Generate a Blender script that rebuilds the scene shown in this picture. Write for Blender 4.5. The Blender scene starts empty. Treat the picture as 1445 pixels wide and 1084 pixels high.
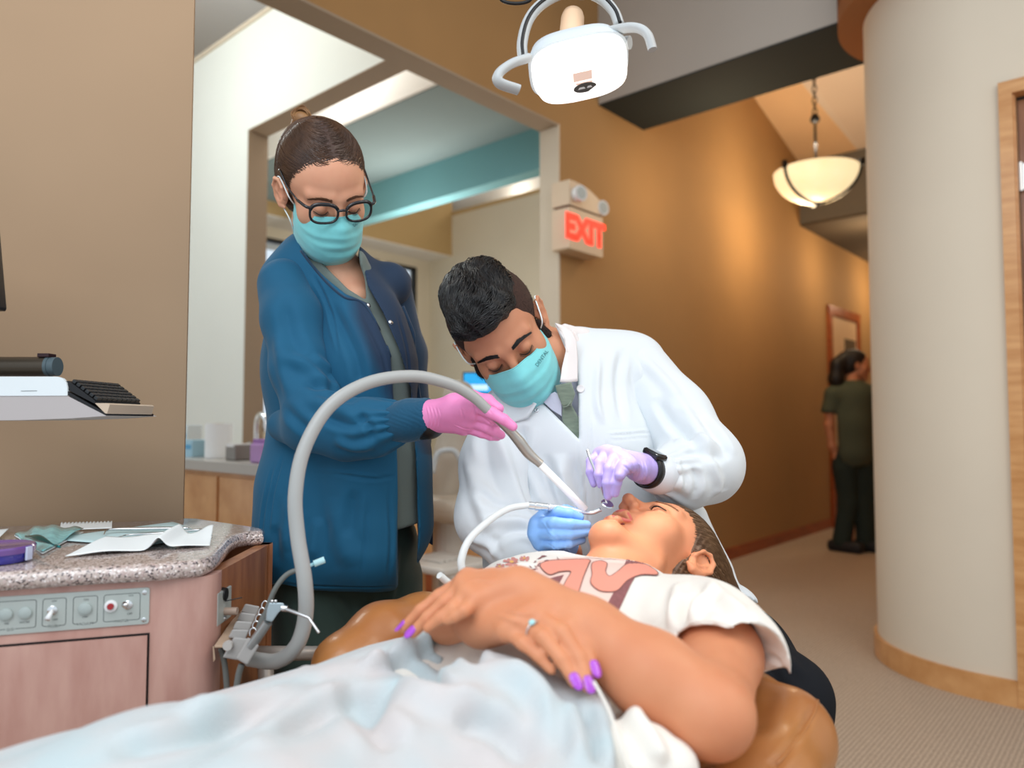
import bpy, bmesh, math, random
import numpy as np
from mathutils import Vector, Matrix
from mathutils.bvhtree import BVHTree
F32 = np.float32
FPX = 1040.0
CAMZ = 1.05
PITCH = math.radians(2.86)
HS = 1.0            # resolution multiplier of the sculpted bodies
col = bpy.context.scene.collection
cp, sp = math.cos(PITCH), math.sin(PITCH)

def P(px, py, Y):
    """the point of the room seen at picture point (px,py) at the distance Y ahead of the camera"""
    x = (px - 722.5) / FPX
    v = -(py - 542.0) / FPX
    dy = cp - v * sp
    dz = sp + v * cp
    s = Y / dy
    return np.array([x * s, Y, CAMZ + dz * s])

def PZ(px, py, z):
    """the point at height z seen at (px,py)"""
    a = P(px, py, 1.0)
    t = (z - CAMZ) / (a[2] - CAMZ)
    return np.array([a[0] * t, t, z])

def proj(V):
    V = np.asarray(V)
    x = V[..., 0]; y = V[..., 1]; z = V[..., 2] - CAMZ
    d = y * cp + z * sp
    u = -y * sp + z * cp
    d = np.maximum(d, 1e-3)
    return 722.5 + FPX * x / d, 542.0 - FPX * u / d

def R_(px, Y):
    return px * Y / FPX

# ---------------------------------------------------------------- materials
def mat(name, color, rough=0.6, metal=0.0, spec=0.4, bump=0.0, bscale=200.0, var=0.0, vscale=8.0, col2=None, sss=0.0,
        sssr=(1.0, 0.35, 0.2), coat=0.0, trans=0.0, emit=None, estr=0.0, sheen=0.0, alpha=1.0, vcol=None, stretch=(1, 1, 1), detail=3.0, ior=1.45, thr=None):
    m = bpy.data.materials.new(name); m.use_nodes = True
    nt = m.node_tree; N = nt.nodes; L = nt.links
    b = N['Principled BSDF']
    I = b.inputs
    c = tuple(color) + (1.0,)
    I['Base Color'].default_value = c
    I['Roughness'].default_value = rough; I['Metallic'].default_value = metal
    I['Specular IOR Level'].default_value = spec; I['IOR'].default_value = ior
    I['Subsurface Weight'].default_value = sss
    if sss:
        I['Subsurface Radius'].default_value = sssr; I['Subsurface Scale'].default_value = 0.008
    I['Coat Weight'].default_value = coat; I['Coat Roughness'].default_value = 0.1
    I['Transmission Weight'].default_value = trans
    I['Sheen Weight'].default_value = sheen
    I['Alpha'].default_value = alpha
    if emit is not None:
        I['Emission Color'].default_value = tuple(emit) + (1,); I['Emission Strength'].default_value = estr
    tc = N.new('ShaderNodeTexCoord'); mp = N.new('ShaderNodeMapping')
    mp.inputs['Scale'].default_value = stretch
    L.new(tc.outputs['Object'], mp.inputs['Vector'])
    src = None
    if vcol:
        at = N.new('ShaderNodeAttribute'); at.attribute_name = vcol
        src = at.outputs['Color']
    if var > 0 or col2 is not None:
        nz = N.new('ShaderNodeTexNoise'); nz.inputs['Scale'].default_value = vscale; nz.inputs['Detail'].default_value = detail
        L.new(mp.outputs[0], nz.inputs['Vector'])
        rp = N.new('ShaderNodeValToRGB')
        a0, a1 = thr if thr else (0.3, 0.7)
        rp.color_ramp.elements[0].position = a0; rp.color_ramp.elements[1].position = a1
        if col2 is None:
            rp.color_ramp.elements[0].color = tuple(max(0, x * (1 - var)) for x in color) + (1,)
            rp.color_ramp.elements[1].color = tuple(min(1, x * (1 + var)) for x in color) + (1,)
        else:
            rp.color_ramp.elements[0].color = c; rp.color_ramp.elements[1].color = tuple(col2) + (1,)
        L.new(nz.outputs['Fac'], rp.inputs['Fac'])
        if src is not None:
            mx = N.new('ShaderNodeMix'); mx.data_type = 'RGBA'; mx.blend_type = 'MULTIPLY'; mx.inputs['Factor'].default_value = 1.0
            L.new(src, mx.inputs[6]); L.new(rp.outputs['Color'], mx.inputs[7]); src = mx.outputs[2]
        else:
            src = rp.outputs['Color']
    if src is not None:
        L.new(src, I['Base Color'])
    if bump > 0:
        nb = N.new('ShaderNodeTexNoise'); nb.inputs['Scale'].default_value = bscale; nb.inputs['Detail'].default_value = 4
        L.new(mp.outputs[0], nb.inputs['Vector'])
        bp = N.new('ShaderNodeBump'); bp.inputs['Strength'].default_value = bump; bp.inputs['Distance'].default_value = 0.002
        L.new(nb.outputs['Fac'], bp.inputs['Height']); L.new(bp.outputs[0], I['Normal'])
    return m

def srgb(h):
    h = h.lstrip('#')
    v = [int(h[i:i + 2], 16) / 255 for i in (0, 2, 4)]
    return tuple(x / 12.92 if x <= 0.04045 else ((x + 0.055) / 1.055) ** 2.4 for x in v)

# ---------------------------------------------------------------- tagging
def tag(o, label=None, cat=None, group=None, kind=None):
    if label: o['label'] = label
    if cat: o['category'] = cat
    if group: o['group'] = group
    if kind: o['kind'] = kind
    return o

def thing(name, loc, label, cat, group=None, rz=0.0):
    o = bpy.data.objects.new(name, None); col.objects.link(o)
    o.empty_display_size = 0.05
    o.location = loc; o.rotation_euler = (0, 0, rz)
    bpy.context.view_layer.update()
    return tag(o, label, cat, group)

def meshobj(name, V, Fc, m, parent=None, smooth=True, world=True):
    me = bpy.data.meshes.new(name)
    V = np.asarray(V, dtype=np.float32)
    if isinstance(Fc, np.ndarray):
        me.vertices.add(len(V)); me.vertices.foreach_set('co', V.ravel())
        n = len(Fc); k = Fc.shape[1]
        me.loops.add(n * k); me.loops.foreach_set('vertex_index', Fc.astype(np.int32).ravel())
        me.polygons.add(n); me.polygons.foreach_set('loop_start', np.arange(0, n * k, k, dtype=np.int32))
        me.update(calc_edges=True)
    else:
        me.from_pydata([tuple(map(float, v)) for v in V], [], [list(map(int, f)) for f in Fc])
    me.validate()
    me.polygons.foreach_set('use_smooth', np.full(len(me.polygons), smooth, dtype=bool))
    if m is not None: me.materials.append(m)
    o = bpy.data.objects.new(name, me); col.objects.link(o)
    if parent is not None:
        o.parent = parent
        if world: o.matrix_parent_inverse = parent.matrix_world.inverted()
    return o

def struct(o, name=None):
    o['kind'] = 'structure'
    return o

class MB:
    """collects shapes into one mesh"""
    def __init__(s): s.V = []; s.F = []
    def add(s, V, Fc):
        n = len(s.V); s.V += [tuple(map(float, v)) for v in V]; s.F += [tuple(int(i) + n for i in f) for f in Fc]; return s
    def box(s, c, size, R=None, bev=0.0):
        c = np.array(c, float); h = np.array(size, float) / 2
        R = np.eye(3) if R is None else np.asarray(R)
        if bev <= 0:
            q = [(-1,-1,-1),(1,-1,-1),(1,1,-1),(-1,1,-1),(-1,-1,1),(1,-1,1),(1,1,1),(-1,1,1)]
            V = [c + R @ (np.array(a) * h) for a in q]
            return s.add(V, [(0,3,2,1),(4,5,6,7),(0,1,5,4),(1,2,6,5),(2,3,7,6),(3,0,4,7)])
        bm = bmesh.new(); bmesh.ops.create_cube(bm, size=1.0)
        for v in bm.verts: v.co = Vector((v.co.x * size[0], v.co.y * size[1], v.co.z * size[2]))
        bmesh.ops.bevel(bm, geom=list(bm.edges), offset=bev, segments=3, affect='EDGES', profile=0.5)
        V = [c + R @ np.array(v.co) for v in bm.verts]; bm.verts.index_update()
        Fc = [[v.index for v in f.verts] for f in bm.faces]; bm.free()
        return s.add(V, Fc)
    def tube(s, pts, r, n=12, cap=True, flat=1.0):
        pts = [np.array(p, float) for p in pts]
        rs = r if hasattr(r, '__len__') else [r] * len(pts)
        up = np.array([0, 0, 1.0]); prev = None; V = []; Fc = []
        for i, p in enumerate(pts):
            t = pts[min(i + 1, len(pts) - 1)] - pts[max(i - 1, 0)]; t /= (np.linalg.norm(t) + 1e-12)
            if prev is None:
                a = np.cross(t, up)
                if np.linalg.norm(a) < 1e-3: a = np.cross(t, np.array([1.0, 0, 0]))
            else:
                a = prev - t * (prev @ t)
            a /= np.linalg.norm(a); prev = a; b = np.cross(t, a)
            for k in range(n):
                an = 2 * math.pi * k / n
                V.append(p + rs[i] * (a * math.cos(an) + b * math.sin(an) * flat))
        for i in range(len(pts) - 1):
            for k in range(n):
                k2 = (k + 1) % n
                Fc.append((i * n + k, i * n + k2, (i + 1) * n + k2, (i + 1) * n + k))
        if cap:
            Fc.append(tuple(range(n))[::-1]); Fc.append(tuple((len(pts) - 1) * n + k for k in range(n)))
        return s.add(V, Fc)
    def prism(s, poly, z0, z1, fr=None):
        """poly of (x,y) extruded z0..z1 in frame fr(origin, ex, ey, ez)"""
        o, ex, ey, ez = fr if fr else (np.zeros(3), np.array([1., 0, 0]), np.array([0, 1., 0]), np.array([0, 0, 1.]))
        n = len(poly)
        V = [o + ex * a + ey * b + ez * z0 for a, b in poly] + [o + ex * a + ey * b + ez * z1 for a, b in poly]
        Fc = [tuple(range(n))[::-1], tuple(range(n, 2 * n))] + [(i, (i + 1) % n, n + (i + 1) % n, n + i) for i in range(n)]
        return s.add(V, Fc)
    def lathe(s, prof, c, ax=(0, 0, 1), n=32, ang=(0, 2 * math.pi)):
        ax = np.array(ax, float); ax /= np.linalg.norm(ax)
        a = np.cross(ax, [0, 1, 0]); a = a if np.linalg.norm(a) > 1e-3 else np.cross(ax, [1, 0, 0]); a /= np.linalg.norm(a); b = np.cross(ax, a)
        c = np.array(c, float); V = []; Fc = []
        full = abs(ang[1] - ang[0] - 2 * math.pi) < 1e-6; m = n if full else n + 1
        for r, z in prof:
            for k in range(m):
                t = ang[0] + (ang[1] - ang[0]) * k / n
                V.append(c + ax * z + r * (a * math.cos(t) + b * math.sin(t)))
        for i in range(len(prof) - 1):
            for k in range(n):
                k2 = (k + 1) % m if full else k + 1
                Fc.append((i * m + k, i * m + k2, (i + 1) * m + k2, (i + 1) * m + k))
        return s.add(V, Fc)
    def build(s, name, m, parent=None, smooth=False, fix=True, auto=None):
        o = meshobj(name, s.V, s.F, m, parent, smooth)
        if fix:
            bm = bmesh.new(); bm.from_mesh(o.data); bmesh.ops.recalc_face_normals(bm, faces=bm.faces); bm.to_mesh(o.data); bm.free()
        if auto is not None:
            o.data.set_sharp_from_angle(angle=math.radians(auto))
        return o

def bez(pts, n=24):
    """Catmull-Rom through the points"""
    pts = [np.array(p, float) for p in pts]
    if len(pts) < 3:
        return [pts[0] + (pts[-1] - pts[0]) * t for t in np.linspace(0, 1, n)]
    q = [2 * pts[0] - pts[1]] + pts + [2 * pts[-1] - pts[-2]]
    out = []; m = len(pts) - 1; per = max(2, n // m)
    for i in range(m):
        p0, p1, p2, p3 = q[i:i + 4]
        for t in np.linspace(0, 1, per, endpoint=False):
            out.append(0.5 * (2 * p1 + (p2 - p0) * t + (2 * p0 - 5 * p1 + 4 * p2 - p3) * t * t + (3 * p1 - p0 - 3 * p2 + p3) * t ** 3))
    out.append(pts[-1]); return out

# ---------------------------------------------------------------- signed distance sculpting
def rot(ax, deg):
    return np.array(Matrix.Rotation(math.radians(deg), 3, ax))

class Xf:
    """rigid frame: world = o + M @ local"""
    def __init__(s, o, M): s.o = np.asarray(o, float); s.M = np.asarray(M, float)
    def __call__(s, p): return s.o + s.M @ np.asarray(p, float)
ID = Xf((0, 0, 0), np.eye(3))

class S:
    def __init__(s): s.ops = []
    def cone(s, a, ra, b, rb, k=0.01, sub=False):
        a = np.asarray(a, float); b = np.asarray(b, float); R = max(ra, rb)
        lo = np.minimum(a, b) - R; hi = np.maximum(a, b) + R
        def f(X, Y, Z):
            d = b - a; L = float(d @ d) + 1e-12
            t = np.clip(((X - a[0]) * d[0] + (Y - a[1]) * d[1] + (Z - a[2]) * d[2]) / L, 0, 1)
            return np.sqrt((X - a[0] - t * d[0]) ** 2 + (Y - a[1] - t * d[1]) ** 2 + (Z - a[2] - t * d[2]) ** 2) - (ra + (rb - ra) * t)
        s.ops.append((f, lo, hi, k, sub)); return s
    def ball(s, c, r, k=0.01, sub=False):
        return s.cone(c, r, np.asarray(c, float) + 1e-5, r, k, sub)
    def chain(s, pts, rs, k=0.01, kin=None, sub=False):
        for i in range(len(pts) - 1):
            s.cone(pts[i], rs[i], pts[i + 1], rs[i + 1], k if i == 0 or kin is None else kin, sub)
        return s
    def ell(s, c, r, M=None, k=0.01, sub=False):
        c = np.asarray(c, float); r = np.asarray(r, float); M = np.eye(3) if M is None else np.asarray(M)
        ext = np.sqrt(((M * r[None, :]) ** 2).sum(1)); lo = c - ext; hi = c + ext
        def f(X, Y, Z):
            x, y, z = X - c[0], Y - c[1], Z - c[2]
            u = (M[0, 0] * x + M[1, 0] * y + M[2, 0] * z); v = (M[0, 1] * x + M[1, 1] * y + M[2, 1] * z); w = (M[0, 2] * x + M[1, 2] * y + M[2, 2] * z)
            k0 = np.sqrt((u / r[0]) ** 2 + (v / r[1]) ** 2 + (w / r[2]) ** 2)
            k1 = np.sqrt((u / r[0] ** 2) ** 2 + (v / r[1] ** 2) ** 2 + (w / r[2] ** 2) ** 2)
            return np.where(k0 < 0.05, -r.min(), k0 * (k0 - 1) / np.maximum(k1, 1e-6))
        s.ops.append((f, lo, hi, k, sub)); return s
    def fn(s, f, lo, hi, k=0.004, sub=False):
        s.ops.append((f, np.asarray(lo, float), np.asarray(hi, float), k, sub)); return s
    def box(s, c, h, M=None, rad=0.005, k=0.004, sub=False):
        c = np.asarray(c, float); h = np.asarray(h, float); M = np.eye(3) if M is None else np.asarray(M)
        ext = np.abs(M) @ h; lo = c - ext; hi = c + ext
        def f(X, Y, Z):
            x, y, z = X - c[0], Y - c[1], Z - c[2]
            u = abs(M[0, 0] * x + M[1, 0] * y + M[2, 0] * z) - h[0] + rad; v = abs(M[0, 1] * x + M[1, 1] * y + M[2, 1] * z) - h[1] + rad; w = abs(M[0, 2] * x + M[1, 2] * y + M[2, 2] * z) - h[2] + rad
            return np.sqrt(np.maximum(u, 0) ** 2 + np.maximum(v, 0) ** 2 + np.maximum(w, 0) ** 2) + np.minimum(np.maximum(u, np.maximum(v, w)), 0) - rad
        s.ops.append((f, lo, hi, k, sub)); return s
    def copy(s):
        t = S(); t.ops = list(s.ops); return t
    def plus(s, o): s.ops += o.ops; return s
    def grid(s, h, lo=None, hi=None, off=0.0):
        add = [o for o in s.ops if not o[4]]
        L = np.min([o[1] for o in add], axis=0) - 0.02 - off; H = np.max([o[2] for o in add], axis=0) + 0.02 + off
        if lo is not None: L = np.maximum(L, lo)
        if hi is not None: H = np.minimum(H, hi)
        n = np.ceil((H - L) / h).astype(int) + 1
        ax = [(L[i] + h * np.arange(n[i])).astype(F32) for i in range(3)]
        G = np.full(n, 0.08, dtype=F32)
        for f, a, b, k, sub in s.ops:
            pad = k + 3 * h + 0.006 + max(0, off)
            i0 = np.maximum(((a - pad - L) / h).astype(int), 0); i1 = np.minimum(((b + pad - L) / h).astype(int) + 2, n)
            if (i1 <= i0).any(): continue
            sl = tuple(slice(i0[j], i1[j]) for j in range(3))
            d = f(ax[0][sl[0]][:, None, None], ax[1][sl[1]][None, :, None], ax[2][sl[2]][None, None, :]).astype(F32)
            g = G[sl]
            if sub:
                d = -d
                G[sl] = np.maximum(g, d) + (np.maximum(k - np.abs(g - d), 0) ** 2 / (4 * k) if k > 0 else 0)
            else:
                G[sl] = np.minimum(g, d) - (np.maximum(k - np.abs(g - d), 0) ** 2 / (4 * k) if k > 0 else 0)
        return G - F32(off), L
    def mesh(s, h, off=0.0, lo=None, hi=None):
        h = h * HS
        G, L = s.grid(h, lo, hi, off)
        V, Q = nets(G)
        return V * h + L, Q

def nets(G):
    """surface nets"""
    ins = G < 0
    c = [ins[i:ins.shape[0] - 1 + i, j:ins.shape[1] - 1 + j, k:ins.shape[2] - 1 + k] for i in (0, 1) for j in (0, 1) for k in (0, 1)]
    al = c[0].copy(); an = c[0].copy()
    for q in c[1:]: al &= q; an |= q
    cell = an & ~al
    idx = np.argwhere(cell)
    vid = np.full(cell.shape, -1, np.int64); vid[cell] = np.arange(len(idx))
    I, J, K = idx[:, 0], idx[:, 1], idx[:, 2]
    val = {(i, j, k): G[I + i, J + j, K + k] for i in (0, 1) for j in (0, 1) for k in (0, 1)}
    acc = np.zeros((len(idx), 3)); cnt = np.zeros(len(idx))
    cs = list(val)
    for a in cs:
        for d in range(3):
            if a[d]: continue
            b = list(a); b[d] = 1; b = tuple(b)
            va, vb = val[a], val[b]
            m = (va < 0) != (vb < 0)
            t = np.where(m, va / np.where(m, va - vb, 1), 0)
            p = np.zeros((len(idx), 3)); p[:] = a; p[:, d] = t
            acc += p * m[:, None]; cnt += m
    V = idx + acc / np.maximum(cnt, 1)[:, None]
    Q = []
    for d in range(3):
        sl0 = [slice(None)] * 3; sl1 = [slice(None)] * 3
        sl0[d] = slice(0, -1); sl1[d] = slice(1, None)
        a = ins[tuple(sl0)]; b = ins[tuple(sl1)]
        e = np.argwhere(a != b)
        u, w = (d + 1) % 3, (d + 2) % 3
        e = e[(e[:, u] > 0) & (e[:, w] > 0) & (e[:, u] < G.shape[u] - 1) & (e[:, w] < G.shape[w] - 1)]
        if not len(e): continue
        fl = a[tuple(e.T)]
        def g(du, dw):
            q = e.copy(); q[:, u] += du; q[:, w] += dw; return vid[tuple(q.T)]
        q = np.stack([g(-1, -1), g(0, -1), g(0, 0), g(-1, 0)], 1)
        q[~fl] = q[~fl][:, ::-1]
        Q.append(q)
    return V, np.concatenate(Q)

def normals(V, Q):
    n = np.cross(V[Q[:, 2]] - V[Q[:, 0]], V[Q[:, 3]] - V[Q[:, 1]])
    N = np.zeros_like(V)
    for k in range(4): 
        for a in range(3): N[:, a] += np.bincount(Q[:, k], weights=n[:, a], minlength=len(V))
    return N / (np.linalg.norm(N, axis=1)[:, None] + 1e-12)

def relax(V, Q, it=2, lam=0.5, mask=None):
    for _ in range(it):
        A = np.zeros_like(V); C = np.zeros(len(V))
        for k in range(4):
            for o in (1, 3):
                j = Q[:, (k + o) % 4]
                for a in range(3): A[:, a] += np.bincount(Q[:, k], weights=V[j, a], minlength=len(V))
                C += np.bincount(Q[:, k], minlength=len(V))
        D = A / np.maximum(C, 1)[:, None] - V
        if mask is not None: D *= mask[:, None]
        V = V + lam * D
    return V

def wob(V, f, seed=0, n=6, st=(1, 1, 1)):
    r = np.random.RandomState(seed); out = np.zeros(len(V))
    for i in range(n):
        d = r.randn(3); d /= np.linalg.norm(d); d = d * np.array(st)
        w = f * (0.6 + 1.1 * r.rand()); ph = r.rand() * 6.28
        ph2 = np.sin(V @ (r.randn(3) * f * 0.4) + r.rand() * 6) * 1.2
        out += np.sin(V @ d * w + ph + ph2)
    return out / n

def bvh(V, Q): return BVHTree.FromPolygons([tuple(v) for v in V], [tuple(q) for q in Q])
CAM = Vector((0, 0, CAMZ))
def hit(tree, px, py):
    d = Vector(P(px, py, 1.0)) - CAM; d.normalize()
    l, n, i, t = tree.ray_cast(CAM, d)
    return (np.array(l), np.array(n)) if l is not None else (None, None)

def seg_dist(V, A, B):
    d = B - A; t = np.clip(((V - A) @ d) / (d @ d + 1e-12), 0, 1)
    return np.linalg.norm(V - A - t[:, None] * d, axis=1), t

def folds(V, Q, strokes, tree=None):
    """strokes: (points[(px,py)..], width m, amp m): raised (+) or sunk (-) creases laid on the surface"""
    tree = tree or bvh(V, Q); N = normals(V, Q); D = np.zeros(len(V))
    for pts, w, amp in strokes:
        pp = bez([(a, b, 0) for a, b in pts], max(6, 5 * len(pts)))
        q = [hit(tree, p[0], p[1])[0] for p in pp]; q = [x for x in q if x is not None]
        if len(q) < 2: continue
        lo = np.min(q, 0) - 3 * w; hi = np.max(q, 0) + 3 * w
        m = np.where(((V > lo) & (V < hi)).all(1))[0]
        if not len(m): continue
        best = np.full(len(m), 9.0); bt = np.zeros(len(m)); n = len(q) - 1
        for i in range(n):
            d, t = seg_dist(V[m], q[i], q[i + 1]); k = d < best; best[k] = d[k]; bt[k] = (i + t[k]) / n
        env = np.clip(np.sin(np.clip(bt, 0, 1) * math.pi) * 1.6, 0, 1)
        g = np.exp(-(best / w) ** 2) - 0.35 * np.exp(-((best - 1.7 * w) / (0.9 * w)) ** 2)
        D[m] += amp * g * env
    return V + N * D[:, None]

def sdf_obj(name, s, h, m, parent=None, rel=1, strokes=None, noise=None, post=None, off=0.0, lo=None, hi=None):
    V, Q = s.mesh(h, off, lo, hi)
    V = relax(V, Q, rel)
    if noise:
        N = normals(V, Q)
        for amp, f, sd, st in noise: V = V + N * (amp * wob(V, f, sd, 6, st))[:, None]
    if strokes: V = folds(V, Q, strokes)
    if post: V, Q = post(V, Q)
    o = meshobj(name, V, Q, m, parent)
    return o, V, Q

def inpoly(px, py, poly):
    px = np.asarray(px); py = np.asarray(py); c = np.zeros(px.shape, bool); n = len(poly)
    for i in range(n):
        x1, y1 = poly[i]; x2, y2 = poly[(i + 1) % n]
        if y1 == y2: continue
        c ^= ((y1 > py) != (y2 > py)) & (px < (x2 - x1) * (py - y1) / (y2 - y1) + x1)
    return c

def poly_sd(px, py, poly):
    d = np.full(np.broadcast(px, py).shape, 1e9); n = len(poly)
    for i in range(n):
        x1, y1 = poly[i]; x2, y2 = poly[(i + 1) % n]
        ex, ey = x2 - x1, y2 - y1
        t = np.clip(((px - x1) * ex + (py - y1) * ey) / (ex * ex + ey * ey + 1e-9), 0, 1)
        d = np.minimum(d, np.hypot(px - x1 - t * ex, py - y1 - t * ey))
    return np.where(inpoly(px, py, poly), -d, d)

def cutter(s, poly, y0, y1, k=0.002):
    """removes the wedge of space behind the outline between the distances y0 and y1"""
    c = [P(a, b, y) for a, b in poly for y in (y0, y1)]
    lo = np.min(c, 0); hi = np.max(c, 0)
    def f(X, Y, Z):
        d = Y * cp + (Z - CAMZ) * sp; u = -Y * sp + (Z - CAMZ) * cp; d = np.maximum(d, 0.05)
        px = 722.5 + FPX * X / d; py = 542 - FPX * u / d
        q = poly_sd(px, py, poly) * d / FPX
        return np.maximum(q, np.maximum(y0 - Y, Y - y1) + 0 * X)
    s.fn(f, lo, hi, k, True)

def decal(name, polys, tree, m, parent, lift=0.0006, step=0.7):
    """flat print laid on a surface: the outlines (picture points) are cut into small cells that follow the surface"""
    V = []; Fc = []
    for poly in polys:
        xs = [p[0] for p in poly]; ys = [p[1] for p in poly]
        gx = np.arange(min(xs) - step, max(xs) + 2 * step, step); gy = np.arange(min(ys) - step, max(ys) + 2 * step, step)
        GX, GY = np.meshgrid(gx, gy, indexing='ij')
        sd = poly_sd(GX, GY, poly)
        ids = {}
        # pull the outer ring of points onto the outline
        def pid(i, j):
            if (i, j) in ids: return ids[(i, j)]
            x, y = GX[i, j], GY[i, j]
            if sd[i, j] > 0:
                best = None
                for a in range(len(poly)):
                    x1, y1 = poly[a]; x2, y2 = poly[(a + 1) % len(poly)]; ex, ey = x2 - x1, y2 - y1
                    t = min(1, max(0, ((x - x1) * ex + (y - y1) * ey) / (ex * ex + ey * ey + 1e-9))); qx, qy = x1 + t * ex, y1 + t * ey
                    dd = (qx - x) ** 2 + (qy - y) ** 2
                    if best is None or dd < best[0]: best = (dd, qx, qy)
                x, y = best[1], best[2]
            l, n = hit(tree, x, y)
            r = None
            if l is not None:
                if n @ (l - np.array(CAM)) > 0: n = -n
                V.append(l + n * lift); r = len(V) - 1
            ids[(i, j)] = r; return r
        for i in range(len(gx) - 1):
            for j in range(len(gy) - 1):
                if min(sd[i, j], sd[i + 1, j], sd[i, j + 1], sd[i + 1, j + 1]) < 0:
                    q = [pid(i, j), pid(i + 1, j), pid(i + 1, j + 1), pid(i, j + 1)]
                    if None in q: continue
                    pts = [V[a] for a in q]
                    if max(np.linalg.norm(pts[a] - pts[a - 1]) for a in range(4)) > 0.02: continue
                    Fc.append(q)
    if not Fc: return None
    return meshobj(name, V, Fc, m, parent)

def text_decal(name, txt, org, ex, ey, size, tree, m, parent, lift=0.0006):
    """lettering laid on a surface; org, ex, ey in picture points"""
    cu = bpy.data.curves.new('t', 'FONT'); cu.body = txt; cu.size = size; cu.align_x = 'CENTER'; cu.align_y = 'CENTER'; cu.resolution_u = 3
    o = bpy.data.objects.new('t', cu); col.objects.link(o); bpy.context.view_layer.update()
    me = bpy.data.meshes.new_from_object(o); bpy.data.objects.remove(o)
    V = []; ok = []
    for v in me.vertices:
        x = org[0] + ex[0] * v.co.x + ey[0] * v.co.y; y = org[1] + ex[1] * v.co.x + ey[1] * v.co.y
        l, n = hit(tree, x, y)
        if l is None: V.append((0, 0, 0)); ok.append(False); continue
        if n @ (l - np.array(CAM)) > 0: n = -n
        V.append(l + n * lift); ok.append(True)
    Fc = [list(p.vertices) for p in me.polygons if all(ok[i] for i in p.vertices)]
    return meshobj(name, V, Fc, m, parent, smooth=False) if Fc else None

def flat_text(mb_name, txt, o, ex, ez, size, m, parent, depth=0.0004, extr=0.0):
    """flat lettering on a plane: o origin, ex reading direction, ez up direction (unit vectors)"""
    cu = bpy.data.curves.new('t', 'FONT'); cu.body = txt; cu.size = size; cu.align_x = 'CENTER'; cu.align_y = 'CENTER'; cu.resolution_u = 4; cu.offset = extr
    ob = bpy.data.objects.new('t', cu); col.objects.link(ob); bpy.context.view_layer.update()
    me = bpy.data.meshes.new_from_object(ob); bpy.data.objects.remove(ob)
    ex = np.array(ex, float); ez = np.array(ez, float); n = np.cross(ex, ez)
    V = [np.array(o) + ex * v.co.x + ez * v.co.y + n * depth for v in me.vertices]
    return meshobj(mb_name, V, [list(p.vertices) for p in me.polygons], m, parent, smooth=False)

def strands(name, roots, step_fn, nseg, seglen, rad, m, parent, jit=0.0, seed=1, taper=True):
    """hair: each root walks along step_fn(p, i) -> next point"""
    rnd = np.random.RandomState(seed); V = []; Fc = []
    for r0 in roots:
        pts = [np.array(r0, float)]
        L = seglen * (0.7 + 0.6 * rnd.rand()); off = rnd.randn(3) * jit
        for i in range(nseg):
            q = step_fn(pts[-1], i, L, off)
            if q is None: break
            pts.append(q)
        if len(pts) < 3: continue
        base = len(V); n = len(pts); rr = rad * (0.7 + 0.6 * rnd.rand())
        prev = None
        for i, p in enumerate(pts):
            t = pts[min(i + 1, n - 1)] - pts[max(i - 1, 0)]; t = t / (np.linalg.norm(t) + 1e-9)
            a = np.cross(t, np.array([0.3, 0.2, 0.93])) if prev is None else prev - t * (prev @ t); a /= np.linalg.norm(a) + 1e-9; prev = a; b = np.cross(t, a)
            k = rr * ((0.55 + 0.45 * min(1, i / 2)) * (1 - (i / (n - 1)) ** 3 * 0.9) if taper else 1)
            for c in range(3):
                an = c * 2.094; V.append(p + k * (a * math.cos(an) + b * math.sin(an)))
        for i in range(n - 1):
            for c in range(3):
                d = (c + 1) % 3; Fc.append((base + i * 3 + c, base + i * 3 + d, base + (i + 1) * 3 + d, base + (i + 1) * 3 + c))
    return meshobj(name, V, np.array(Fc), m, parent)

def sample_surface(V, Q, n, seed=0, keep=None):
    rnd = np.random.RandomState(seed)
    c = V[Q].mean(1); ar = np.linalg.norm(np.cross(V[Q[:, 2]] - V[Q[:, 0]], V[Q[:, 3]] - V[Q[:, 1]]), axis=1)
    N = normals(V, Q)[Q[:, 0]]
    if keep is not None: ar = ar * keep(c, N)
    pr = ar / ar.sum(); i = rnd.choice(len(Q), n, p=pr)
    a, b = rnd.rand(n, 1), rnd.rand(n, 1)
    q = V[Q[i]]
    return (q[:, 0] * (1 - a) + q[:, 1] * a) * (1 - b) + (q[:, 3] * (1 - a) + q[:, 2] * a) * b, N[i]
# ================================================================ room
UP = np.array([0, 0, 1.0])
TH = math.radians(41.5)
A = np.array([math.sin(TH), math.cos(TH), 0.0])          # along the corridor
B = np.array([-math.cos(TH), math.sin(TH), 0.0])         # across it, to the left
def PL(px, py, p0, n):
    d = P(px, py, 1.0) - np.array(CAM); o = np.array(CAM)
    t = ((p0 - o) @ n) / (d @ n)
    return o + d * t

def wood(name, c1, c2, rough=0.35, sc=(1, 1, 12), coat=0.2, nscale=3.0, bump=0.05):
    m = mat(name, c1, rough=rough, coat=coat, col2=c2, vscale=nscale, stretch=sc, detail=6, thr=(0.35, 0.68), bump=bump, bscale=30)
    return m

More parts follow.
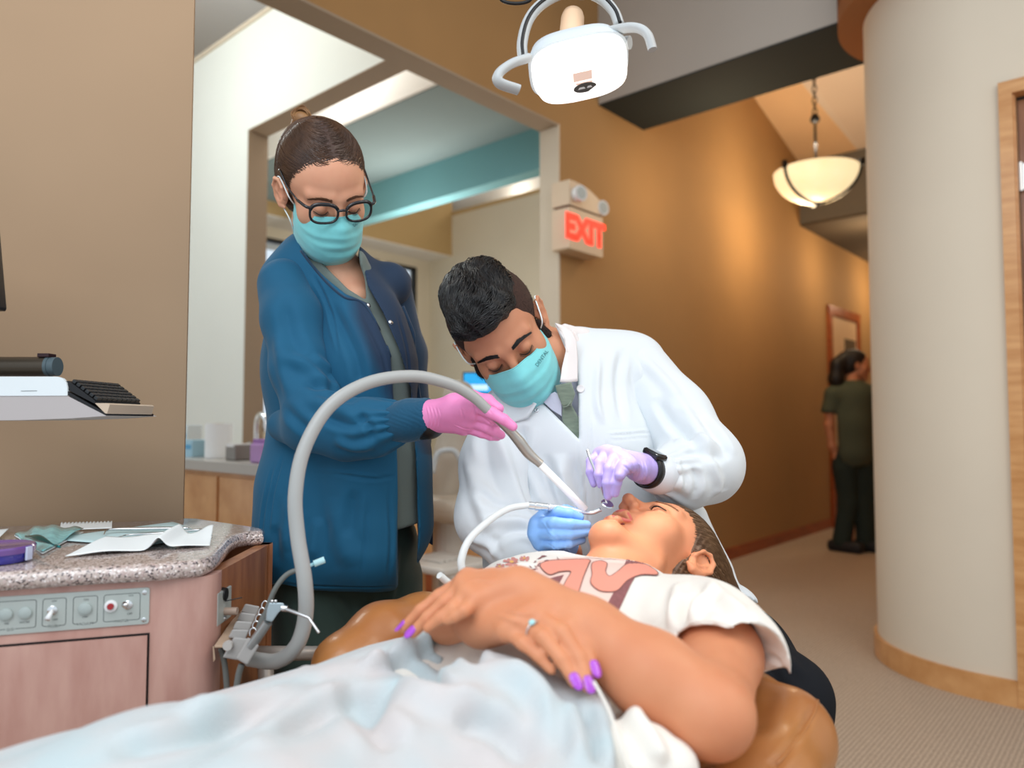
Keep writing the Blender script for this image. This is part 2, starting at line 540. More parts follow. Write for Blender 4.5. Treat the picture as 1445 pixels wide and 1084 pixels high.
M = {}
M['wall_tan'] = mat('wall_tan', srgb('#a68b70'), rough=0.85, spec=0.2, var=0.05, vscale=2.0, bump=0.04, bscale=150)
M['wall_orange'] = mat('wall_orange', srgb('#ab8456'), rough=0.8, spec=0.25, var=0.05, vscale=1.5, bump=0.04, bscale=150)
M['wall_cream'] = mat('wall_cream', srgb('#ddd6c4'), rough=0.85, var=0.02, vscale=3, bump=0.03, bscale=150)
M['wall_white'] = mat('wall_white', srgb('#e8eae2'), rough=0.8, var=0.015, vscale=2, bump=0.03, bscale=150)
M['taupe'] = mat('taupe', srgb('#a5927c'), rough=0.8, var=0.03, vscale=2)
M['jamb'] = mat('jamb_beige', srgb('#d5c6b0'), rough=0.8, var=0.03, vscale=2)
M['yellow_tan'] = mat('yellow_tan', srgb('#c4a878'), rough=0.8, var=0.03, vscale=2)
M['blue_grey'] = mat('blue_grey', srgb('#87989a'), rough=0.85, var=0.03, vscale=1.5)
M['teal'] = mat('teal_paint', srgb('#78adb5'), rough=0.85, var=0.03, vscale=1.5)
M['ceil_white'] = mat('ceiling_white', srgb('#eceae6'), rough=0.9, var=0.02, vscale=2)
M['ceil_grey'] = mat('ceiling_light_grey', srgb('#e4e6e8'), rough=0.9, var=0.02, vscale=2)
M['grey_paint'] = mat('grey_paint', srgb('#b8b0a6'), rough=0.85, var=0.04, vscale=1.5)
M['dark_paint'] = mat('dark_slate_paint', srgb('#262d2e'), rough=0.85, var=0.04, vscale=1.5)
M['peach'] = mat('peach_paint', srgb('#f0cda2'), rough=0.85, var=0.03, vscale=1.5)
M['pinkwhite'] = mat('pale_pink_paint', srgb('#ecdccb'), rough=0.85, var=0.03, vscale=1.5)
M['brown_paint'] = mat('brown_paint', srgb('#9a6236'), rough=0.85, var=0.03, vscale=1.5)
M['maple'] = wood('maple_wood', srgb('#d9a36c'), srgb('#c48a52'), sc=(2, 2, 14))
M['maple_h'] = wood('maple_wood_horizontal', srgb('#d9a36c'), srgb('#c48a52'), sc=(3, 3, 3))
M['cherry'] = wood('red_brown_wood', srgb('#a8552a'), srgb('#8a4220'), sc=(2, 2, 10))
M['door_wood'] = wood('door_wood', srgb('#9c6a45'), srgb('#7f4f30'), sc=(8, 8, 1.2))
M['steel'] = mat('brushed_steel', (0.62, 0.62, 0.62), rough=0.3, metal=1.0)
M['dark_metal'] = mat('dark_metal', (0.03, 0.03, 0.03), rough=0.4, metal=0.6)
M['black_plastic'] = mat('black_plastic', (0.012, 0.012, 0.013), rough=0.35)
M['white_plastic'] = mat('white_plastic', (0.8, 0.8, 0.8), rough=0.35, spec=0.5)

def carpet():
    m = mat('carpet', srgb('#cdb7a1'), rough=0.95, spec=0.1, col2=srgb('#b09a85'), vscale=160, detail=6, bump=0.9, bscale=260, stretch=(1, 1, 1))
    nt = m.node_tree; N = nt.nodes; L = nt.links
    tc = N.new('ShaderNodeTexCoord'); mp = N.new('ShaderNodeMapping'); mp.inputs['Rotation'].default_value = (0, 0, TH)
    wv = N.new('ShaderNodeTexWave'); wv.inputs['Scale'].default_value = 22; wv.inputs['Distortion'].default_value = 3; wv.inputs['Detail'].default_value = 3; wv.inputs['Detail Scale'].default_value = 6
    L.new(tc.outputs['Object'], mp.inputs[0]); L.new(mp.outputs[0], wv.inputs['Vector'])
    b = N['Principled BSDF']; src = b.inputs['Base Color'].links[0].from_socket
    mx = N.new('ShaderNodeMix'); mx.data_type = 'RGBA'; mx.blend_type = 'MULTIPLY'; mx.inputs['Factor'].default_value = 0.25
    L.new(src, mx.inputs[6]); L.new(wv.outputs['Color'], mx.inputs[7]); L.new(mx.outputs[2], b.inputs['Base Color'])
    return m
M['carpet'] = carpet()

def quad(name, pts, m, kind=True):
    o = meshobj(name, pts, [list(range(len(pts)))], m, smooth=False)
    if kind: struct(o)
    return o
def slab(mb, p, q, z0, z1, n, th):
    """wall segment p..q (plan points on the visible face), thickness th along n"""
    p = np.array([p[0], p[1], 0.]); q = np.array([q[0], q[1], 0.])
    V = [p + UP * z0, q + UP * z0, q + n * th + UP * z0, p + n * th + UP * z0, p + UP * z1, q + UP * z1, q + n * th + UP * z1, p + n * th + UP * z1]
    mb.add(V, [(0, 1, 2, 3), (4, 5, 6, 7), (0, 1, 5, 4), (1, 2, 6, 5), (2, 3, 7, 6), (3, 0, 4, 7)])
    return mb

m = MB(); m.box((1.5, 4.5, -0.05), (16, 14, 0.1)); struct(m.build('floor', M['carpet']))

# --- wall with the exit sign (plane a0 / normal B)
a0 = PZ(1030, 790, 0)
def WA(px, py, off=0.0): return PL(px, py, a0 + B * off, B)
a_end = a0 + A * 4.6
jl = WA(790, 300); ztop = WA(785, 173)[2]
m = MB()
slab(m, jl, a_end, 0, 3.45, B, 0.13)
lint_end = jl - A * 2.9
slab(m, lint_end, jl, ztop, 4.6, B, 0.13); slab(m, jl, WA(1129, 185), 3.45, 4.6, B, 0.13)
o = m.build('wall_corridor', M['wall_orange']); struct(o)
# beige lining of the opening: jamb and underside
m = MB()
jb = jl - A * 0.012
slab(m, jb, jl + A*0.002, 0, ztop, B, 0.135)
struct(m.build('trim_1', M['jamb']))
m = MB(); slab(m, lint_end, jl, ztop - 0.012, ztop, B, 0.135); struct(m.build('trim_2', M['taupe']))
m = MB(); slab(m, jl - B * 0.012, a_end - B * 0.012, 0, 0.09, B, 0.012); struct(m.build('baseboard_corridor', M['cherry']))

# --- header across the corridor
h1 = WA(845, 148); h2 = WA(908, 185); hz = h1[2]
tw = (h2 - h1) @ A
p = np.array([h1[0], h1[1], 0.]); q = p - B * 3.4
m = MB(); slab(m, p, q, hz + 0.004, 4.6, A, tw); struct(m.build('ceiling_header', M['grey_paint']))
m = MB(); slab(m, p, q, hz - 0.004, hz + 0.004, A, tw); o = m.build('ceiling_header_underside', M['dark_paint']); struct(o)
# --- second header, deeper down the corridor
g1 = WA(1129, 316); g2 = WA(1129, 232)
p2 = np.array([g1[0], g1[1], 0.]); q2 = p2 - B * 3.4
tw2 = 1.1
m = MB(); slab(m, p2 + A*0, q2, g1[2], g2[2], A, tw2); struct(m.build('ceiling_header_far', mat('grey_brown_paint', srgb('#6f6a60'), rough=0.85, var=0.03, vscale=2)))
# sloped ceiling between the two headers
s0 = WA(1040, 103); s1 = WA(1129, 232)
nA = -A
pk1 = PL(1108, 88, s0, np.cross(s1 - s0, B)); nrm = np.cross(s1 - s0, B)
c1 = PL(1125, 110, s0, nrm); c2 = PL(1207, 208, s0, nrm)
s0b = s0 + (s0 - s1) * 1.6; c0 = c1 + (c1 - c2) * 1.6
quad('ceiling_slope_1', [s0b, s1 + (s1 - s0) * .3, c2 + (c2 - c1) * .6, c0], M['peach'])
c2 = c2 + (c2 - c1) * .6
quad('ceiling_slope_2', [c0, c2, c2 - B * 4 - UP * 0.0, c0 - B * 4 + UP * 0.2 - A*1.5, c0-A*1.5+UP*.5], M['pinkwhite'])
# end of the corridor
m = MB(); slab(m, a_end, a_end - B * 3.4, 0, 3.2, A, 0.1); struct(m.build('wall_corridor_end', M['wall_orange']))
m = MB(); slab(m, p2, q2, g1[2] - 0.02, g1[2] - 0.004, A, tw2 + 2.2); struct(m.build('ceiling_far', mat('warm_brown_ceiling', srgb('#564a3c'), rough=0.9, var=0.03, vscale=2)))
# right side of the corridor, hidden by the round wall
pr = np.array([2.12, 3.2, 0]) + A * 0.4 - B * 0.0
m = MB(); slab(m, pr - B*0.35, pr - B*0.35 + A * 4.5, 0, 3.4, -B, 0.1); struct(m.build('wall_corridor_right', M['wall_orange']))

# far door in the corridor wall
d1 = WA(1166, 430); d2 = WA(1209, 447); 
dz = d1[2]
def frame(name, pA, pB, z, nrm, wd, dp, m, parent=None):
    u = (pB - pA); u = u / np.linalg.norm(u)
    mb = MB(); a = np.array([pA[0], pA[1], 0]); b = np.array([pB[0], pB[1], 0])
    slab(mb, a, a + u * wd, 0, z, nrm, dp); slab(mb, b - u * wd, b, 0, z, nrm, dp); slab(mb, a, b, z - wd, z, nrm, dp * 1.02)
    return mb.build(name, m, parent)
a = np.array([d1[0], d1[1], 0.]); b = a + A * 1.0
dr = thing('door_2', tuple(a), 'reddish wooden framed door far down the corridor', 'door'); dr['kind'] = 'structure'
frame('door_frame', a, b, dz, -B, 0.09, 0.03, M['cherry'], dr)
m = MB(); slab(m, a + A * 0.09, b - A * 0.09, 0.01, dz - 0.09, -B, 0.012); m.build('door_panel', mat('pale_door', srgb('#d8b48c'), rough=0.5, var=0.03, vscale=2), dr)
m = MB(); slab(m, a + A * 0.5 - B*0.012, b - A * 0.15- B*0.012, 0.9, dz - 0.3, -B, 0.006); m.build('door_glass', mat('door_dark_glass', srgb('#4c4a44'), rough=0.15, var=0.1, vscale=5), dr)

# --- round wall at the right
cc = np.array([2.12, 3.2, 0.0]); cr = 0.5
m = MB()
arc = [math.radians(t) for t in np.linspace(100, 318, 90)]
def cyl(mb, r0, r1, z0, z1, arc=arc):
    V = []; Fc = []; n = len(arc)
    for t in arc:
        c, s = math.cos(t), math.sin(t)
        V += [cc + np.array([c * r0, s * r0, z0]), cc + np.array([c * r1, s * r1, z0]), cc + np.array([c * r1, s * r1, z1]), cc + np.array([c * r0, s * r0, z1])]
    for i in range(n - 1):
        for k in range(4):
            Fc.append((i * 4 + k, i * 4 + (k + 1) % 4, i * 4 + 4 + (k + 1) % 4, i * 4 + 4 + k))
    Fc.append((0, 1, 2, 3)); Fc.append(tuple(4 * (n - 1) + k for k in (3, 2, 1, 0)))
    return mb.add(V, Fc)
# the round wall runs on into a straight wall: direction -B, starting where its normal is -A
ta = math.atan2(-A[1], -A[0]) % (2 * math.pi)
arc = [math.radians(t) for t in np.linspace(95, math.degrees(ta), 80)]
cyl(m, cr - 0.1, cr, 0, 4.6, arc)
o = m.build('wall_round', mat('wall_ivory', srgb('#ddd0bc'), rough=0.8, var=0.03, vscale=1.5, bump=0.03, bscale=150), auto=30)
for pl in o.data.polygons: pl.use_smooth = True
o.data.set_sharp_from_angle(angle=math.radians(30)); struct(o)
m = MB(); cyl(m, cr, cr + 0.016, 0, 0.095, arc); o = m.build('baseboard_round', M['maple_h']); struct(o)
for pl in o.data.polygons: pl.use_smooth = True
o.data.set_sharp_from_angle(angle=math.radians(30))
e0 = cc + cr * np.array([math.cos(ta), math.sin(ta), 0])
# door frame position on that straight wall
f1 = PL(1409, 120, e0, A); f1b = PL(1446, 960, e0, A)
fz = f1[2]
m = MB(); fs = np.array([f1[0], f1[1], 0.])
if (fs - e0) @ (-B) > 0: slab(m, e0, fs, 0, 4.6, A, 0.12)
slab(m, fs, fs - B * 1.15, fz, 4.6, A, 0.12); slab(m, fs - B * 1.15, fs - B * 2.2, 0, 4.6, A, 0.12)
struct(m.build('wall_right', bpy.data.materials['wall_ivory']))
m = MB(); slab(m, e0 - A*0.0, fs, 0, 0.095, -A, 0.016); struct(m.build('baseboard_right', M['maple_h']))
dr = thing('door_1', tuple(fs), 'maple framed door beside the round ivory wall', 'door'); dr['kind'] = 'structure'
mb = MB(); b = fs - B * 1.15
slab(mb, fs, fs - B * 0.044, 0, fz, -A, 0.02); slab(mb, b + B * 0.044, b, 0, fz, -A, 0.02); slab(mb, fs, b, fz - 0.05, fz, -A, 0.021)
slab(mb, fs - B * 0.05, fs - B * 0.044, 0, fz - 0.03, A, 0.12); slab(mb, fs - B*0.026, b, fz - 0.05, fz - 0.03, A, 0.12)
mb.build('door_frame', M['maple'], dr)
mb = MB(); slab(mb, fs - B * 0.049 + A * 0.05, b + B * 0.052 + A * 0.05, 0.01, fz - 0.058, A, 0.045); mb.build('door_panel', M['door_wood'], dr)
mb = MB(); slab(mb, fs - B * 0.044 + A * 0.045, fs - B * 0.052 + A * 0.045, 0, fz - 0.03, A, 0.04); slab(mb, fs - B*0.044+A*0.045, b+A*0.045, fz - 0.06, fz - 0.03, A, 0.04); mb.build('door_gasket', M['dark_metal'], dr)
for hzz in (fz - 0.36, 1.1, 0.25):
    mb = MB(); c = fs - B * 0.056 + A * 0.035 + UP * hzz
    mb.tube([c - UP * 0.055, c + UP * 0.055], 0.008, 12); mb.box(c - B * 0.014 + A*0.006, (0.028, 0.004, 0.1), np.stack([-B, A, UP], 1)); mb.build('hinge', M['steel'], dr)
# brown ring soffit over the round wall
m = MB(); ring = [math.radians(t) for t in np.linspace(90, 330, 60)]
zr = PL(1205, 58, cc - A * 0.0 + np.array([-0.45, 0, 0]), np.array([0, 1., 0]))[2]
cyl(m, cr, cr + 0.11, 2.91, 3.05, ring); cyl(m, cr + 0.10, cr + 0.11, 3.0, 4.6, ring); o = m.build('ceiling_ring', M['brown_paint']); struct(o)

# --- white wall behind the nurse, with its own opening
b0 = WA(548, 78, 0.13); B1 = b0.copy()
def WB(px, py, off=0.0): return PL(px, py, B1 + A * off, A)
jw = WB(350, 183); zw = jw[2]
wtop = WB(265, 95)[2]
m = MB(); slab(m, jw, np.array([jw[0], jw[1], 0]) + B * 2.6, 0, wtop, A, 0.12)
bb = np.array([b0[0], b0[1], 0]) - B * 0.0
slab(m, bb, np.array([jw[0], jw[1], 0]), zw, wtop, A, 0.12)
struct(m.build('wall_white', M['wall_white']))
m = MB(); slab(m, bb, np.array([jw[0], jw[1], 0]), zw - 0.006, zw, A, 0.125); struct(m.build('trim_3', M['taupe']))
m = MB(); jq = np.array([jw[0], jw[1], 0]); slab(m, jq - B * 0.006, jq, 0, zw, A, 0.125); struct(m.build('trim_4', M['taupe']))
m = MB(); slab(m, bb - A*0.012, bb + B * 4.6 - A*0.012, wtop - 0.004, wtop + 0.02, A, 0.14); struct(m.build('trim_5', M['jamb']))
# high light-grey ceiling over the left room
m = MB(); m.box(tuple(b0 + A * 1.2 + B * 1.9 + UP * (4.05 - b0[2])), (7.0, 6.4, 0.08), np.stack([A, B, UP], 1)); struct(m.build('ceiling_left', M['ceil_grey']))

# --- blue-grey dropped ceiling behind the opening
zb = 2.9
k1 = PZ(627, 117, zb); k4 = PZ(757, 180, zb)
wd = (k4 - k1) @ A
kb = np.array([k1[0], k1[1], 0.]) - B * 0.0
kR = WA(700, 150, 0.14); off = (kR - kb) @ B
kb = kb + B * off
fz2 = PL(760, 238, k4, A)[2]
LB = (PL(425, 240, k4, A) - kb) @ B
m = MB(); slab(m, kb, kb + B * LB, zb, zb + 0.1, A, wd + 0.01); struct(m.build('ceiling_blue_grey', M['blue_grey']))
m = MB(); slab(m, kb + A * wd, kb + A * wd + B * LB, fz2, zb + 0.05, A, 0.12); struct(m.build('ceiling_teal_fascia', M['teal']))
m = MB(); slab(m, kb - A*0.01, kb + B * 5-A*0.01, zb+0.0, zb + 0.42, -A, 0.02); struct(m.build('ceiling_cove', M['ceil_white']))
# --- far room walls
f0 = P(760, 268, 7.3)
def WF(px, py, off=0.0): return PL(px, py, f0 + A * off, A)
fe = WF(638, 302); zf = f0[2]
kR2 = WA(760, 300, 0.14); of2 = (kR2 - f0) @ B
fr0 = np.array([f0[0], f0[1], 0]) + B * of2
fcor = WF(606, 400); fcor = np.array([fcor[0], fcor[1], 0.])
m = MB(); slab(m, fr0, fcor, 0, zf, A, 0.1); struct(m.build('wall_far_room', M['wall_cream']))
m = MB(); slab(m, fr0 - A*0.01, fcor - A*0.01, zf - 0.03, zf + 0.01, A, 0.3); struct(m.build('trim_6', M['yellow_tan']))
m = MB(); slab(m, fr0 + A * 0.3, fcor + A * 0.3 + B*3, zf - 0.2, 4.0, A, 0.1); struct(m.build('wall_recess', M['ceil_white']))
# tan soffit box along the window wall
fe = np.array([fe[0], fe[1], 0.]); bz = WF(640, 362)[2]
m = MB(); slab(m, fe, fe - A * 5.0, bz + 0.005, 3.6, B, 1.2); struct(m.build('ceiling_soffit_tan', M['yellow_tan']))
m = MB(); slab(m, fe, fe - A * 5.0, bz - 0.005, bz + 0.005, B, 1.2); struct(m.build('ceiling_soffit_underside', M['ceil_white']))
# window wall
wp = fcor.copy()
def WW(px, py): return PL(px, py, wp, B)
segs = [(588, 545), (535, 440), (412, 352), (345, 290)]
zb0, zb1 = 0.95, WW(560, 372)[2]
m = MB(); slab(m, wp, wp - A * 6, 0, zb0, B, 0.12); slab(m, wp, wp - A * 6, zb1, 3.5, B, 0.12)
prev = wp
wins = []
for x1, x0 in segs:
    a = WW(x1, 400); b = WW(x0, 400); a[2] = b[2] = 0
    slab(m, prev, a, zb0, zb1, B, 0.12); prev = b; wins.append((a, b))
slab(m, prev, wp - A * 6, zb0, zb1, B, 0.12)
struct(m.build('wall_window', M['wall_cream']))
M['pane'] = mat('window_glass', (0.95, 0.98, 1.0), rough=0.02, trans=1.0, ior=1.02, spec=0.3)
for i, (a, b) in enumerate(wins):
    u = b - a; L = np.linalg.norm(u); u /= L
    w = thing('window_%d' % (i + 1), tuple(a + UP * zb0), 'tall window with a thin dark frame', 'window'); w['kind'] = 'structure'
    mb = MB(); t = 0.04
    slab(mb, a, a + u * t, zb0, zb1, B, 0.06); slab(mb, b - u * t, b, zb0, zb1, B, 0.06); slab(mb, a, b, zb1 - t, zb1, B, 0.061); slab(mb, a, b, zb0, zb0 + t, B, 0.061)
    mb.build('window_frame', M['dark_metal'], w)
    mb = MB(); slab(mb, a + u * t + B * 0.03, b - u * t + B * 0.03, zb0 + t, zb1 - t, B, 0.004); mb.build('window_pane', M['pane'], w)
# shrub outside
rs = np.random.RandomState(3); V = []; Fc = []
for wi, (tx, tw_) in enumerate([(2, 1.0)]):
    a, b = wins[tx]; c = (a + b) / 2 + B * 2.6 - A * 0.6 + UP * 1.1
    for i in range(1800):
        d = rs.randn(3); d /= np.linalg.norm(d); r = 0.9 * rs.rand() ** 0.4
        q = c + d * r * np.array([1.0, 1.0, 1.15]); u = rs.randn(3); u /= np.linalg.norm(u); v = np.cross(u, rs.randn(3)); v /= np.linalg.norm(v); s = 0.05
        n = len(V); V += [q - u * s, q + v * s * 0.5, q + u * s, q - v * s * 0.5]; Fc.append((n, n + 1, n + 2, n + 3))
o = meshobj('shrub', V, Fc, mat('pale_leaf', srgb('#9fcf9a'), rough=0.6), smooth=False)
mb = MB(); mb.tube([c * np.array([1, 1, 0]), c], 0.05); mb.build('trunk', M['door_wood'], o)
tag(o, 'pale green leafy shrub outside the window behind the nurse', 'shrub')

# left tan wall
w1 = PL(258, 736, np.array([-0.66, 1.47, 0]), np.array([0, 1., 0])); 
ca = PZ(0, 826, 0.86); cb = PZ(266, 810, 0.86)
E1 = (cb - ca); E1[2] = 0; E1 /= np.linalg.norm(E1); E2 = np.cross(UP, E1)      # E1 to the right, E2 away
we = np.array([w1[0], w1[1], 0])
m = MB(); slab(m, we - E1 * 2.2, we, 0, 4.2, E2, 0.02); o = m.build('wall_left', M['wall_tan']); struct(o)
# ================================================================ dental side cabinet
M['granite'] = None
def granite():
    m = mat('granite', srgb('#b9a9a0'), rough=0.14, spec=0.5, coat=0.6)
    nt = m.node_tree; N = nt.nodes; L = nt.links; b = N['Principled BSDF']
    tc = N.new('ShaderNodeTexCoord')
    v = N.new('ShaderNodeTexVoronoi'); v.inputs['Scale'].default_value = 420; v.feature = 'F1'
    L.new(tc.outputs['Object'], v.inputs['Vector'])
    r = N.new('ShaderNodeValToRGB'); e = r.color_ramp.elements
    e[0].position = 0.0; e[0].color = srgb('#4a4040') + (1,); e[1].position = 1.0; e[1].color = srgb('#efe6e2') + (1,)
    for p_, c_ in ((0.12, '#6b5e5c'), (0.2, '#a8988f'), (0.5, '#c6b5ac'), (0.75, '#b49c96')):
        x = e.new(p_); x.color = srgb(c_) + (1,)
    sx = N.new('ShaderNodeSeparateColor'); L.new(v.outputs['Color'], sx.inputs[0]); L.new(sx.outputs[0], r.inputs['Fac']); L.new(r.outputs['Color'], b.inputs['Base Color'])
    return m
M['granite'] = granite()
M['pink_maple'] = wood('pink_maple', srgb('#c9a093'), srgb('#b98c80'), rough=0.4, sc=(5, 5, 1.2), coat=0.1, nscale=7)
M['maple_side'] = wood('warm_maple_side', srgb('#a9714a'), srgb('#8c5737'), rough=0.4, sc=(6, 6, 1.2), nscale=7)
CT = 0.86
def cp2(px, py): 
    q = PZ(px, py, CT); return np.array([q[0], q[1], 0.])
front = [cp2(-190, 820), cp2(0, 809), cp2(133, 801), cp2(230, 796), cp2(262, 793)]
curve = [cp2(262, 793), cp2(288, 790), cp2(306, 783), cp2(318, 772), cp2(329, 760), cp2(345, 753), cp2(372, 750)]
cv = [np.array(p) for p in bez(curve, 30)]
back = [cp2(374, 745), cp2(352, 741), cp2(310, 735), cp2(282, 731), cp2(255, 731), cp2(252, 733)]
bl = cp2(252, 733) - E1 * 1.3
top = front[:-1] + cv + back[:-1] + [cp2(252, 733) + E2*0.0] + [bl]
cab = thing('dental_cabinet', tuple(cp2(120, 815)), 'pinkish maple dental side cabinet with a switch panel and speckled granite top', 'cabinet')
def slab_round(name, poly, z1, th, r, m, parent, n=6):
    """worktop with a rounded edge"""
    poly = [np.array(p[:2]) for p in poly]; k = len(poly); V = []; Fc = []
    cen = np.mean(poly, 0)
    nor = []
    for i in range(k):
        a = poly[i] - poly[i - 1]; b_ = poly[(i + 1) % k] - poly[i]
        a = a / (np.linalg.norm(a) + 1e-9); b_ = b_ / (np.linalg.norm(b_) + 1e-9); t = a + b_; t /= np.linalg.norm(t) + 1e-9
        nor.append(np.array([t[1], -t[0]]))
    ar = sum(poly[i][0] * poly[(i + 1) % k][1] - poly[(i + 1) % k][0] * poly[i][1] for i in range(k))
    sg = 1 if ar > 0 else -1
    prof = [(-r * 1.0 + r * math.sin(t), z1 - r + r * math.cos(t)) for t in np.linspace(0, math.pi / 2, n)] + [(-r + r * math.cos(t), z1 - th + r - r * math.sin(t)) for t in np.linspace(0, math.pi / 2, n)]
    for off, z in prof:
        for p_, q_ in zip(poly, nor):
            w_ = p_ + sg * q_ * off; V.append((w_[0], w_[1], z))
    R_n = len(prof)
    for j in range(R_n - 1):
        for i in range(k):
            i2 = (i + 1) % k; Fc.append((j * k + i, j * k + i2, (j + 1) * k + i2, (j + 1) * k + i))
    Fc.append(tuple(range(k))); Fc.append(tuple((R_n - 1) * k + i for i in range(k))[::-1])
    mb = MB(); mb.add(V, Fc); o = mb.build(name, m, parent, smooth=True)
    o.data.set_sharp_from_angle(angle=math.radians(50)); return o
slab_round('worktop', top, CT, 0.024, 0.0115, M['granite'], cab)
# body, set in from the worktop
body = [cp2(-190, 820), cp2(0, 809), cp2(133, 801), cp2(230, 796)]
body = [body[1] + E1 * t for t in (-0.3, 0.0, 0.1, (body[3] - body[1]) @ E1)]
bo = [p - np.cross(UP, E1) * -0.018 if False else p + E2 * 0.018 for p in body]
ccn = cp2(300, 795)
side0 = PL(300, 830, ccn, np.array([0, 1., 0]))
corner = [np.array(p) for p in bez([bo[-1] + E1 * 0.02, bo[-1] + E1 * 0.052 + E2 * 0.006, bo[-1] + E1 * 0.066 + E2 * 0.022, bo[-1] + E1 * 0.070 + E2 * 0.045], 10)]
E3 = np.array([-.02, 1, 0]); E3 /= np.linalg.norm(E3); N3 = np.array([E3[1], -E3[0], 0]); sideend = corner[-1] + E3 * .21
bodyp = bo + corner + [sideend, sideend + E2 * 0.2 * 0 + E2 * 0.14 , bl + E1 * 0.0]
mb = MB(); zt = CT - 0.024
mb.prism([(p[0], p[1]) for p in bo + corner + [corner[-1] + E2 * 0.0001, bo[0] + E2 * 0.06]], 0.0, zt)
o = mb.build('front_panel', M['pink_maple'], cab, smooth=True); o.data.set_sharp_from_angle(angle=math.radians(40))
mb = MB()
s0_ = corner[-1] + E2 * 0.0; s1_ = sideend
slab(mb, s0_, s1_, 0.0, zt, -N3, 0.02); slab(mb, s1_ + E3 * 0.004, s1_ + E3 * 0.03, 0.0, zt, -N3, 0.02)
mb.build('side_panel', M['maple_side'], cab)
mb = MB(); slab(mb, s1_ + E3 * 0.03, bl * np.array([1, 1, 0]) + E2*0.0, 0, zt, -E2, 0.02); mb.build('back_panel', M['maple_side'], cab)
# door of the cabinet: raised by a hair above a dark gap
fp = bo[1]
def CF(px, py, off=0.0): return PL(px, py, fp + E2 * -off, E2)
def rect_on(name, pts, th, m, parent, off=0.0, rad=0.0):
    mb = MB(); mb.add([p + E2 * 0.0 - E2 * off for p in pts] + [p - E2 * (off + th) for p in pts], [(0, 1, 2, 3), (7, 6, 5, 4), (0, 4, 5, 1), (1, 5, 6, 2), (2, 6, 7, 3), (3, 7, 4, 0)])
    return mb.build(name, m, parent)
g = [CF(-60, 894), CF(210.5, 893.5 - 17), CF(210.5, 1010), CF(-60, 1010)]
zt_ = g[1][2]; 
def zr(px, z):   # point on the front at column px and height z
    q = CF(px, 900); q = q.copy(); q[2] = z; return q
zd = CF(210, 893)[2]
rect_on('door_gap', [zr(-150, zd), zr(211, zd), zr(211, 0.06), zr(-150, 0.06)], 0.0012, mat('gap_black', (0.01, 0.008, 0.008), rough=0.8), cab)
dp = rect_on('door', [zr(-150, zd - 0.0028), zr(208.2, zd - 0.0028), zr(208.2, 0.062), zr(-150, 0.062)], 0.0045, M['pink_maple'], cab)
# switch panel
M['panel_grey'] = mat('panel_grey', srgb('#b9c0bb'), rough=0.35, metal=0.3, bump=0.1, bscale=900)
M['print_grey'] = mat('print_grey', srgb('#4f5554'), rough=0.6)
M['button_grey'] = mat('button_grey', srgb('#a9b3b0'), rough=0.45)
pc = CF(208.5, 858); ph = 0.0205; ztp = CF(206, 829)[2]; zbt = CF(206, 880)[2]
zc = (ztp + zbt) / 2; ph = (ztp - zbt) / 2
x0 = CF(-60, 860); x1 = CF(211, 855)
def U(px): q = CF(px, 855); return (q - fp) @ E1
fr = (fp * np.array([1, 1, 0]) + UP * zc, E1, UP, -E2)
def rrect(u0, u1, v0, v1, r, n=5):
    out = []
    for cx, cy, a in ((u1 - r, v1 - r, 0), (u0 + r, v1 - r, 90), (u0 + r, v0 + r, 180), (u1 - r, v0 + r, 270)):
        for t in range(n + 1):
            an = math.radians(a + 90 * t / n); out.append((cx + r * math.cos(an), cy + r * math.sin(an)))
    return out
ua, ub = U(-60), U(211)
mb = MB(); mb.prism(rrect(ua, ub, -ph, ph, 0.0035), 0, 0.002, fr); spn = mb.build('switch_panel', M['panel_grey'], cab)
def onp(u, v, w_=0.0023): return fr[0] + E1 * u + UP * v - E2 * w_
def outline(u0, u1, v0, v1, r, gaps=(), name='printed_frame'):
    mb = MB(); q = rrect(u0, u1, v0, v1, r, 6); n = len(q); wd = 0.00035
    for i in range(n):
        a_, b_ = np.array(q[i]), np.array(q[(i + 1) % n])
        L = np.linalg.norm(b_ - a_)
        segs_ = [(a_, b_)]
        if gaps and abs(a_[1] - v0) < 1e-6 and abs(b_[1] - v0) < 1e-6:
            (ga, gb) = gaps; xs = sorted([a_[0], b_[0]]); segs_ = [(np.array([xs[0], v0]), np.array([ga, v0])), (np.array([gb, v0]), np.array([xs[1], v0]))]
        for a2, b2 in segs_:
            t = (b2 - a2) / (np.linalg.norm(b2 - a2) + 1e-12); nn = np.array([-t[1], t[0]]) * wd; t = t * wd * 0.5
            k = [a2 - t - nn, b2 + t - nn, b2 + t + nn, a2 - t + nn]
            mb.add([onp(*c, 0.0022) for c in k], [(0, 1, 2, 3)])
    return mb.build(name, M['print_grey'], spn)
def ptext(t, u, v, s=0.004): return flat_text('printed_text', t, onp(u, v, 0.0022), E1, UP, s, M['print_grey'], spn, 0.0)
def cyl_on(name, u, v, r, h, m, par=None, prof=None):
    mb = MB(); mb.lathe(prof or [(0, h), (r * 0.8, h), (r, h * 0.75), (r, 0)], onp(u, v, 0.002), -E2, 24); return mb.build(name, m, par or spn, smooth=True, auto=40)
S1 = ph * 2 / 51.0   # metres per picture pixel on the panel
def BX(a, b, txt, half):
    outline(U(a), U(b), -0.72 * ph, 0.74 * ph, 0.003, gaps=((U(a) + U(b)) / 2 - half, (U(a) + U(b)) / 2 + half)); ptext(txt, (U(a) + U(b)) / 2, -0.74 * ph, 0.0046)
BX(61, 94, 'FLUSH', 0.0068); BX(104, 138, 'VACUUM', 0.0083); BX(147, 198, 'MASTER', 0.0085); BX(-20, 52, 'Q.D', 0.0056)
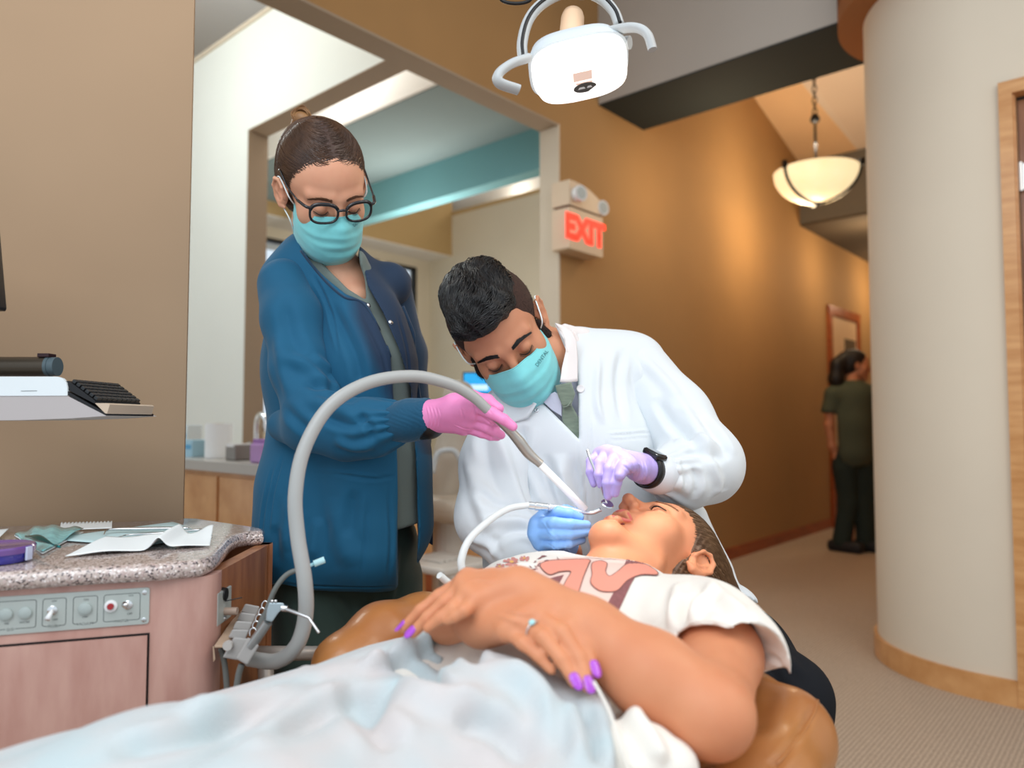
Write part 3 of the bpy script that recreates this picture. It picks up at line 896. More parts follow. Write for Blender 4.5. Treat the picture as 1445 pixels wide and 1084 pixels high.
cyl_on('button', U(37), 0.08 * ph, 0.0075, 0.004, M['button_grey']); cyl_on('button', U(10), 0.08 * ph, 0.0075, 0.004, M['button_grey'])
ptext('WATER', U(36), -0.42 * ph, 0.0034); ptext('AIR', U(11), -0.42 * ph, 0.0034)
cyl_on('button', U(121), 0.08 * ph, 0.0078, 0.004, M['button_grey']); ptext('ON', U(122), 0.56 * ph, 0.0036); ptext('OFF', U(121), -0.38 * ph, 0.0036)
ptext('ON', U(77), 0.6 * ph, 0.0036); ptext('OFF', U(79), -0.4 * ph, 0.0036); ptext('ON', U(185), 0.62 * ph, 0.0036); ptext('OFF', U(184), -0.38 * ph, 0.0036)
M['chrome'] = mat('chrome', (0.8, 0.8, 0.8), rough=0.12, metal=1.0)
def toggle(u, v, dn):
    o = cyl_on('toggle_switch', u, v, 0.0058, 0.0025, M['chrome'])
    mb = MB(); b_ = onp(u, v, 0.004); mb.tube([b_, b_ - E2 * 0.006 + UP * dn * 0.2, b_ - E2 * 0.013 + UP * dn - E1 * 0.002], [0.0022, 0.0026, 0.0038], 12); mb.build('toggle_lever', M['chrome'] if dn > 0 else M['white_plastic'], o, smooth=True)
toggle(U(75), 0.12 * ph, -0.008); toggle(U(181), 0.12 * ph, 0.004)
o = cyl_on('indicator_lamp', U(157), 0.12 * ph, 0.0078, 0.003, M['white_plastic']); cyl_on('red_lens', U(157), 0.12 * ph, 0.0044, 0.006, mat('red_lens', (0.35, 0.01, 0.015), rough=0.1, coat=1.0), o)
for v in (0.74, -0.76): cyl_on('screw', U(204), v * ph, 0.003, 0.0012, M['chrome'])

# --- outlet plate on the side of the cabinet
def CS(px, py, off=0.0): return PL(px, py, corner[-1] + N3 * off, N3)
E1_, E2_ = E1, E2
pa = [CS(304, 828), CS(323, 812), CS(323, 862), CS(303, 885)]
q0 = CS(303.5, 852); q1 = CS(323, 845); 
E2 = E3; E1 = N3; zlo = CS(304, 884)[2]; zhi = CS(304, 838)[2]
mb = MB(); base_ = corner[-1] * np.array([1, 1, 0]); dd0 = (q0 - corner[-1]) @ E2; dd1 = (q1 - corner[-1]) @ E2
mb.box(base_ + E2 * (dd0 + dd1) / 2 + UP * (zlo + zhi) / 2 + E1 * 0.002, (dd1 - dd0, 0.004, zhi - zlo), np.stack([E2, E1, UP], 1), bev=0.0015)
op = mb.build('outlet_plate', M['panel_grey'], cab)
zm = (zlo + zhi) / 2; mid = base_ + E2 * (dd0 + dd1) / 2
mb = MB(); mb.tube([mid + UP * (zm - 0.008), mid + UP * (zm - 0.008) + E1 * 0.022], 0.0055, 16); mb.build('outlet_knob', mat('tan_plastic', srgb('#a58f80'), rough=0.4), op, smooth=True, auto=40)
mb = MB(); mb.lathe([(0, .006), (.009, .006), (.01, 0)], mid + UP * (zm + 0.016), E1, 20); mb.tube([mid + UP * (zm + 0.006) + E1 * .003, mid + UP * (zm + 0.009) + E1 * .025 + E2 * .01], 0.0008, 6); mb.build('outlet_socket', M['dark_metal'], op, smooth=True, auto=40)
for z_ in (zlo + 0.005, zhi - 0.005):
    mb = MB(); mb.lathe([(0, .002), (.002, .0015), (.0025, 0)], mid + UP * z_ + E1 * 0.004, E1, 12); mb.build('screw', M['chrome'], op, smooth=True)

E1, E2 = E1_, E2_
# ================================================================ things on the worktop
def on_top(px, py, z=CT + 0.001): return PZ(px, py, z)
M['pouch_blue'] = mat('pouch_film', srgb('#8fd6d8'), rough=0.15, coat=0.6, alpha=0.72)
M['paper'] = mat('white_paper', srgb('#eef1f0'), rough=0.6, bump=0.05, bscale=300)
def sheet(name, c4, m, parent=None, nx=24, ny=12, hf=None, th=0.0008):
    V = []; Fc = []
    c = [np.array(q) for q in c4]
    for i in range(nx + 1):
        for j in range(ny + 1):
            u, v = i / nx, j / ny
            q = c[0] * (1 - u) * (1 - v) + c[1] * u * (1 - v) + c[2] * u * v + c[3] * (1 - u) * v
            q = q + UP * (hf(u, v) if hf else 0); V.append(q)
    for i in range(nx):
        for j in range(ny): a_ = i * (ny + 1) + j; Fc.append((a_, a_ + ny + 1, a_ + ny + 2, a_ + 1))
    o = meshobj(name, V, np.array(Fc), m, parent)
    md = o.modifiers.new('thickness', 'SOLIDIFY'); md.thickness = th; md.offset = 0
    return o
tray_paper = sheet('tray_liner', [on_top(60, 762), on_top(200, 772), on_top(300, 757), on_top(243, 738)], mat('pale_blue_paper', srgb('#c5dedf'), rough=0.5), hf=lambda u, v: 0.0015 + 0.001 * math.sin(9 * u) * v)
tag(tray_paper, 'flat pale blue tray liner paper lying under the steel instruments', 'paper')
lace = sheet('lace_napkin', [on_top(84, 751), on_top(158, 748), on_top(158, 741), on_top(86, 743)], M['paper'], nx=60, ny=6, hf=lambda u, v: 0.003 + 0.0035 * v + (0.0012 * (math.sin(u * 90)) if v > 0.8 else 0))
tag(lace, 'small white napkin with a crimped scalloped edge behind the blue pouch', 'napkin')
def fold_h(u, v):
    return 0.002 + 0.003 * math.sin(6 * u + 2 * v) ** 2 + 0.016 * math.exp(-((u - 0.62 - 0.05 * v) / 0.055) ** 2) + 0.010 * math.exp(-((u - 0.98) / 0.1) ** 2) * v
nap = sheet('paper_napkin', [on_top(92, 787), on_top(296, 772), on_top(301, 757), on_top(150, 765)], M['paper'], nx=90, ny=14, hf=lambda u, v: fold_h(u, v) + 0.004 * v)
tag(nap, 'long white folded paper napkin rippling across the granite worktop', 'napkin')
pou = thing('sterile_pouch', tuple(on_top(70, 775)), 'aqua see-through sterilisation pouch holding a small steel tool', 'pouch')
c4 = [on_top(20, 757), on_top(60, 783), on_top(118, 752), on_top(52, 746)]
pb = sheet('pouch_sleeve', c4, mat('pouch_aqua', srgb('#86cfd2'), rough=0.12, coat=0.8, var=0.25, vscale=50), pou, hf=lambda u, v: 0.003 + 0.012 * math.sin(math.pi * u) * math.sin(math.pi * v) + 0.006 * v * u + 0.002 * math.sin(14 * u + 9 * v))
sheet('pouch_backing', [q + UP * 0.0 for q in c4], M['paper'], pou, hf=lambda u, v: 0.0012)
a_, b_ = PZ(36, 757, CT + .019), PZ(78, 770, CT + .019)
mb = MB(); mb.tube(bez([a_, (a_ + b_) / 2 + UP * .003, b_], 10), [0.001, .002, .003, .0042, .005, .005, .004, .003, .002, .001, .001][:len(bez([a_, (a_ + b_) / 2, b_], 10))], 10)
mb.tube([b_, b_ + (b_ - a_) * .14], 0.0018, 8); mb.build('enclosed_tool', mat('teal_steel', srgb('#1f6f70'), rough=0.2, metal=0.8), pou, smooth=True)
pap2 = sheet('paper_sheet', [on_top(-60, 765), on_top(-10, 769), on_top(12, 752), on_top(-20, 750)], M['paper'], hf=lambda u, v: 0.001 + 0.006 * u * v)
tag(pap2, 'white crumpled paper sheet behind the purple case', 'paper')
# instruments
def instrument(name, pts, rs, label, cat, par=None):
    mb = MB(); mb.tube(bez(pts, 40), np.interp(np.linspace(0, 1, len(bez(pts, 40))), np.linspace(0, 1, len(rs)), rs), 10)
    return tag(mb.build(name, M['steel'], smooth=True), label, cat)
z1_ = CT + 0.006
instrument('dental_tweezers', [PZ(146, 755, z1_), PZ(155, 747.5, z1_ + .004), PZ(200, 746.5, z1_ + .003), PZ(266, 745.5, z1_ + .003)], [0.0006, .0012, .0022, .0032, .0032, .0026], 'steel dental tweezers with a bent tip, rearmost on the liner', 'tweezers')
instrument('dental_probe', [PZ(154, 759, z1_), PZ(168, 758, z1_), PZ(182, 755, z1_), PZ(230, 752.5, z1_ + .002), PZ(282, 748, z1_ + .003), PZ(292, 749, z1_ + .006), PZ(293, 753, z1_ + .001)], [0.0005, .0007, .0012, .0022, .0022, .002, .0011, .0005], 'thin steel double ended dental probe in front of the tweezers', 'dental probe')
# purple case
M['purple'] = mat('purple_plastic', srgb('#453a96'), rough=0.15, coat=0.6, alpha=1)
pc_ = PZ(-8, 793, CT)
cs = thing('denture_case', tuple(pc_), 'round glossy violet plastic case at the front of the worktop', 'case')
mb = MB(); mb.lathe([(0, .001), (.041, .001), (.044, .004), (.0455, .0135), (.0, .0135)], pc_ + UP*0.0, UP, 48); mb.build('case_base', mat('violet_base', srgb('#33329a'), rough=0.12, coat=0.8), cs, smooth=True, auto=40)
mb = MB(); mb.lathe([(.0475, .0135), (.048, .02), (.046, .0225), (.043, .0228), (.041, .0218), (.0, .0215)], pc_, UP, 48); mb.build('case_lid', mat('violet_lid', srgb('#6d4a8e'), rough=0.12, coat=0.8), cs, smooth=True, auto=40)
mb = MB(); mb.box(pc_ + np.array([.0475, -.002, .012]), (.003, .012, .018), bev=.001); mb.build('case_clasp', mat('clear_clasp', srgb('#c9d0e8'), rough=0.1), cs)

# ================================================================ keyboard tray and monitor
Yk = 1.12
def K(px, py, Y=Yk): return P(px, py, Y)
KS = Yk / 0.62
tr = thing('keyboard_tray', tuple(K(0, 560)), 'white bracket of the raised keyboard shelf, seen from its end', 'tray')
def plate(name, poly, Y0, Y1, m, parent, bev=0.0):
    mb = MB(); n = len(poly); V = [K(a, b, Y0) for a, b in poly]
    V = V + [v + np.array([0, Y1 - Y0, 0]) for v in V]
    mb.add(V, [tuple(range(n))[::-1], tuple(range(n, 2 * n))] + [(i, (i + 1) % n, n + (i + 1) % n, n + i) for i in range(n)])
    o = mb.build(name, m, parent)
    if bev:
        md = o.modifiers.new('bevel', 'BEVEL'); md.width = bev; md.segments = 3; md.limit_method = 'ANGLE'
    return o
M['tray_white'] = mat('tray_white', srgb('#dfe6e8'), rough=0.4)
plate('tray_end', [(-70, 531.5), (80, 531.5), (88, 534), (93.5, 540), (95, 547), (95, 558.5), (-70, 559)], Yk, Yk + 0.006, M['tray_white'], tr)
plate('tray_underside', [(-70, 559), (95, 558.8), (150, 587), (100, 590.5), (30, 593), (-70, 594)], Yk + 0.001, Yk + 0.16, mat('tray_grey', srgb('#b5aeac'), rough=0.5), tr)
mb = MB(); mb.tube([K(29.5, 551.8, Yk - .0005), K(52, 551.5, Yk - .0005)], 0.0003, 6); mb.build('tray_slot', M['print_grey'], tr)
plate('tray_rim', [(95, 552), (150, 583.5), (149.2, 586.8), (95, 557)], Yk + 0.0015, Yk + 0.15, M['black_plastic'], tr)
plate('tray_lip', [(134, 569), (152, 569), (155, 571), (151, 584), (148, 583)], Yk + 0.001, Yk + 0.14, mat('clear_lip', srgb('#c9b49e'), rough=0.3), tr)
kb_ = thing('keyboard', tuple(K(110, 555)), 'black keyboard sloping down to the right on the raised shelf', 'keyboard')
plate('keyboard_body', [(92, 538), (97, 537.5), (134, 565.5), (134, 570), (95, 550)], Yk + 0.003, Yk + 0.14, M['black_plastic'], kb_)
M['key'] = mat('key_black', srgb('#2a2c2e'), rough=0.45)
mb = MB()
dx = K(134, 565.5) - K(97, 537.5); L_ = np.linalg.norm(dx); dxn = dx / L_; nn = np.cross(dxn, np.array([0, 1., 0])); nn = nn if nn[2] > 0 else -nn
for i in range(6):
    for j in range(9):
        c = K(97, 537.5) + dxn * (L_ * (i + .5) / 6) + np.array([0, .012 + j * .0145, 0]) + nn * .002
        mb.box(c, (L_ / 6 * .72, .0125, .005), np.stack([dxn, np.array([0, 1., 0]), nn], 1), bev=.0005)
kk = mb.build('keys', M['key'], kb_)
sk = thing('barcode_scanner', tuple(K(40, 517)), 'dark cylindrical cradle lying on top of the keyboard shelf', 'scanner')
mb = MB(); c0 = K(-60, 517.5, Yk + .03); c1_ = K(68, 517.5, Yk + .03); mb.tube([c0, c1_], 0.0154, 28); mb.build('scanner_barrel', mat('bronze_dark', srgb('#4a4238'), rough=0.35, metal=0.5), sk, smooth=True, auto=40)
mb = MB(); d_ = (c1_ - c0) / np.linalg.norm(c1_ - c0); mb.tube([c1_, c1_ + d_ * .005], 0.0158, 28); mb.tube([c1_ + d_ * .005, c1_ + d_ * .015], .0148, 28); mb.build('scanner_cap', mat('slate_cap', srgb('#4b5a60'), rough=0.4), sk, smooth=True, auto=40)
mb = MB(); mb.box(K(66, 502, Yk + .03), (.018, .02, .006), bev=.001); mb.build('scanner_button', mat('maroon_button', srgb('#2b1418'), rough=0.4), sk)
mo = thing('monitor', tuple(K(-60, 380, 0.7)), 'black framed monitor at the far left edge above the keyboard shelf', 'monitor')
plate('monitor_bezel', [(-260, 240), (-16, 262), (-9, 330), (0, 434), (-2, 437.5), (-260, 437.5)], 1.075, 1.09, M['black_plastic'], mo, bev=0.0012)
plate('monitor_screen', [(-250, 260), (-26, 272), (-12, 425), (-250, 425)], 1.074, 1.076, mat('screen_black', (0.01, 0.01, 0.012), rough=0.1), mo)
# arm behind the monitor carrying both, outside the frame
mb = MB(); mb.tube([K(-240, 575, 1.2), K(-240, 300, 1.2)], 0.02, 16); o = mb.build('monitor_arm', M['dark_metal'], mo)

# ================================================================ exit sign
n0 = -B; ez_c = WA(800, 300)
def EW(px, py, off): return PL(px, py, a0 - B * off, B)
es = thing('exit_sign', tuple(WA(825, 310)), 'cream emergency exit sign with red lettering and two small lamps on the brown wall', 'exit sign')
dpt = 0.12
L0 = EW(803.5, 300, dpt); R0 = EW(850.5, 300, dpt)
zt2 = EW(803.5, 291, dpt)[2]; zb2 = EW(803.5, 350, dpt)[2]; ztop2 = EW(803.5, 253, dpt)[2]
wS = (R0 - L0) @ A
o0 = np.array([L0[0], L0[1], 0.])
frS = (o0, A, UP, -B)
M['sign_cream'] = mat('sign_cream', srgb('#d9c0a2'), rough=0.45)
mb = MB(); mb.prism(rrect(0, wS, zb2, zt2, 0.008), -dpt + 0.0, 0.0, frS); mb.build('sign_box', M['sign_cream'], es, smooth=False)
pr_ = [(0, zt2 + .012), (wS, zt2 + .012), (wS, zt2 + .10), (wS * .9, ztop2 - .05), (wS * .6, ztop2 - .015), (wS * .3, ztop2), (0, ztop2)]
mb = MB(); mb.prism(pr_, -dpt, 0.0, frS); mb.build('lamp_housing', M['sign_cream'], es)
mb = MB(); mb.prism([(0.01, zt2), (wS - .01, zt2), (wS - .01, zt2 + .012), (.01, zt2 + .012)], -dpt * .9, -0.01, frS); mb.build('seam', mat('seam_dark', srgb('#5a3524'), rough=0.6), es)
for u_ in (wS * .17, wS * 1.02):
    cz = ztop2 - (0.075 if u_ < wS * .5 else 0.09)
    c_ = o0 + A * u_ + UP * cz + B * 0.0
    mb = MB(); mb.lathe([(0.02, 0.0), (.036, .0), (.045, .03), (.043, .05), (0, .05)], c_ - B*0.0 + (B*0.04 if u_ > wS*.5 else 0), -B - A * .2, 24); l_ = mb.build('emergency_lamp', M['white_plastic'], es, smooth=True, auto=40)
    mb = MB(); mb.lathe([(0, .053), (.033, .051)], c_ + (B*0.04 if u_ > wS*.5 else 0), -B - A * .2, 24); mb.build('lamp_lens', mat('grey_lens', srgb('#c3c9c4'), rough=0.1), l_, smooth=True)
M['exit_red'] = mat('exit_red', srgb('#ff2a18'), rough=0.5, emit=srgb('#ff2a18'), estr=1.6)
hgt = (zt2 - zb2) * 0.60
flat_text('exit_lettering', 'EXIT', o0 + A * (wS * .46) + UP * ((zt2 + zb2) / 2) - B * .001, A, UP, hgt * 1.32, M['exit_red'], es, 0.002, extr=0.010).scale = (1, 1, 1)
ar_ = [(wS * .85, -.03), (wS * .95, 0.0), (wS * .85, .03)]
mb = MB(); mb.add([o0 + A * a_ + UP * ((zt2 + zb2) / 2 + b_) - B * .003 for a_, b_ in ar_], [(0, 1, 2)]); mb.build('exit_arrow', M['exit_red'], es)

# ================================================================ bowl pendant in the corridor
pp = P(1152, 262, 5.3)
pd_ = thing('pendant_lamp', tuple(pp), 'alabaster glass bowl pendant lamp hanging in the corridor from a dark rod', 'pendant lamp')
rb = 58 * 5.3 / FPX; hb = 46 * 5.3 / FPX; zrim = P(1152, 242, 5.3)[2]; cb_ = np.array([pp[0], pp[1], zrim])
prof = [(rb * math.sin(t), -hb * math.cos(t)) for t in np.linspace(0.02, math.pi / 2, 16)]
mb = MB(); mb.lathe(prof + [(rb * .95, 0.0)] + [(rb * .95 * math.sin(t), -hb * .93 * math.cos(t)) for t in np.linspace(math.pi / 2, 0.02, 16)], cb_, UP, 40)
mb.build('glass_bowl', mat('alabaster_glass', srgb('#fff0d0'), rough=0.4, emit=srgb('#ffe6b4'), estr=0.9, col2=srgb('#e8c890'), vscale=5), pd_, smooth=True)
mb = MB()
for k in range(3):
    an = math.radians(205 + 120 * k); d_ = np.array([math.cos(an), math.sin(an), 0])
    mb.tube([cb_ + d_ * rb * 1.03 * math.sin(t) - UP * hb * 1.02 * math.cos(t) for t in np.linspace(0.03, math.pi / 2, 12)], 0.011, 8)
    mb.box(cb_ + d_ * rb * 1.04 + UP * 0.01, (.03, .03, .05))
mb.lathe([(0, -.03), (.02, -.01), (.03, .01), (0, .02)], cb_ - UP * hb * 1.0, UP, 12); mb.build('bowl_bracket', M['dark_metal'], pd_, smooth=True, auto=40)
ztopp = P(1146, 168, 5.3)[2]
mb = MB(); mb.tube([cb_ - UP * hb * .9, cb_ + UP * (ztopp - zrim)], 0.009, 10); mb.build('rod', M['dark_metal'], pd_, smooth=True)
mb = MB(); mb.lathe([(0, -.035), (.03, -.02), (.035, 0), (.02, .03), (0, .045)], cb_ + UP * (ztopp - zrim), UP, 16); mb.build('rod_knuckle', M['dark_metal'], pd_, smooth=True)
mb = MB()
zc0 = ztopp + .03; zc1 = 3.9; n_ = 14
for i in range(n_):
    z_ = zc0 + (zc1 - zc0) * (i + .5) / n_; L_ = (zc1 - zc0) / n_ * .62
    e = A if i % 2 else B
    ring_ = [np.array([cb_[0], cb_[1], z_]) + e * .016 * math.cos(t) + UP * L_ * math.sin(t) for t in np.linspace(0, 2 * math.pi, 14)]
    mb.tube(ring_, .004, 6, cap=False)
mb.build('chain', M['dark_metal'], pd_, smooth=True)

# ================================================================ dental light
Yl = 1.13
def DL(px, py, Y=Yl): return P(px, py, Y)
la = thing('dental_light', tuple(DL(812, 90)), 'white overhead dental examination light glowing above the patient', 'dental light')
c0 = DL(815, 88); tg = P(868, 720, 1.17); ax = (np.array(tg) - c0); ax /= np.linalg.norm(ax)
ax = np.array([0.16, -0.50, -0.85]); ax /= np.linalg.norm(ax)   # the lamp looks down and a little forward
ux = P(890, 68, Yl) - P(735, 112, Yl); ux = ux - ax * (ux @ ax); ux /= np.linalg.norm(ux); uy = np.cross(ax, ux)
if uy[2] < 0: uy = -uy
ML = np.stack([ux, uy, ax], 1)
SC = 0.086
def lamp_pt(u, v, w_): return c0 + ux * u * SC + uy * v * SC + ax * w_ * SC
def sup(n_, a_, b_, e_=3.2):
    return [(a_ * np.sign(math.cos(t)) * abs(math.cos(t)) ** (2 / e_), b_ * np.sign(math.sin(t)) * abs(math.sin(t)) ** (2 / e_)) for t in np.linspace(0, 2 * math.pi, n_, endpoint=False)]
def loft(name, rings, m, parent, cap0=True, cap1=True):
    n_ = len(rings[0]); V = [p for r in rings for p in r]; Fc = []
    for j in range(len(rings) - 1):
        for i in range(n_): i2 = (i + 1) % n_; Fc.append((j * n_ + i, j * n_ + i2, (j + 1) * n_ + i2, (j + 1) * n_ + i))
    if cap0: Fc.append(tuple(range(n_)))
    if cap1: Fc.append(tuple((len(rings) - 1) * n_ + i for i in range(n_))[::-1])
    mb = MB(); mb.add(V, Fc); return mb.build(name, m, parent, smooth=True, auto=50)
M['lamp_white'] = mat('lamp_grey_white', srgb('#cfd6da'), rough=0.35)
M['lamp_arm'] = mat('lamp_arm_grey', srgb('#b9bcbc'), rough=0.4)
loft('lamp_housing', [[lamp_pt(u, v, w_) for u, v in sup(40, a_, b_)] for a_, b_, w_ in ((.25, .2, -.62), (.55, .36, -.52), (.8, .5, -.3), (.9, .56, -.05), (.92, .58, .1), (.86, .53, .1))], M['lamp_white'], la)
loft('lamp_lens', [[lamp_pt(u, v, w_) for u, v in sup(40, a_, b_)] for a_, b_, w_ in ((.87, .54, .06), (.87, .54, .2), (.82, .5, .42), (.68, .4, .56), (.4, .22, .6))], mat('lamp_glow', (1, 1, 1), rough=0.2, emit=(1, 0.97, 0.92), estr=1.25), la, cap0=False)
mb = MB(); mb.add([lamp_pt(u, v - 0.1, .615) for u, v in sup(24, .21, .1, 2)], [tuple(range(20))]); mb.build('lamp_badge', mat('badge_grey', srgb('#55524e'), rough=0.4), la)
for u0_, v0_, w0_, h0_ in ((-.2, .05, .34, .18), (-.16, -.02, .3, .04)):  # pinkish reflection on the lens, painted as dimmer glowing quads
    mb = MB(); mb.add([lamp_pt(u0_ + a_ * w0_, v0_ + b_ * h0_, .614) for a_, b_ in ((0, 0), (1, 0), (1, 1), (0, 1))], [(0, 1, 2, 3)]); mb.build('lens_reflection', mat('lens_reflection_pink', srgb('#e8c8b8'), rough=0.3, emit=srgb('#f0d2c2'), estr=0.45), la)
for dx_, wd_ in ((-.06, .07), (.08, .05)):
    mb = MB(); mb.add([lamp_pt(dx_ + a_, -.1 + b_, .619) for a_, b_ in ((-wd_, -.018), (wd_, -.018), (wd_ * .6, .025), (-wd_ * .6, .025))], [(0, 1, 2, 3)]); mb.build('badge_print', M['white_plastic'], la)
# handles
def hnd(pts, name='handle'):
    mb = MB(); b_ = bez(pts, 30); mb.tube(b_, 0.0095, 14, flat=0.72); return mb.build(name, M['lamp_arm'], la, smooth=True, auto=50)
hnd([DL(745, 82, 1.09), DL(722, 90, 1.07), DL(704, 104, 1.06), DL(705, 117, 1.06), DL(732, 127, 1.07)])
hnd([DL(838, 52, 1.12), DL(866, 43, 1.1), DL(895, 39, 1.08), DL(913, 48, 1.07), DL(921, 70, 1.07)])
# neck, peach boss and yoke
M['boss'] = mat('boss_peach', srgb('#e8c3a0'), rough=0.4)
mb = MB(); nb0 = DL(806, 56, 1.16); nb1 = DL(808, 26, 1.18); mb.tube([nb0, (nb0 + nb1) / 2, nb1], [.020, .0195, .019], 24); mb.lathe([(.019, 0), (.017, .009), (.010, .016), (0, .019)], nb1, nb1 - nb0, 24); mb.build('pivot_boss', M['boss'], la, smooth=True, auto=50)
yk = [DL(738, 84, 1.12), DL(737, 60, 1.13), DL(745, 30, 1.14), DL(762, 8, 1.15), DL(790, -8, 1.16), DL(820, -12, 1.16), DL(848, -2, 1.15), DL(866, 16, 1.14), DL(874, 36, 1.13)]
mb = MB(); mb.tube(bez(yk, 48), 0.0085, 14); mb.build('yoke', M['lamp_arm'], la, smooth=True)
mb = MB(); mb.tube([p + np.array([0, -.0085, 0]) for p in bez(yk, 48)], 0.0028, 8); mb.build('yoke_groove', M['black_plastic'], la, smooth=True)
mb = MB(); mb.tube([DL(872, 62, 1.12), DL(889, 60, 1.11)], .010, 20); mb.build('pivot_knob', M['lamp_arm'], la, smooth=True, auto=40)
mb = MB(); mb.tube(bez([DL(820, -12, 1.16), DL(818, -60, 1.18), DL(700, -160, 1.3), DL(720, -420, 1.5)], 30), 0.018, 16); mb.build('support_arm', M['lamp_arm'], la, smooth=True)
mb = MB(); rr_ = [DL(728 + 22 * math.cos(t), -3 + 8 * math.sin(t), 1.25 ) for t in np.linspace(0, 2 * math.pi, 24)]; mb.tube(rr_, .003, 8, cap=False); mb.build('cable_loop', M['dark_metal'], la, smooth=True)

# ================================================================ background sink counter with its things
sk0 = WB(300, 640); sk0 = np.array([sk0[0], sk0[1], 0]) - A * 0.62
def SB(px, py, off=0.0): return PL(px, py, sk0 - A * off, A)
sc1 = thing('sink_cabinet', tuple(sk0), 'pale maple sink cabinet with a grey worktop behind the nurse', 'cabinet')
sL = SB(225, 650); sR = SB(425, 650); sL[2] = sR[2] = 0
ztS = SB(300, 651)[2]
mb = MB(); slab(mb, sR, sL, 0.08, ztS - 0.04, A, 0.6); mb.build('cabinet_body', M['maple_h'], sc1)
mb = MB(); slab(mb, sR - A * .02, sL - A * .02, ztS - 0.04, ztS, A, 0.62); mb.build('worktop', mat('grey_worktop', srgb('#b9b5ae'), rough=0.3), sc1)
mb = MB(); slab(mb, sR - B*0 - A * .012, (sR + sL) / 2 - B * .01 - A * .012, 0.1, ztS - 0.06, A, 0.012); mb.build('door', M['maple_h'], sc1)
mb = MB(); slab(mb, (sR + sL) / 2 + B * .01 - A * .012, sL - A * .012, 0.1, ztS - 0.06, A, 0.012); mb.build('door', M['maple_h'], sc1)
def on_sink(px, py=648, dep=0.12): 
    q = SB(px, py, -dep); q = q.copy(); q[2] = ztS; return q
q = on_sink(308, dep=.15); s_ = q[1] / FPX
mb = MB(); mb.lathe([(.02, 48 * s_), (18 * s_, 48 * s_), (18 * s_, .002), (.02, .002)], q, UP, 32); o = mb.build('paper_towel_roll', mat('towel_white', srgb('#f2f4f4'), rough=0.8), smooth=True, auto=40); tag(o, 'thick white paper towel roll standing on the sink worktop', 'paper towel roll')
mb = MB(); mb.lathe([(0.018, 48 * s_ + .001), (0.02, 48 * s_ + .001), (.02, .003)], q, UP, 20); mb.build('cardboard_core', mat('cardboard', srgb('#b79a76'), rough=0.8), o, smooth=True, auto=40)
for i, (pa_, pb_, hh, cl, lb) in enumerate(((258, 285, 40, '#dfeef2', 'pale box with light blue print beside the towel roll'), (268, 290, 24, '#a9cfe0', 'small light blue carton in front of the pale box'))):
    q = on_sink((pa_ + pb_) / 2 - 4 + 2*i, dep=.28 - .15 * i); s_ = q[1] / FPX
    mb = MB(); mb.box(q + UP * hh * s_ / 2, ((pb_ - pa_) * s_, .08, hh * s_), np.stack([-B, A, UP], 1), bev=.003); o = mb.build('glove_box', mat('carton_%d' % i, srgb(cl), rough=0.6)); tag(o, lb, 'box')
    mb = MB(); mb.box(q + UP * hh * s_ * .6 - A * .0405, ((pb_ - pa_) * s_ * .8, .002, hh * s_ * .25), np.stack([-B, A, UP], 1)); mb.build('printed_band', mat('carton_band_%d' % i, srgb('#5fa6cf'), rough=0.6), o)
q = on_sink(340, dep=.12); s_ = q[1] / FPX
mb = MB(); mb.box(q + UP * 11 * s_, (28 * s_, .1, 22 * s_), np.stack([-B, A, UP], 1), bev=.006); o = mb.build('napkin_dispenser', mat('dispenser_grey', srgb('#8a8580'), rough=0.35, metal=0.5)); tag(o, 'small grey metal dispenser beside the tap', 'dispenser')
mb = MB(); mb.box(q + UP * 21 * s_, (20 * s_, .104, 4 * s_), np.stack([-B, A, UP], 1)); mb.build('slot', M['white_plastic'], o)
q = on_sink(362, dep=.3); s_ = q[1] / FPX
tp = thing('sink_tap', tuple(q), 'arched chrome tap on the sink worktop beside the nurse', 'tap')
mb = MB(); mb.lathe([(0, 0), (.03, 0), (.028, .02), (.018, .03), (0, .03)], q, UP, 20); mb.build('tap_base', M['chrome'], tp, smooth=True)
mb = MB(); mb.tube(bez([q, q + UP * 48 * s_, q + UP * 60 * s_ - B * 10 * s_, q + UP * 52 * s_ - B * 24 * s_, q + UP * 34 * s_ - B * 28 * s_], 30), .014, 12); mb.build('spout', M['chrome'], tp, smooth=True)
mb = MB(); mb.tube([q + UP * 12 * s_, q + UP * 20 * s_ + B * 22 * s_], .008, 10); mb.build('tap_lever', M['chrome'], tp, smooth=True)
q = on_sink(380, dep=.1)
mb = MB(); mb.box(q + UP * 12 * s_ , (30 * s_, .12, 24 * s_), np.stack([-B, A, UP], 1), bev=.01); o = mb.build('wipes_tub', mat('purple_pack', srgb('#b48ac0'), rough=0.4)); tag(o, 'lilac wipes tub half hidden by the nurse beside the tap', 'tub')
mb = MB(); mb.box(q + UP * 26 * s_ , (26 * s_, .1, 6 * s_), np.stack([-B, A, UP], 1), bev=.004); mb.build('tub_lid', mat('purple_lid', srgb('#9a6aae'), rough=0.4), o)

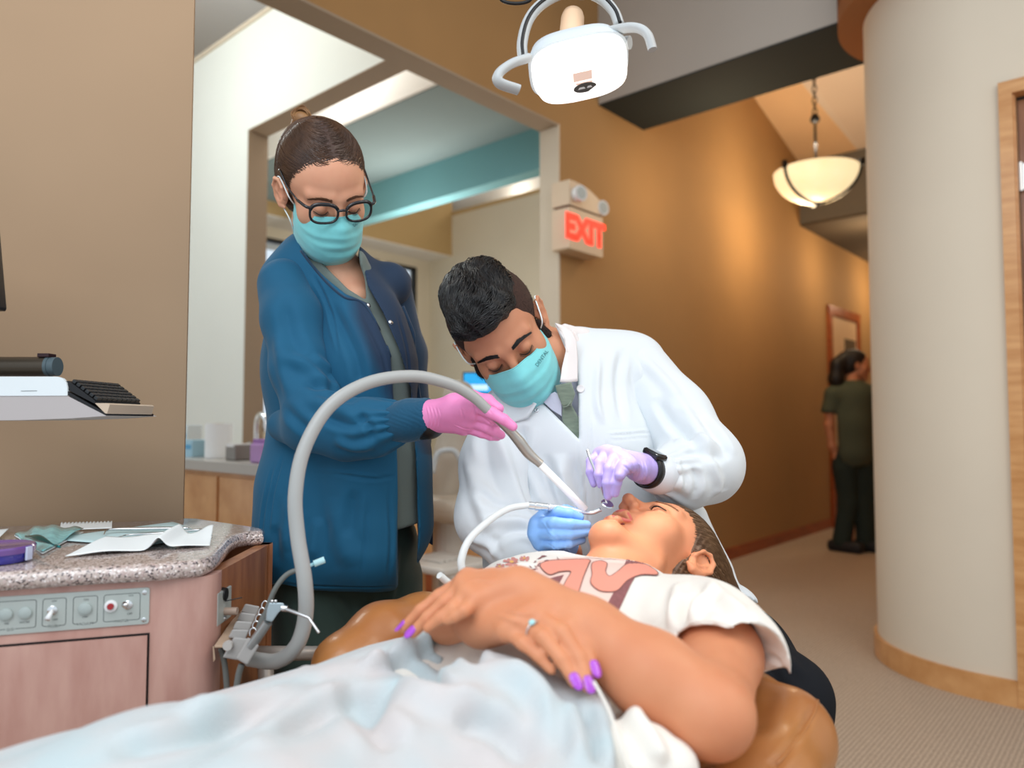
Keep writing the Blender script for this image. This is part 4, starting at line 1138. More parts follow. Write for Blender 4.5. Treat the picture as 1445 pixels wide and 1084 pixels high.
# ================================================================ second treatment chair and screen seen between the two figures
Yc = 3.35
def C(px, py, Y=Yc): return P(px, py, Y)
dc = thing('dental_chair', tuple(C(632, 830) * np.array([1, 1, 0])), 'blurred beige treatment chair in the far bay between nurse and dentist', 'dental chair')
M['beige_vinyl'] = mat('beige_vinyl', srgb('#b3a797'), rough=0.45)
s = S(); s.chain([C(648, 560), C(640, 640), C(626, 700)], [.075, .085, .07], k=.02); o, _, _ = sdf_obj('backrest', s, .012, M['beige_vinyl'], dc)
s = S(); s.box(C(630, 712), (.22, .30, .05), np.stack([A, B, UP], 1), rad=.04); o, _, _ = sdf_obj('seat', s, .012, M['beige_vinyl'], dc)
mb = MB(); mb.tube(bez([C(610, 668, 3.1), C(618, 640, 3.1), C(640, 636, 3.1), C(650, 650, 3.1)], 16), .012, 10); mb.build('armrest', M['lamp_arm'], dc, smooth=True)
mb = MB(); q = C(632, 770); mb.tube([C(632, 720), q * np.array([1, 1, 0]) + UP * .1], .07, 20); mb.box(q * np.array([1, 1, 0]) + UP * .05, (.6, .6, .1), np.stack([A, B, UP], 1), bev=.03); mb.build('pedestal', mat('pedestal_cream', srgb('#d8d3ca'), rough=0.5), dc)
mb = MB(); q = C(625, 795, 2.9); mb.box(q, (.28, .3, .03), np.stack([A, B, UP], 1), bev=.012)
for k in range(4): mb.box(q + A * (.03 * k - .06) + UP * .02, (.016, .12, .012), np.stack([A, B, UP], 1), bev=.004)
o = mb.build('instrument_tray', mat('tray_cream', srgb('#cfcac2'), rough=0.4), dc)
mb = MB(); mb.tube([q - UP * .01, q * np.array([1, 1, 0]) + UP * 0.05 + (C(632, 770)*np.array([1,1,0]) - q*np.array([1,1,0])) * .6], .02, 12); mb.build('tray_post', M['lamp_arm'], dc)
bs = thing('base_cabinet', tuple(C(640, 700, 4.6) * np.array([1, 1, 0])), 'low maple cabinet behind the far treatment chair', 'cabinet')
q = C(640, 690, 4.7); hh = q[2] + .1
mb = MB(); mb.box((q[0], q[1], hh / 2), (.5, 1.3, hh), np.stack([A, B, UP], 1)); mb.build('cabinet_body', M['maple_h'], bs)
mb = MB(); mb.box(np.array([q[0], q[1], .12]) - A * .26, (.03, 1.3, .24), np.stack([A, B, UP], 1)); mb.build('kick_board', M['cherry'], bs)
mb = MB(); mb.box(np.array([q[0], q[1], hh + .02]), (.54, 1.34, .04), np.stack([A, B, UP], 1)); mb.build('worktop', mat('white_top', srgb('#d9d6d0'), rough=0.3), bs)
q = C(676, 541, 4.3)
sc2 = thing('computer_screen', (q[0], q[1], hh), 'bright blue computer screen in the far bay beside the dentist', 'screen')
s_ = 4.3 / FPX
mb = MB(); mb.box(q, (46 * s_, .03, 32 * s_), bev=.004); mb.build('screen_bezel', M['black_plastic'], sc2)
mb = MB(); mb.box(q - np.array([0, .0165, 0]), (42 * s_, .002, 28 * s_)); mb.build('display', mat('display_blue', srgb('#2a9ad6'), rough=0.2, emit=srgb('#1f9fe0'), estr=0.7), sc2)
mb = MB(); mb.box(q + np.array([0, -.018, -6 * s_]), (26 * s_, .002, 8 * s_)); mb.build('display_window', mat('display_white', srgb('#cfeeff'), rough=0.2, emit=srgb('#bfe6ff'), estr=0.6), sc2)
mb = MB(); mb.tube([q - UP * 14 * s_, np.array([q[0], q[1], hh + .04])], .02, 12); mb.lathe([(0, .015), (.1, .012), (.11, 0)], (q[0], q[1], hh + .04), UP, 24); mb.build('screen_stand', M['black_plastic'], sc2)
# ================================================================ people: shared shapes
def frame_FU(F, U):
    F = np.array(F, float); F /= np.linalg.norm(F); U = np.array(U, float); U = U - F * (U @ F); U /= np.linalg.norm(U)
    X = np.cross(U, F); return np.stack([X, -F, U], 1)      # columns: own left, back, up

def head(s, T, sc=1.0, jaw=1.0, mouth_open=0.0, brow=1.0, nose=1.0, lids=True):
    """T maps head space (x own left, y back, z up; eyes at z 0) to the room"""
    Mx = T.M
    def p(x, y, z): return T((x * sc, y * sc, z * sc))
    def r(*a): return [v * sc for v in a]
    s.ell(p(0, .018, .040), r(.0745, .094, .080), Mx, k=.01)
    s.ell(p(0, -.020, .025), r(.066, .066, .072), Mx, k=.02 * sc)
    s.ell(p(0, -.030, -.040), r(.057 * jaw, .056, .058), Mx, k=.03 * sc)
    drop = -.018 * mouth_open
    s.cone(p(-.040 * jaw, -.010, -.062 + drop), .020 * sc, p(-.012, -.066, -.098 + drop), .017 * sc, k=.025 * sc)
    s.cone(p(.040 * jaw, -.010, -.062 + drop), .020 * sc, p(.012, -.066, -.098 + drop), .017 * sc, k=.025 * sc)
    s.ball(p(0, -.070, -.098 + drop), .0185 * sc, k=.02 * sc)
    s.ell(p(0, -.068, -.060), r(.028, .022, .026), Mx, k=.02 * sc)
    for q in (-1, 1):
        s.ball(p(q * .040, -.050, -.026), .023 * sc, k=.022 * sc)           # cheek
        s.cone(p(q * .012, -.081, .018), .0085 * sc * brow, p(q * .046, -.066, .020), .0085 * sc * brow, k=.014 * sc)   # brow
        s.ell(p(q * .0315, -.092, -.002), r(.0165, .0135, .0105), Mx, k=.011 * sc, sub=True)      # socket
    # nose
    s.cone(p(0, -.082, .010), .0065 * sc, p(0, -.108 * 1.0, -.034), .0088 * sc * nose, k=.012 * sc)
    s.ball(p(0, -.108, -.037), .0098 * sc * nose, k=.006 * sc)
    for q in (-1, 1):
        s.ball(p(q * .0115 * nose, -.097, -.0395), .0078 * sc, k=.007 * sc)
        s.ball(p(q * .0062, -.104, -.0478), .0034 * sc, k=.004 * sc, sub=True)
    # lips
    if mouth_open > 0:
        s.ell(p(0, -.088, -.076 - .004), r(.018, .022, .0110 * mouth_open + .001), Mx, k=.003 * sc, sub=True)
        for q in (-1, 1):
            s.chain([p(0, -.0925, -.0655), p(q * .010, -.0905, -.0655), p(q * .0225, -.080, -.077)], r(.0042, .0045, .0022), k=.004 * sc)
            s.chain([p(0, -.0895, -.0935), p(q * .010, -.0875, -.0925), p(q * .0225, -.080, -.079)], r(.0052, .0048, .0022), k=.004 * sc)
    else:
        for q in (-1, 1):
            s.chain([p(0, -.0925, -.0665), p(q * .010, -.091, -.066), p(q * .023, -.081, -.0695)], r(.0040, .0042, .002), k=.005 * sc)
            s.chain([p(0, -.0905, -.0755), p(q * .010, -.0885, -.0745), p(q * .022, -.080, -.0705)], r(.0052, .0046, .002), k=.005 * sc)
        s.chain([p(-.022, -.0855, -.0703), p(0, -.0965, -.0708), p(.022, -.0855, -.0703)], r(.0008, .0010, .0008), k=.003 * sc, sub=True)
    # closed lids
    for q in (-1, 1):
        s.ball(p(q * .0315, -.0725, -.002), .0132 * sc, k=.004 * sc)
        s.chain([p(q * .019, -.0815, -.0065), p(q * .0265, -.0865, -.0095), p(q * .036, -.0855, -.0095), p(q * .0440, -.0775, -.0055)], r(.0006, .0009, .0009, .0006), k=.0018 * sc, sub=True)
        s.chain([p(q * .020, -.082, .0055), p(q * .030, -.0845, .0085), p(q * .042, -.079, .0060)], r(.0005, .0008, .0005), k=.002 * sc, sub=True)
    # ears
    for q in (-1, 1):
        E_ = Mx @ rot('Z', -q * 24) @ rot('X', 10)
        s.ell(p(q * .0795, .010, -.008), r(.0075, .0185, .029), E_, k=.006 * sc)
        s.ell(p(q * .0865, .008, -.004), r(.0065, .0115, .019), E_, k=.004 * sc, sub=True)
        hel = [(.0800, -.007, -.006), (.0830, -.006, .010), (.0865, .004, .0215), (.0895, .018, .0185), (.0905, .0255, .002), (.0865, .0225, -.018), (.0800, .010, -.0320), (.0765, -.001, -.0330)]
        s.chain([p(q * a, b, c) for a, b, c in hel], r(.0026, .0031, .0034, .0036, .0034, .0034, .0058, .0030), k=.003 * sc)
        s.chain([p(q * .0835, .016, .012), p(q * .0850, .0165, -.004), p(q * .0820, .009, -.016)], r(.0022, .0028, .0024), k=.003 * sc)
        s.ell(p(q * .0785, -.006, -.010), r(.004, .0035, .006), Mx, k=.003 * sc)
    return s

def hand(s, w, kn, fingers, thumb, rw=.024, rk=.0125, rf=.0088, kp=.012, kf=.0035, g=0.0, tj=None, palm=True):
    """w wrist, kn four knuckles (index..little), fingers: for each three further joints, thumb: four joints from the base at the side of the palm"""
    w = np.array(w, float)
    if palm:
        for i, q in enumerate(kn):
            s.cone(w + (np.array(q) - w) * .15 , rw * .72 + g, q, rk * (1, 1, .96, .88)[i] + g, k=kp)
        for i in range(3):
            s.cone(kn[i], rk * .9 + g, kn[i + 1], rk * .85 + g, k=.008)
        s.cone(w + (np.array(thumb[0]) - w) * .3, rw * .7 + g, thumb[0], .0145 + g, k=kp)
        s.cone(thumb[0], .0135 + g, (np.array(kn[0]) + w) / 2, .0145 + g, k=.012)
    for i, f in enumerate(fingers):
        t = S(); sc_ = (1, 1.04, .98, .86)[i]
        s.chain([kn[i]] + list(f), [rf * 1.12 * sc_ + g, rf * 1.0 * sc_ + g, rf * .88 * sc_ + g, rf * .74 * sc_ + g], k=kf)
    s.chain(thumb, [.0135 + g, .0115 + g, .0098 + g, .0078 + g], k=.006)
    return s

SKIN = {}
def skin_mat(name, c, c2, rough=0.5):
    return mat(name, c, rough=rough, spec=0.4, sss=0.12, col2=c2, vscale=18, detail=3, bump=0.06, bscale=900, thr=(0.2, 0.8))

def mask(name, T, sc, m, mstrap, parent, wid=1.0, drop=0.0, ears=(1, 1)):
    """pleated face mask"""
    V = []; nu, nv = 60, 40
    for i in range(nu + 1):
        u = i / nu * 2 - 1
        for j in range(nv + 1):
            v = j / nv                      # 0 top .. 1 bottom
            xw = .0620 + .004 * math.sin(v * math.pi)
            x = xw * wid * math.sin(u * 1.45) / math.sin(1.45)
            c = math.cos(u * 1.42)
            bulge = .0 + .104 * c ** .75 + .0
            # profile of the middle: over the nose, then falling in under the chin
            mid = np.interp(v, [0, .16, .32, .5, .7, .86, 1], [.010, .022, .026, .022, .015, .004, -.014])
            ridge = .010 * math.exp(-(u / .22) ** 2) * np.interp(v, [0, .3, .6, 1], [1, .8, .15, 0])
            y = .012 - bulge - (mid + ridge) * (c ** .5) + .0
            y += .006 * (1 - v) * (1 - c) * 0
            ztop = -.008 - .015 * (1 - math.exp(-(u / .45) ** 2)) + .003 * u * u
            zbot = -.124 + .040 * abs(u) ** 2.2 + drop
            z = ztop + (zbot - ztop) * v
            pl = 0
            for pc, aa in ((.30, .0036), (.46, .0040), (.62, .0036)):
                d_ = (v - pc) / .035; pl += aa * (1 / (1 + math.exp(-d_ * 2.0)) - .5) * np.clip(1.25 - abs(u), 0.1, 1)
            y += pl * -1
            y += .0012 * math.sin(11 * u + 5 * v) * abs(u) + .001 * math.sin(23 * v + 4 * u)
            V.append(T((x * sc, y * sc, z * sc)))
    Fc = []
    for i in range(nu):
        for j in range(nv): a_ = i * (nv + 1) + j; Fc.append((a_, a_ + nv + 1, a_ + nv + 2, a_ + 1))
    o = meshobj(name, V, np.array(Fc), m, parent)
    md = o.modifiers.new('thickness', 'SOLIDIFY'); md.thickness = .0012; md.offset = 0
    # hems
    mb = MB()
    def row(j): return [np.array(V[i * (nv + 1) + j]) for i in range(nu + 1)]
    def colm(i): return [np.array(V[i * (nv + 1) + j]) for j in range(nv + 1)]
    mb.tube(row(0), .0011, 6); mb.tube(row(nv), .0011, 6); mb.tube(colm(0), .0013, 6); mb.tube(colm(nu), .0013, 6)
    mb.tube([q_ * 1.0 for q_ in row(4)], .0006, 5)
    mb.build('mask_hem', m, o, smooth=True)
    for q, on in zip((-1, 1), ears):
        if not on: continue
        c_ = colm(nu if q > 0 else 0)
        e1 = T((q * .083 * sc, .012 * sc, .024 * sc)); e2 = T((q * .080 * sc, .022 * sc, -.028 * sc)); e3 = T((q * .0845 * sc, .030 * sc, .000 * sc))
        m1 = T((q * .0765 * sc, -.030 * sc, .002 * sc)); m2 = T((q * .072 * sc, -.016 * sc, -.050 * sc))
        mb = MB(); mb.tube(bez([c_[1], m1, e1, e3, e2, m2, c_[-3]], 48), .0013, 8); mb.build('ear_loop', mstrap, o, smooth=True)
    return o, np.array(V), np.array(Fc)
M['mask_teal'] = mat('mask_aqua', srgb('#7fd3d6'), rough=0.7, sheen=0.3, var=0.03, vscale=60, bump=0.15, bscale=1200)
M['mask_strap'] = mat('mask_strap', srgb('#e8f2f2'), rough=0.7)
M['lash'] = mat('lash_dark', (0.012, 0.008, 0.006), rough=0.6)

def lashes(T, sc, parent, m=None, th=.0009):
    for q in (-1, 1):
        mb = MB()
        pts = [(q * .0185, -.0825, -.0066), (q * .0265, -.0872, -.0100), (q * .036, -.0862, -.0100), (q * .0450, -.0775, -.0058)]
        b_ = bez([T((a * sc, b * sc, c * sc)) for a, b, c in pts], 14)
        mb.tube(b_, [th * (.5 + .7 * math.sin(math.pi * i / (len(b_) - 1))) for i in range(len(b_))], 6)
        rs = np.random.RandomState(5)
        for i in range(26):
            t = i / 25 * (len(b_) - 1); k = min(int(t), len(b_) - 2); p0 = b_[k] + (b_[k + 1] - b_[k]) * (t - k)
            d = T.M @ np.array([q * (t / len(b_) - .4) * .5, -1, -.75 - .2 * rs.rand()]); d /= np.linalg.norm(d)
            mb.tube([p0, p0 + d * .004 * sc, p0 + d * .0065 * sc + T.M @ np.array([0, 0, .0012])], [.0003, .00025, .0001], 4)
        mb.build('eyelashes', m or M['lash'], parent, smooth=True)

def brows(T, sc, parent, tree, m, n=150, rad=.00045, thick=.0035, seed=2, length=.009, z0=.017, arch=.005):
    rs = np.random.RandomState(seed)
    for q in (-1, 1):
        V = []; mb = MB()
        for i in range(n):
            t = rs.rand() ** .9; x = .013 + .036 * t; z = z0 + arch * math.sin(t * 2.4) - .004 * t + (rs.rand() - .5) * thick * 2 * (1 - .6 * t)
            o_ = Vector(T((q * x * sc, -.2, z * sc))); d = Vector(T.M @ np.array([0, 1., 0]))
            l, nn, _, _ = tree.ray_cast(o_, d)
            if l is None: continue
            l = np.array(l); nn = np.array(nn)
            t1 = T.M @ np.array([q * 1.0, .1 + t * .4, .45 * (1 - t) - .35 * t + (rs.rand() - .5) * .4]); t1 -= nn * (t1 @ nn); t1 /= np.linalg.norm(t1)
            L = length * sc * (.6 + .5 * rs.rand())
            mb.tube([l, l + t1 * L * .5 + nn * .0009, l + t1 * L + nn * .0004], [rad, rad, rad * .3], 3, cap=False)
        mb.build('eyebrow', m, parent, smooth=True)
# ================================================================ the standing assistant
def N_(px, py, Y=1.42): return P(px, py, Y)
nT = Xf(P(457, 267, 1.425), rot('Y', -13) @ rot('Z', 28) @ rot('X', 46))
nS = 1.0
skinN = skin_mat('skin_fair', srgb('#e0a98a'), srgb('#d59678'))
s = S(); head(s, nT, nS, jaw=.95, nose=.92)
nb = N_(462, 372, 1.50)
s.chain([nT((0, .030, -.035)), nT((0, .034, -.085)), P(474, 380, 1.50), P(462, 414, 1.52)], [.050, .048, .046, .066], k=.015)
s.cone(P(415, 410, 1.50), .035, P(525, 408, 1.50), .026, k=.05)
# breastbone and collar bones
s.chain([P(482, 396, 1.49), P(502, 422, 1.45)], [.036, .028], k=.03)
V1, Q1 = s.mesh(.0018, hi=[9, 9, 9]); V1 = relax(V1, Q1, 1)
# lower body, arms and hands below the clothes
s2 = S()
s2.chain([P(462, 420, 1.50), P(470, 560, 1.50), P(478, 690, 1.50), P(482, 800, 1.50)], [.075, .09, .08, .08], k=.03)
s2.chain([P(450, 830, 1.50), P(452, 1010, 1.48), P(452, 1270, 1.5)], [.06, .05, .04], k=.03)
s2.chain([P(525, 830, 1.52), P(535, 1010, 1.50), P(540, 1270, 1.52)], [.06, .05, .04], k=.03)
s2.cone(P(452, 1270, 1.5), .04, P(470, 1300, 1.38), .03, k=.03); s2.cone(P(540, 1270, 1.52), .04, P(560, 1300, 1.4), .03, k=.03)
s2.chain([P(405, 405, 1.46), P(440, 590, 1.36), P(520, 598, 1.30), P(590, 588, 1.25)], [.042, .034, .028, .022], k=.02)
s2.chain([P(540, 412, 1.54), P(570, 500, 1.585), P(579, 590, 1.565)], [.03, .030, .028], k=.02)
nw = P(604, 588, 1.235)
nkn = [P(668, 572, 1.165), P(669, 582, 1.175), P(664, 594, 1.19), P(655, 603, 1.205)]
nfi = [[P(690, 588, 1.135), P(708, 596, 1.13), P(724, 603, 1.13)],
       [P(690, 572, 1.15), P(704, 576, 1.17), P(697, 583, 1.185)],
       [P(688, 600, 1.175), P(697, 608, 1.185), P(700, 612, 1.195)],
       [P(678, 606, 1.20), P(692, 612, 1.195), P(706, 617, 1.185)]]
nth = [P(640, 570, 1.20), P(665, 561, 1.185), P(688, 566, 1.175), P(704, 577, 1.165)]
nfi = [[P(694, 583, 1.14), P(711, 592, 1.135), P(724, 602, 1.135)],
       [P(694, 592, 1.16), P(699, 598, 1.18), P(690, 602, 1.195)],
       [P(688, 603, 1.17), P(698, 609, 1.175), P(707, 614, 1.18)],
       [P(680, 611, 1.185), P(692, 615, 1.185), P(702, 617, 1.19)]]
hand(s2, nw, nkn, nfi, nth, rw=.026, rk=.0125, rf=.0086, g=-.0012)
V2, Q2 = s2.mesh(.004); V2 = relax(V2, Q2, 2)
nurse = meshobj('person', np.concatenate([V1, V2]), np.concatenate([Q1, Q2 + len(V1)]), skinN)
tag(nurse, 'standing person in a navy teal jacket, black glasses and aqua mask holding a suction hose', 'person')
ntree = bvh(V1, Q1)

M['navy'] = mat('navy_cloth', srgb('#0c5576'), rough=0.75, sheen=0.08, var=0.10, vscale=6, bump=0.25, bscale=1400)
M['navy2'] = mat('navy_painted_shade', srgb('#0c5576'), rough=0.75, sheen=0.08, bump=0.3, bscale=1400, vcol='shade_tone')  # jacket cloth, shade of the front painted into its colour
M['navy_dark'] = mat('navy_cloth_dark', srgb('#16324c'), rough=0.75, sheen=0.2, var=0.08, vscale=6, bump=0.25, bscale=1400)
M['scrub_grey'] = mat('scrub_grey_green', srgb('#66706a'), rough=0.8, sheen=0.2, var=0.06, vscale=9, bump=0.25, bscale=1400)
M['scrub_dark'] = mat('trousers_green', srgb('#34463f'), rough=0.8, sheen=0.2, var=0.08, vscale=7, bump=0.25, bscale=1400)

# scrub top
s = S()
s.chain([P(455, 400, 1.515), P(468, 520, 1.515), P(482, 660, 1.505), P(490, 780, 1.50)], [.08, .108, .098, .104], k=.05)
s.cone(P(405, 408, 1.49), .038, P(538, 416, 1.51), .026, k=.04)
s.chain([P(500, 400, 1.455), P(520, 520, 1.42), P(535, 640, 1.42), P(545, 800, 1.44)], [.045, .07, .075, .075], k=.05)
s.cone(P(448, 345, 1.49), .030, P(500, 365, 1.43), .02, k=.03)
cutter(s, [(438, 345), (452, 368), (470, 388), (490, 408), (517, 424), (515, 395), (508, 372), (505, 340), (440, 300)], 1.0, 1.62, k=.003)
cutter(s, [(380, 300), (380, 362), (418, 352), (424, 346), (436, 342), (440, 300)], 1.0, 1.8, k=.004)
cutter(s, [(380, 752), (540, 752), (566, 746), (600, 735), (680, 735), (680, 1100), (300, 1100)], 1.0, 2.2, k=.002)
o, V, Q = sdf_obj('scrub_top', s, .004, M['scrub_grey'], nurse, noise=[(.0025, 30, 4, (1, 1, .4))])
# trousers
s = S()
s.cone(P(452, 770, 1.50), .105, P(520, 770, 1.50), .10, k=.04)
s.chain([P(452, 820, 1.49), P(447, 930, 1.46), P(446, 1080, 1.44), P(450, 1265, 1.47)], [.105, .082, .068, .06], k=.03)
s.chain([P(528, 820, 1.53), P(535, 930, 1.50), P(540, 1080, 1.48), P(542, 1265, 1.5)], [.098, .082, .07, .062], k=.02)
o, V, Q = sdf_obj('trousers', s, .005, M['scrub_dark'], nurse, noise=[(.004, 22, 8, (1, 1, .5))], strokes=[([(470, 838), (500, 870), (530, 850)], .008, .004), ([(560, 760), (552, 840), (545, 900)], .009, .005), ([(520, 840), (516, 900)], .010, -.012), ([(410, 850), (430, 900)], .01, .004)])
mb = MB()
for px_, Y_ in ((452, 1.47), (545, 1.5)):
    q = P(px_, 1265, Y_); q[2] = 0
    mb.box(q + np.array([.02, -.06, .035]), (.09, .25, .07), rot('Z', 15), bev=.028)
mb.build('shoes', mat('shoe_black', (0.02, 0.02, 0.022), rough=0.5), nurse, smooth=True)

# jacket: body, the sleeves, cut open down the front
s = S()
s.chain([P(452, 400, 1.52), P(462, 520, 1.52), P(468, 660, 1.50), P(470, 760, 1.49)], [.094, .120, .124, .138], k=.05)
s.cone(P(404, 404, 1.49), .049, P(546, 402, 1.52), .049, k=.06)
s.cone(P(440, 360, 1.50), .046, P(488, 372, 1.47), .036, k=.05)
s.chain([P(500, 420, 1.445), P(520, 520, 1.42), P(528, 640, 1.41), P(525, 770, 1.41)], [.055, .083, .088, .092], k=.05)
s.ell(P(530, 470, 1.44), (.055, .05, .08), k=.05)
s.chain([P(560, 640, 1.46), P(570, 740, 1.44)], [.06, .055], k=.04)
s.chain([P(430, 700, 1.47), P(430, 780, 1.46)], [.09, .096], k=.05)
# hem: everything below goes
cutter(s, [(330, 826), (395, 824), (440, 833), (520, 835), (562, 833), (572, 835), (680, 835), (680, 1100), (330, 1100)], 1.0, 2.2, k=.002)
# neckline and the opening
cutter(s, [(425, 350), (440, 372), (462, 396), (488, 417), (519, 428), (552, 500), (556, 545), (560, 600), (563, 700), (562, 760), (560, 900), (585, 900), (590, 752), (589, 690), (583, 600), (578, 545), (562, 492), (540, 442), (519, 404), (512, 372), (505, 358), (505, 250), (425, 250)], 1.0, 1.50, k=.002)
cutter(s, [(428, 352), (445, 372), (500, 372), (507, 356), (507, 250), (428, 250)], 1.0, 1.66, k=.003)
VJ, QJ = s.mesh(.0033); VJ = relax(VJ, QJ, 2)
jk = [([(395, 470), (400, 520), (395, 560)], .010, -.006), ([(385, 660), (372, 720), (368, 760)], .004, -.004), ([(400, 640), (384, 700), (376, 770)], .004, -.003),
      ([(470, 668), (520, 676), (560, 672)], .0035, -.0025), ([(440, 663), (500, 668), (548, 676)], .0025, .002), ([(520, 700), (515, 760), (508, 826)], .003, -.0025),
      ([(548, 690), (552, 760), (548, 820)], .004, -.003), ([(470, 700), (480, 760), (500, 800)], .02, .006), ([(500, 690), (490, 760)], .012, -.005), ([(450, 730), (440, 790)], .012, .006),
      ([(410, 700), (405, 780)], .014, .007), ([(385, 740), (392, 800)], .012, -.006), ([(380, 821), (440, 827), (520, 829), (560, 827)], .002, -.002),
      ([(505, 430), (540, 500), (548, 560)], .003, -.0018), ([(480, 420), (512, 480), (530, 540)], .012, .005), ([(465, 430), (500, 500), (510, 550)], .010, -.006), ([(560, 440), (575, 500), (578, 560)], .004, -.002),
      ([(440, 385), (462, 430), (480, 500)], .004, -.004)]
NJ = normals(VJ, QJ); VJ = VJ + NJ * (.0042 * wob(VJ, 26, 3, 6, (1, 1, .5)) + .0012 * wob(VJ, 75, 13, 6, (1, 1, .6)))[:, None]
VJ = folds(VJ, QJ, jk)
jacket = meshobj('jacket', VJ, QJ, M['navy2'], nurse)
px_, py_ = proj(VJ); lim = np.interp(py_, [340, 400, 450, 560, 640, 660], [490, 492, 500, 545, 600, 700]); f_ = np.clip((px_ - lim) / 22 + .5, 0, 1) * (VJ[:, 1] < 1.55)  # where the shaded front is painted darker, with a soft edge
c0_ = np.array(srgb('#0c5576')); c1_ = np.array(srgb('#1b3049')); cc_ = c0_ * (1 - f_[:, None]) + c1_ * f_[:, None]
at_ = jacket.data.color_attributes.new('shade_tone', 'FLOAT_COLOR', 'POINT'); at_.data.foreach_set('color', np.concatenate([cc_, np.ones((len(cc_), 1))], 1).astype(np.float32).ravel()); jtree = bvh(VJ, QJ)
# dark right front of the jacket and the sleeve
def sleeve(name, pts, rs, cut, m, par, h, noise, strokes, extra=None):
    s = S(); s.chain(pts, rs, k=.01, kin=.02)
    if extra: extra(s)
    o, V, Q = sdf_obj(name, s, h, m, par, noise=noise, strokes=strokes); return o, V, Q
ns = S()
ns.chain([P(402, 402, 1.44), P(412, 450, 1.40), P(425, 520, 1.36), P(447, 592, 1.32)], [.052, .056, .053, .053], k=.02)
ns.chain([P(447, 592, 1.32), P(490, 606, 1.30), P(528, 604, 1.28), P(552, 598, 1.265)], [.053, .050, .047, .036], k=.03)
ns.chain([P(400, 600, 1.38), P(425, 610, 1.34)], [.03, .03], k=.03)
VS, QS = ns.mesh(.003); VS = relax(VS, QS, 2); NS = normals(VS, QS); VS = VS + NS * (.0035 * wob(VS, 30, 5) + .0012 * wob(VS, 70, 15))[:, None]
# gathers near the cuff
d_ = P(555, 596, 1.26) - P(500, 604, 1.29); dn_ = d_ / np.linalg.norm(d_)
tt = (VS - P(500, 604, 1.29)) @ dn_ / np.linalg.norm(d_)
rad_ = VS - (P(500, 604, 1.29) + tt[:, None] * d_); ang_ = np.arctan2(rad_[:, 2], rad_ @ np.cross(dn_, UP))
amp_ = np.clip(tt, 0, 1.1) ** 2 * .0028
VS = VS + NS * (amp_ * np.sin(ang_ * 13 + 2 * np.sin(ang_ * 3)))[:, None]
VS = folds(VS, QS, [([(392, 500), (440, 520), (470, 560)], .012, .007), ([(425, 540), (470, 548), (492, 560)], .010, -.009), ([(440, 500), (475, 530), (492, 570)], .010, .006), ([(430, 560), (470, 575), (500, 578)], .012, .008),
    ([(455, 585), (490, 600), (520, 590)], .009, -.007), ([(400, 420), (410, 470), (430, 500)], .014, -.006), ([(385, 560), (415, 590), (440, 612)], .010, -.006), ([(390, 470), (398, 520), (410, 560)], .012, .005), ([(470, 620), (500, 632), (530, 628)], .009, .006), ([(500, 580), (520, 600), (528, 628)], .007, -.005)])
meshobj('sleeve', VS, QS, M['navy'], jacket)
cs_ = S(); cs_.chain([P(553, 598, 1.262), P(578, 593, 1.25), P(600, 590, 1.238)], [.034, .0345, .0335], k=.01)
cs_.cone(P(596, 590, 1.24), .027, P(640, 584, 1.215), .027, k=.004, sub=True)
VC, QC = cs_.mesh(.0022); VC = relax(VC, QC, 1); NC = normals(VC, QC)
d_ = P(600, 590, 1.238) - P(553, 598, 1.262); dn_ = d_ / np.linalg.norm(d_); r_ = VC - P(553, 598, 1.262); ang_ = np.arctan2(r_[:, 2] - (r_ @ dn_) * dn_[2], r_ @ np.cross(dn_, UP))
VC = VC + NC * (.0006 * np.sin(ang_ * 70))[:, None]
meshobj('cuff', VC, QC, mat('navy_rib', srgb('#0b4b69'), rough=0.8, sheen=0.2), jacket)
# hanging right front panel
pan = [(586, 470), (588, 520), (594, 560), (606, 620), (611, 700), (611, 771), (600, 762), (590, 752), (584, 690), (578, 600), (572, 540), (560, 490), (552, 450), (570, 430)]
s = S()
pv = S()
def panel_fn(s, poly, Y0, th, curve=0.0):
    c = [P(a, b, Y0) for a, b in poly]; lo = np.min(c, 0) - .05; hi = np.max(c, 0) + .05
    def f(X, Y, Z):
        d = Y * cp + (Z - CAMZ) * sp; u = -Y * sp + (Z - CAMZ) * cp; d = np.maximum(d, 0.05)
        px = 722.5 + FPX * X / d; py = 542 - FPX * u / d
        q = poly_sd(px, py, poly) * d / FPX
        yy = Y0 + curve * np.sin((X - lo[0]) * 60 + Z * 9) + 0 * Z
        return np.maximum(q, np.abs(Y - yy) - th) + 0 * Z
    s.fn(f, lo, hi, .003); return s
panel_fn(s, pan, 1.455, .009, .006)
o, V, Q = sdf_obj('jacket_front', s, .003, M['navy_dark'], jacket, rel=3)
# opposite sleeve, mostly behind the body
s = S(); s.chain([P(548, 405, 1.55), P(570, 500, 1.585), P(578, 620, 1.56)], [.048, .048, .046], k=.02)
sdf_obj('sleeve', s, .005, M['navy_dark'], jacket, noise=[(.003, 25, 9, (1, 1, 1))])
# snaps
M['snap'] = mat('snap_metal', (0.75, 0.76, 0.78), rough=0.2, metal=1.0)
for (px_, py_) in ((516, 408), (551, 455), (573, 505), (583, 559), (520, 431), (542, 475), (593, 663)):
    l, n = hit(jtree, px_, py_)
    if l is None or px_ in (573, 583, 593): l = P(px_, py_, 1.444); n = np.array([.2, -1, 0.])
    n = n / np.linalg.norm(n); n = -n if n[1] > 0 else n
    mb = MB(); mb.lathe([(0, .0028), (.0028, .0028), (.0048, .0018), (.0050, 0)], l, n, 16); mb.build('snap_button', M['snap'], jacket, smooth=True)
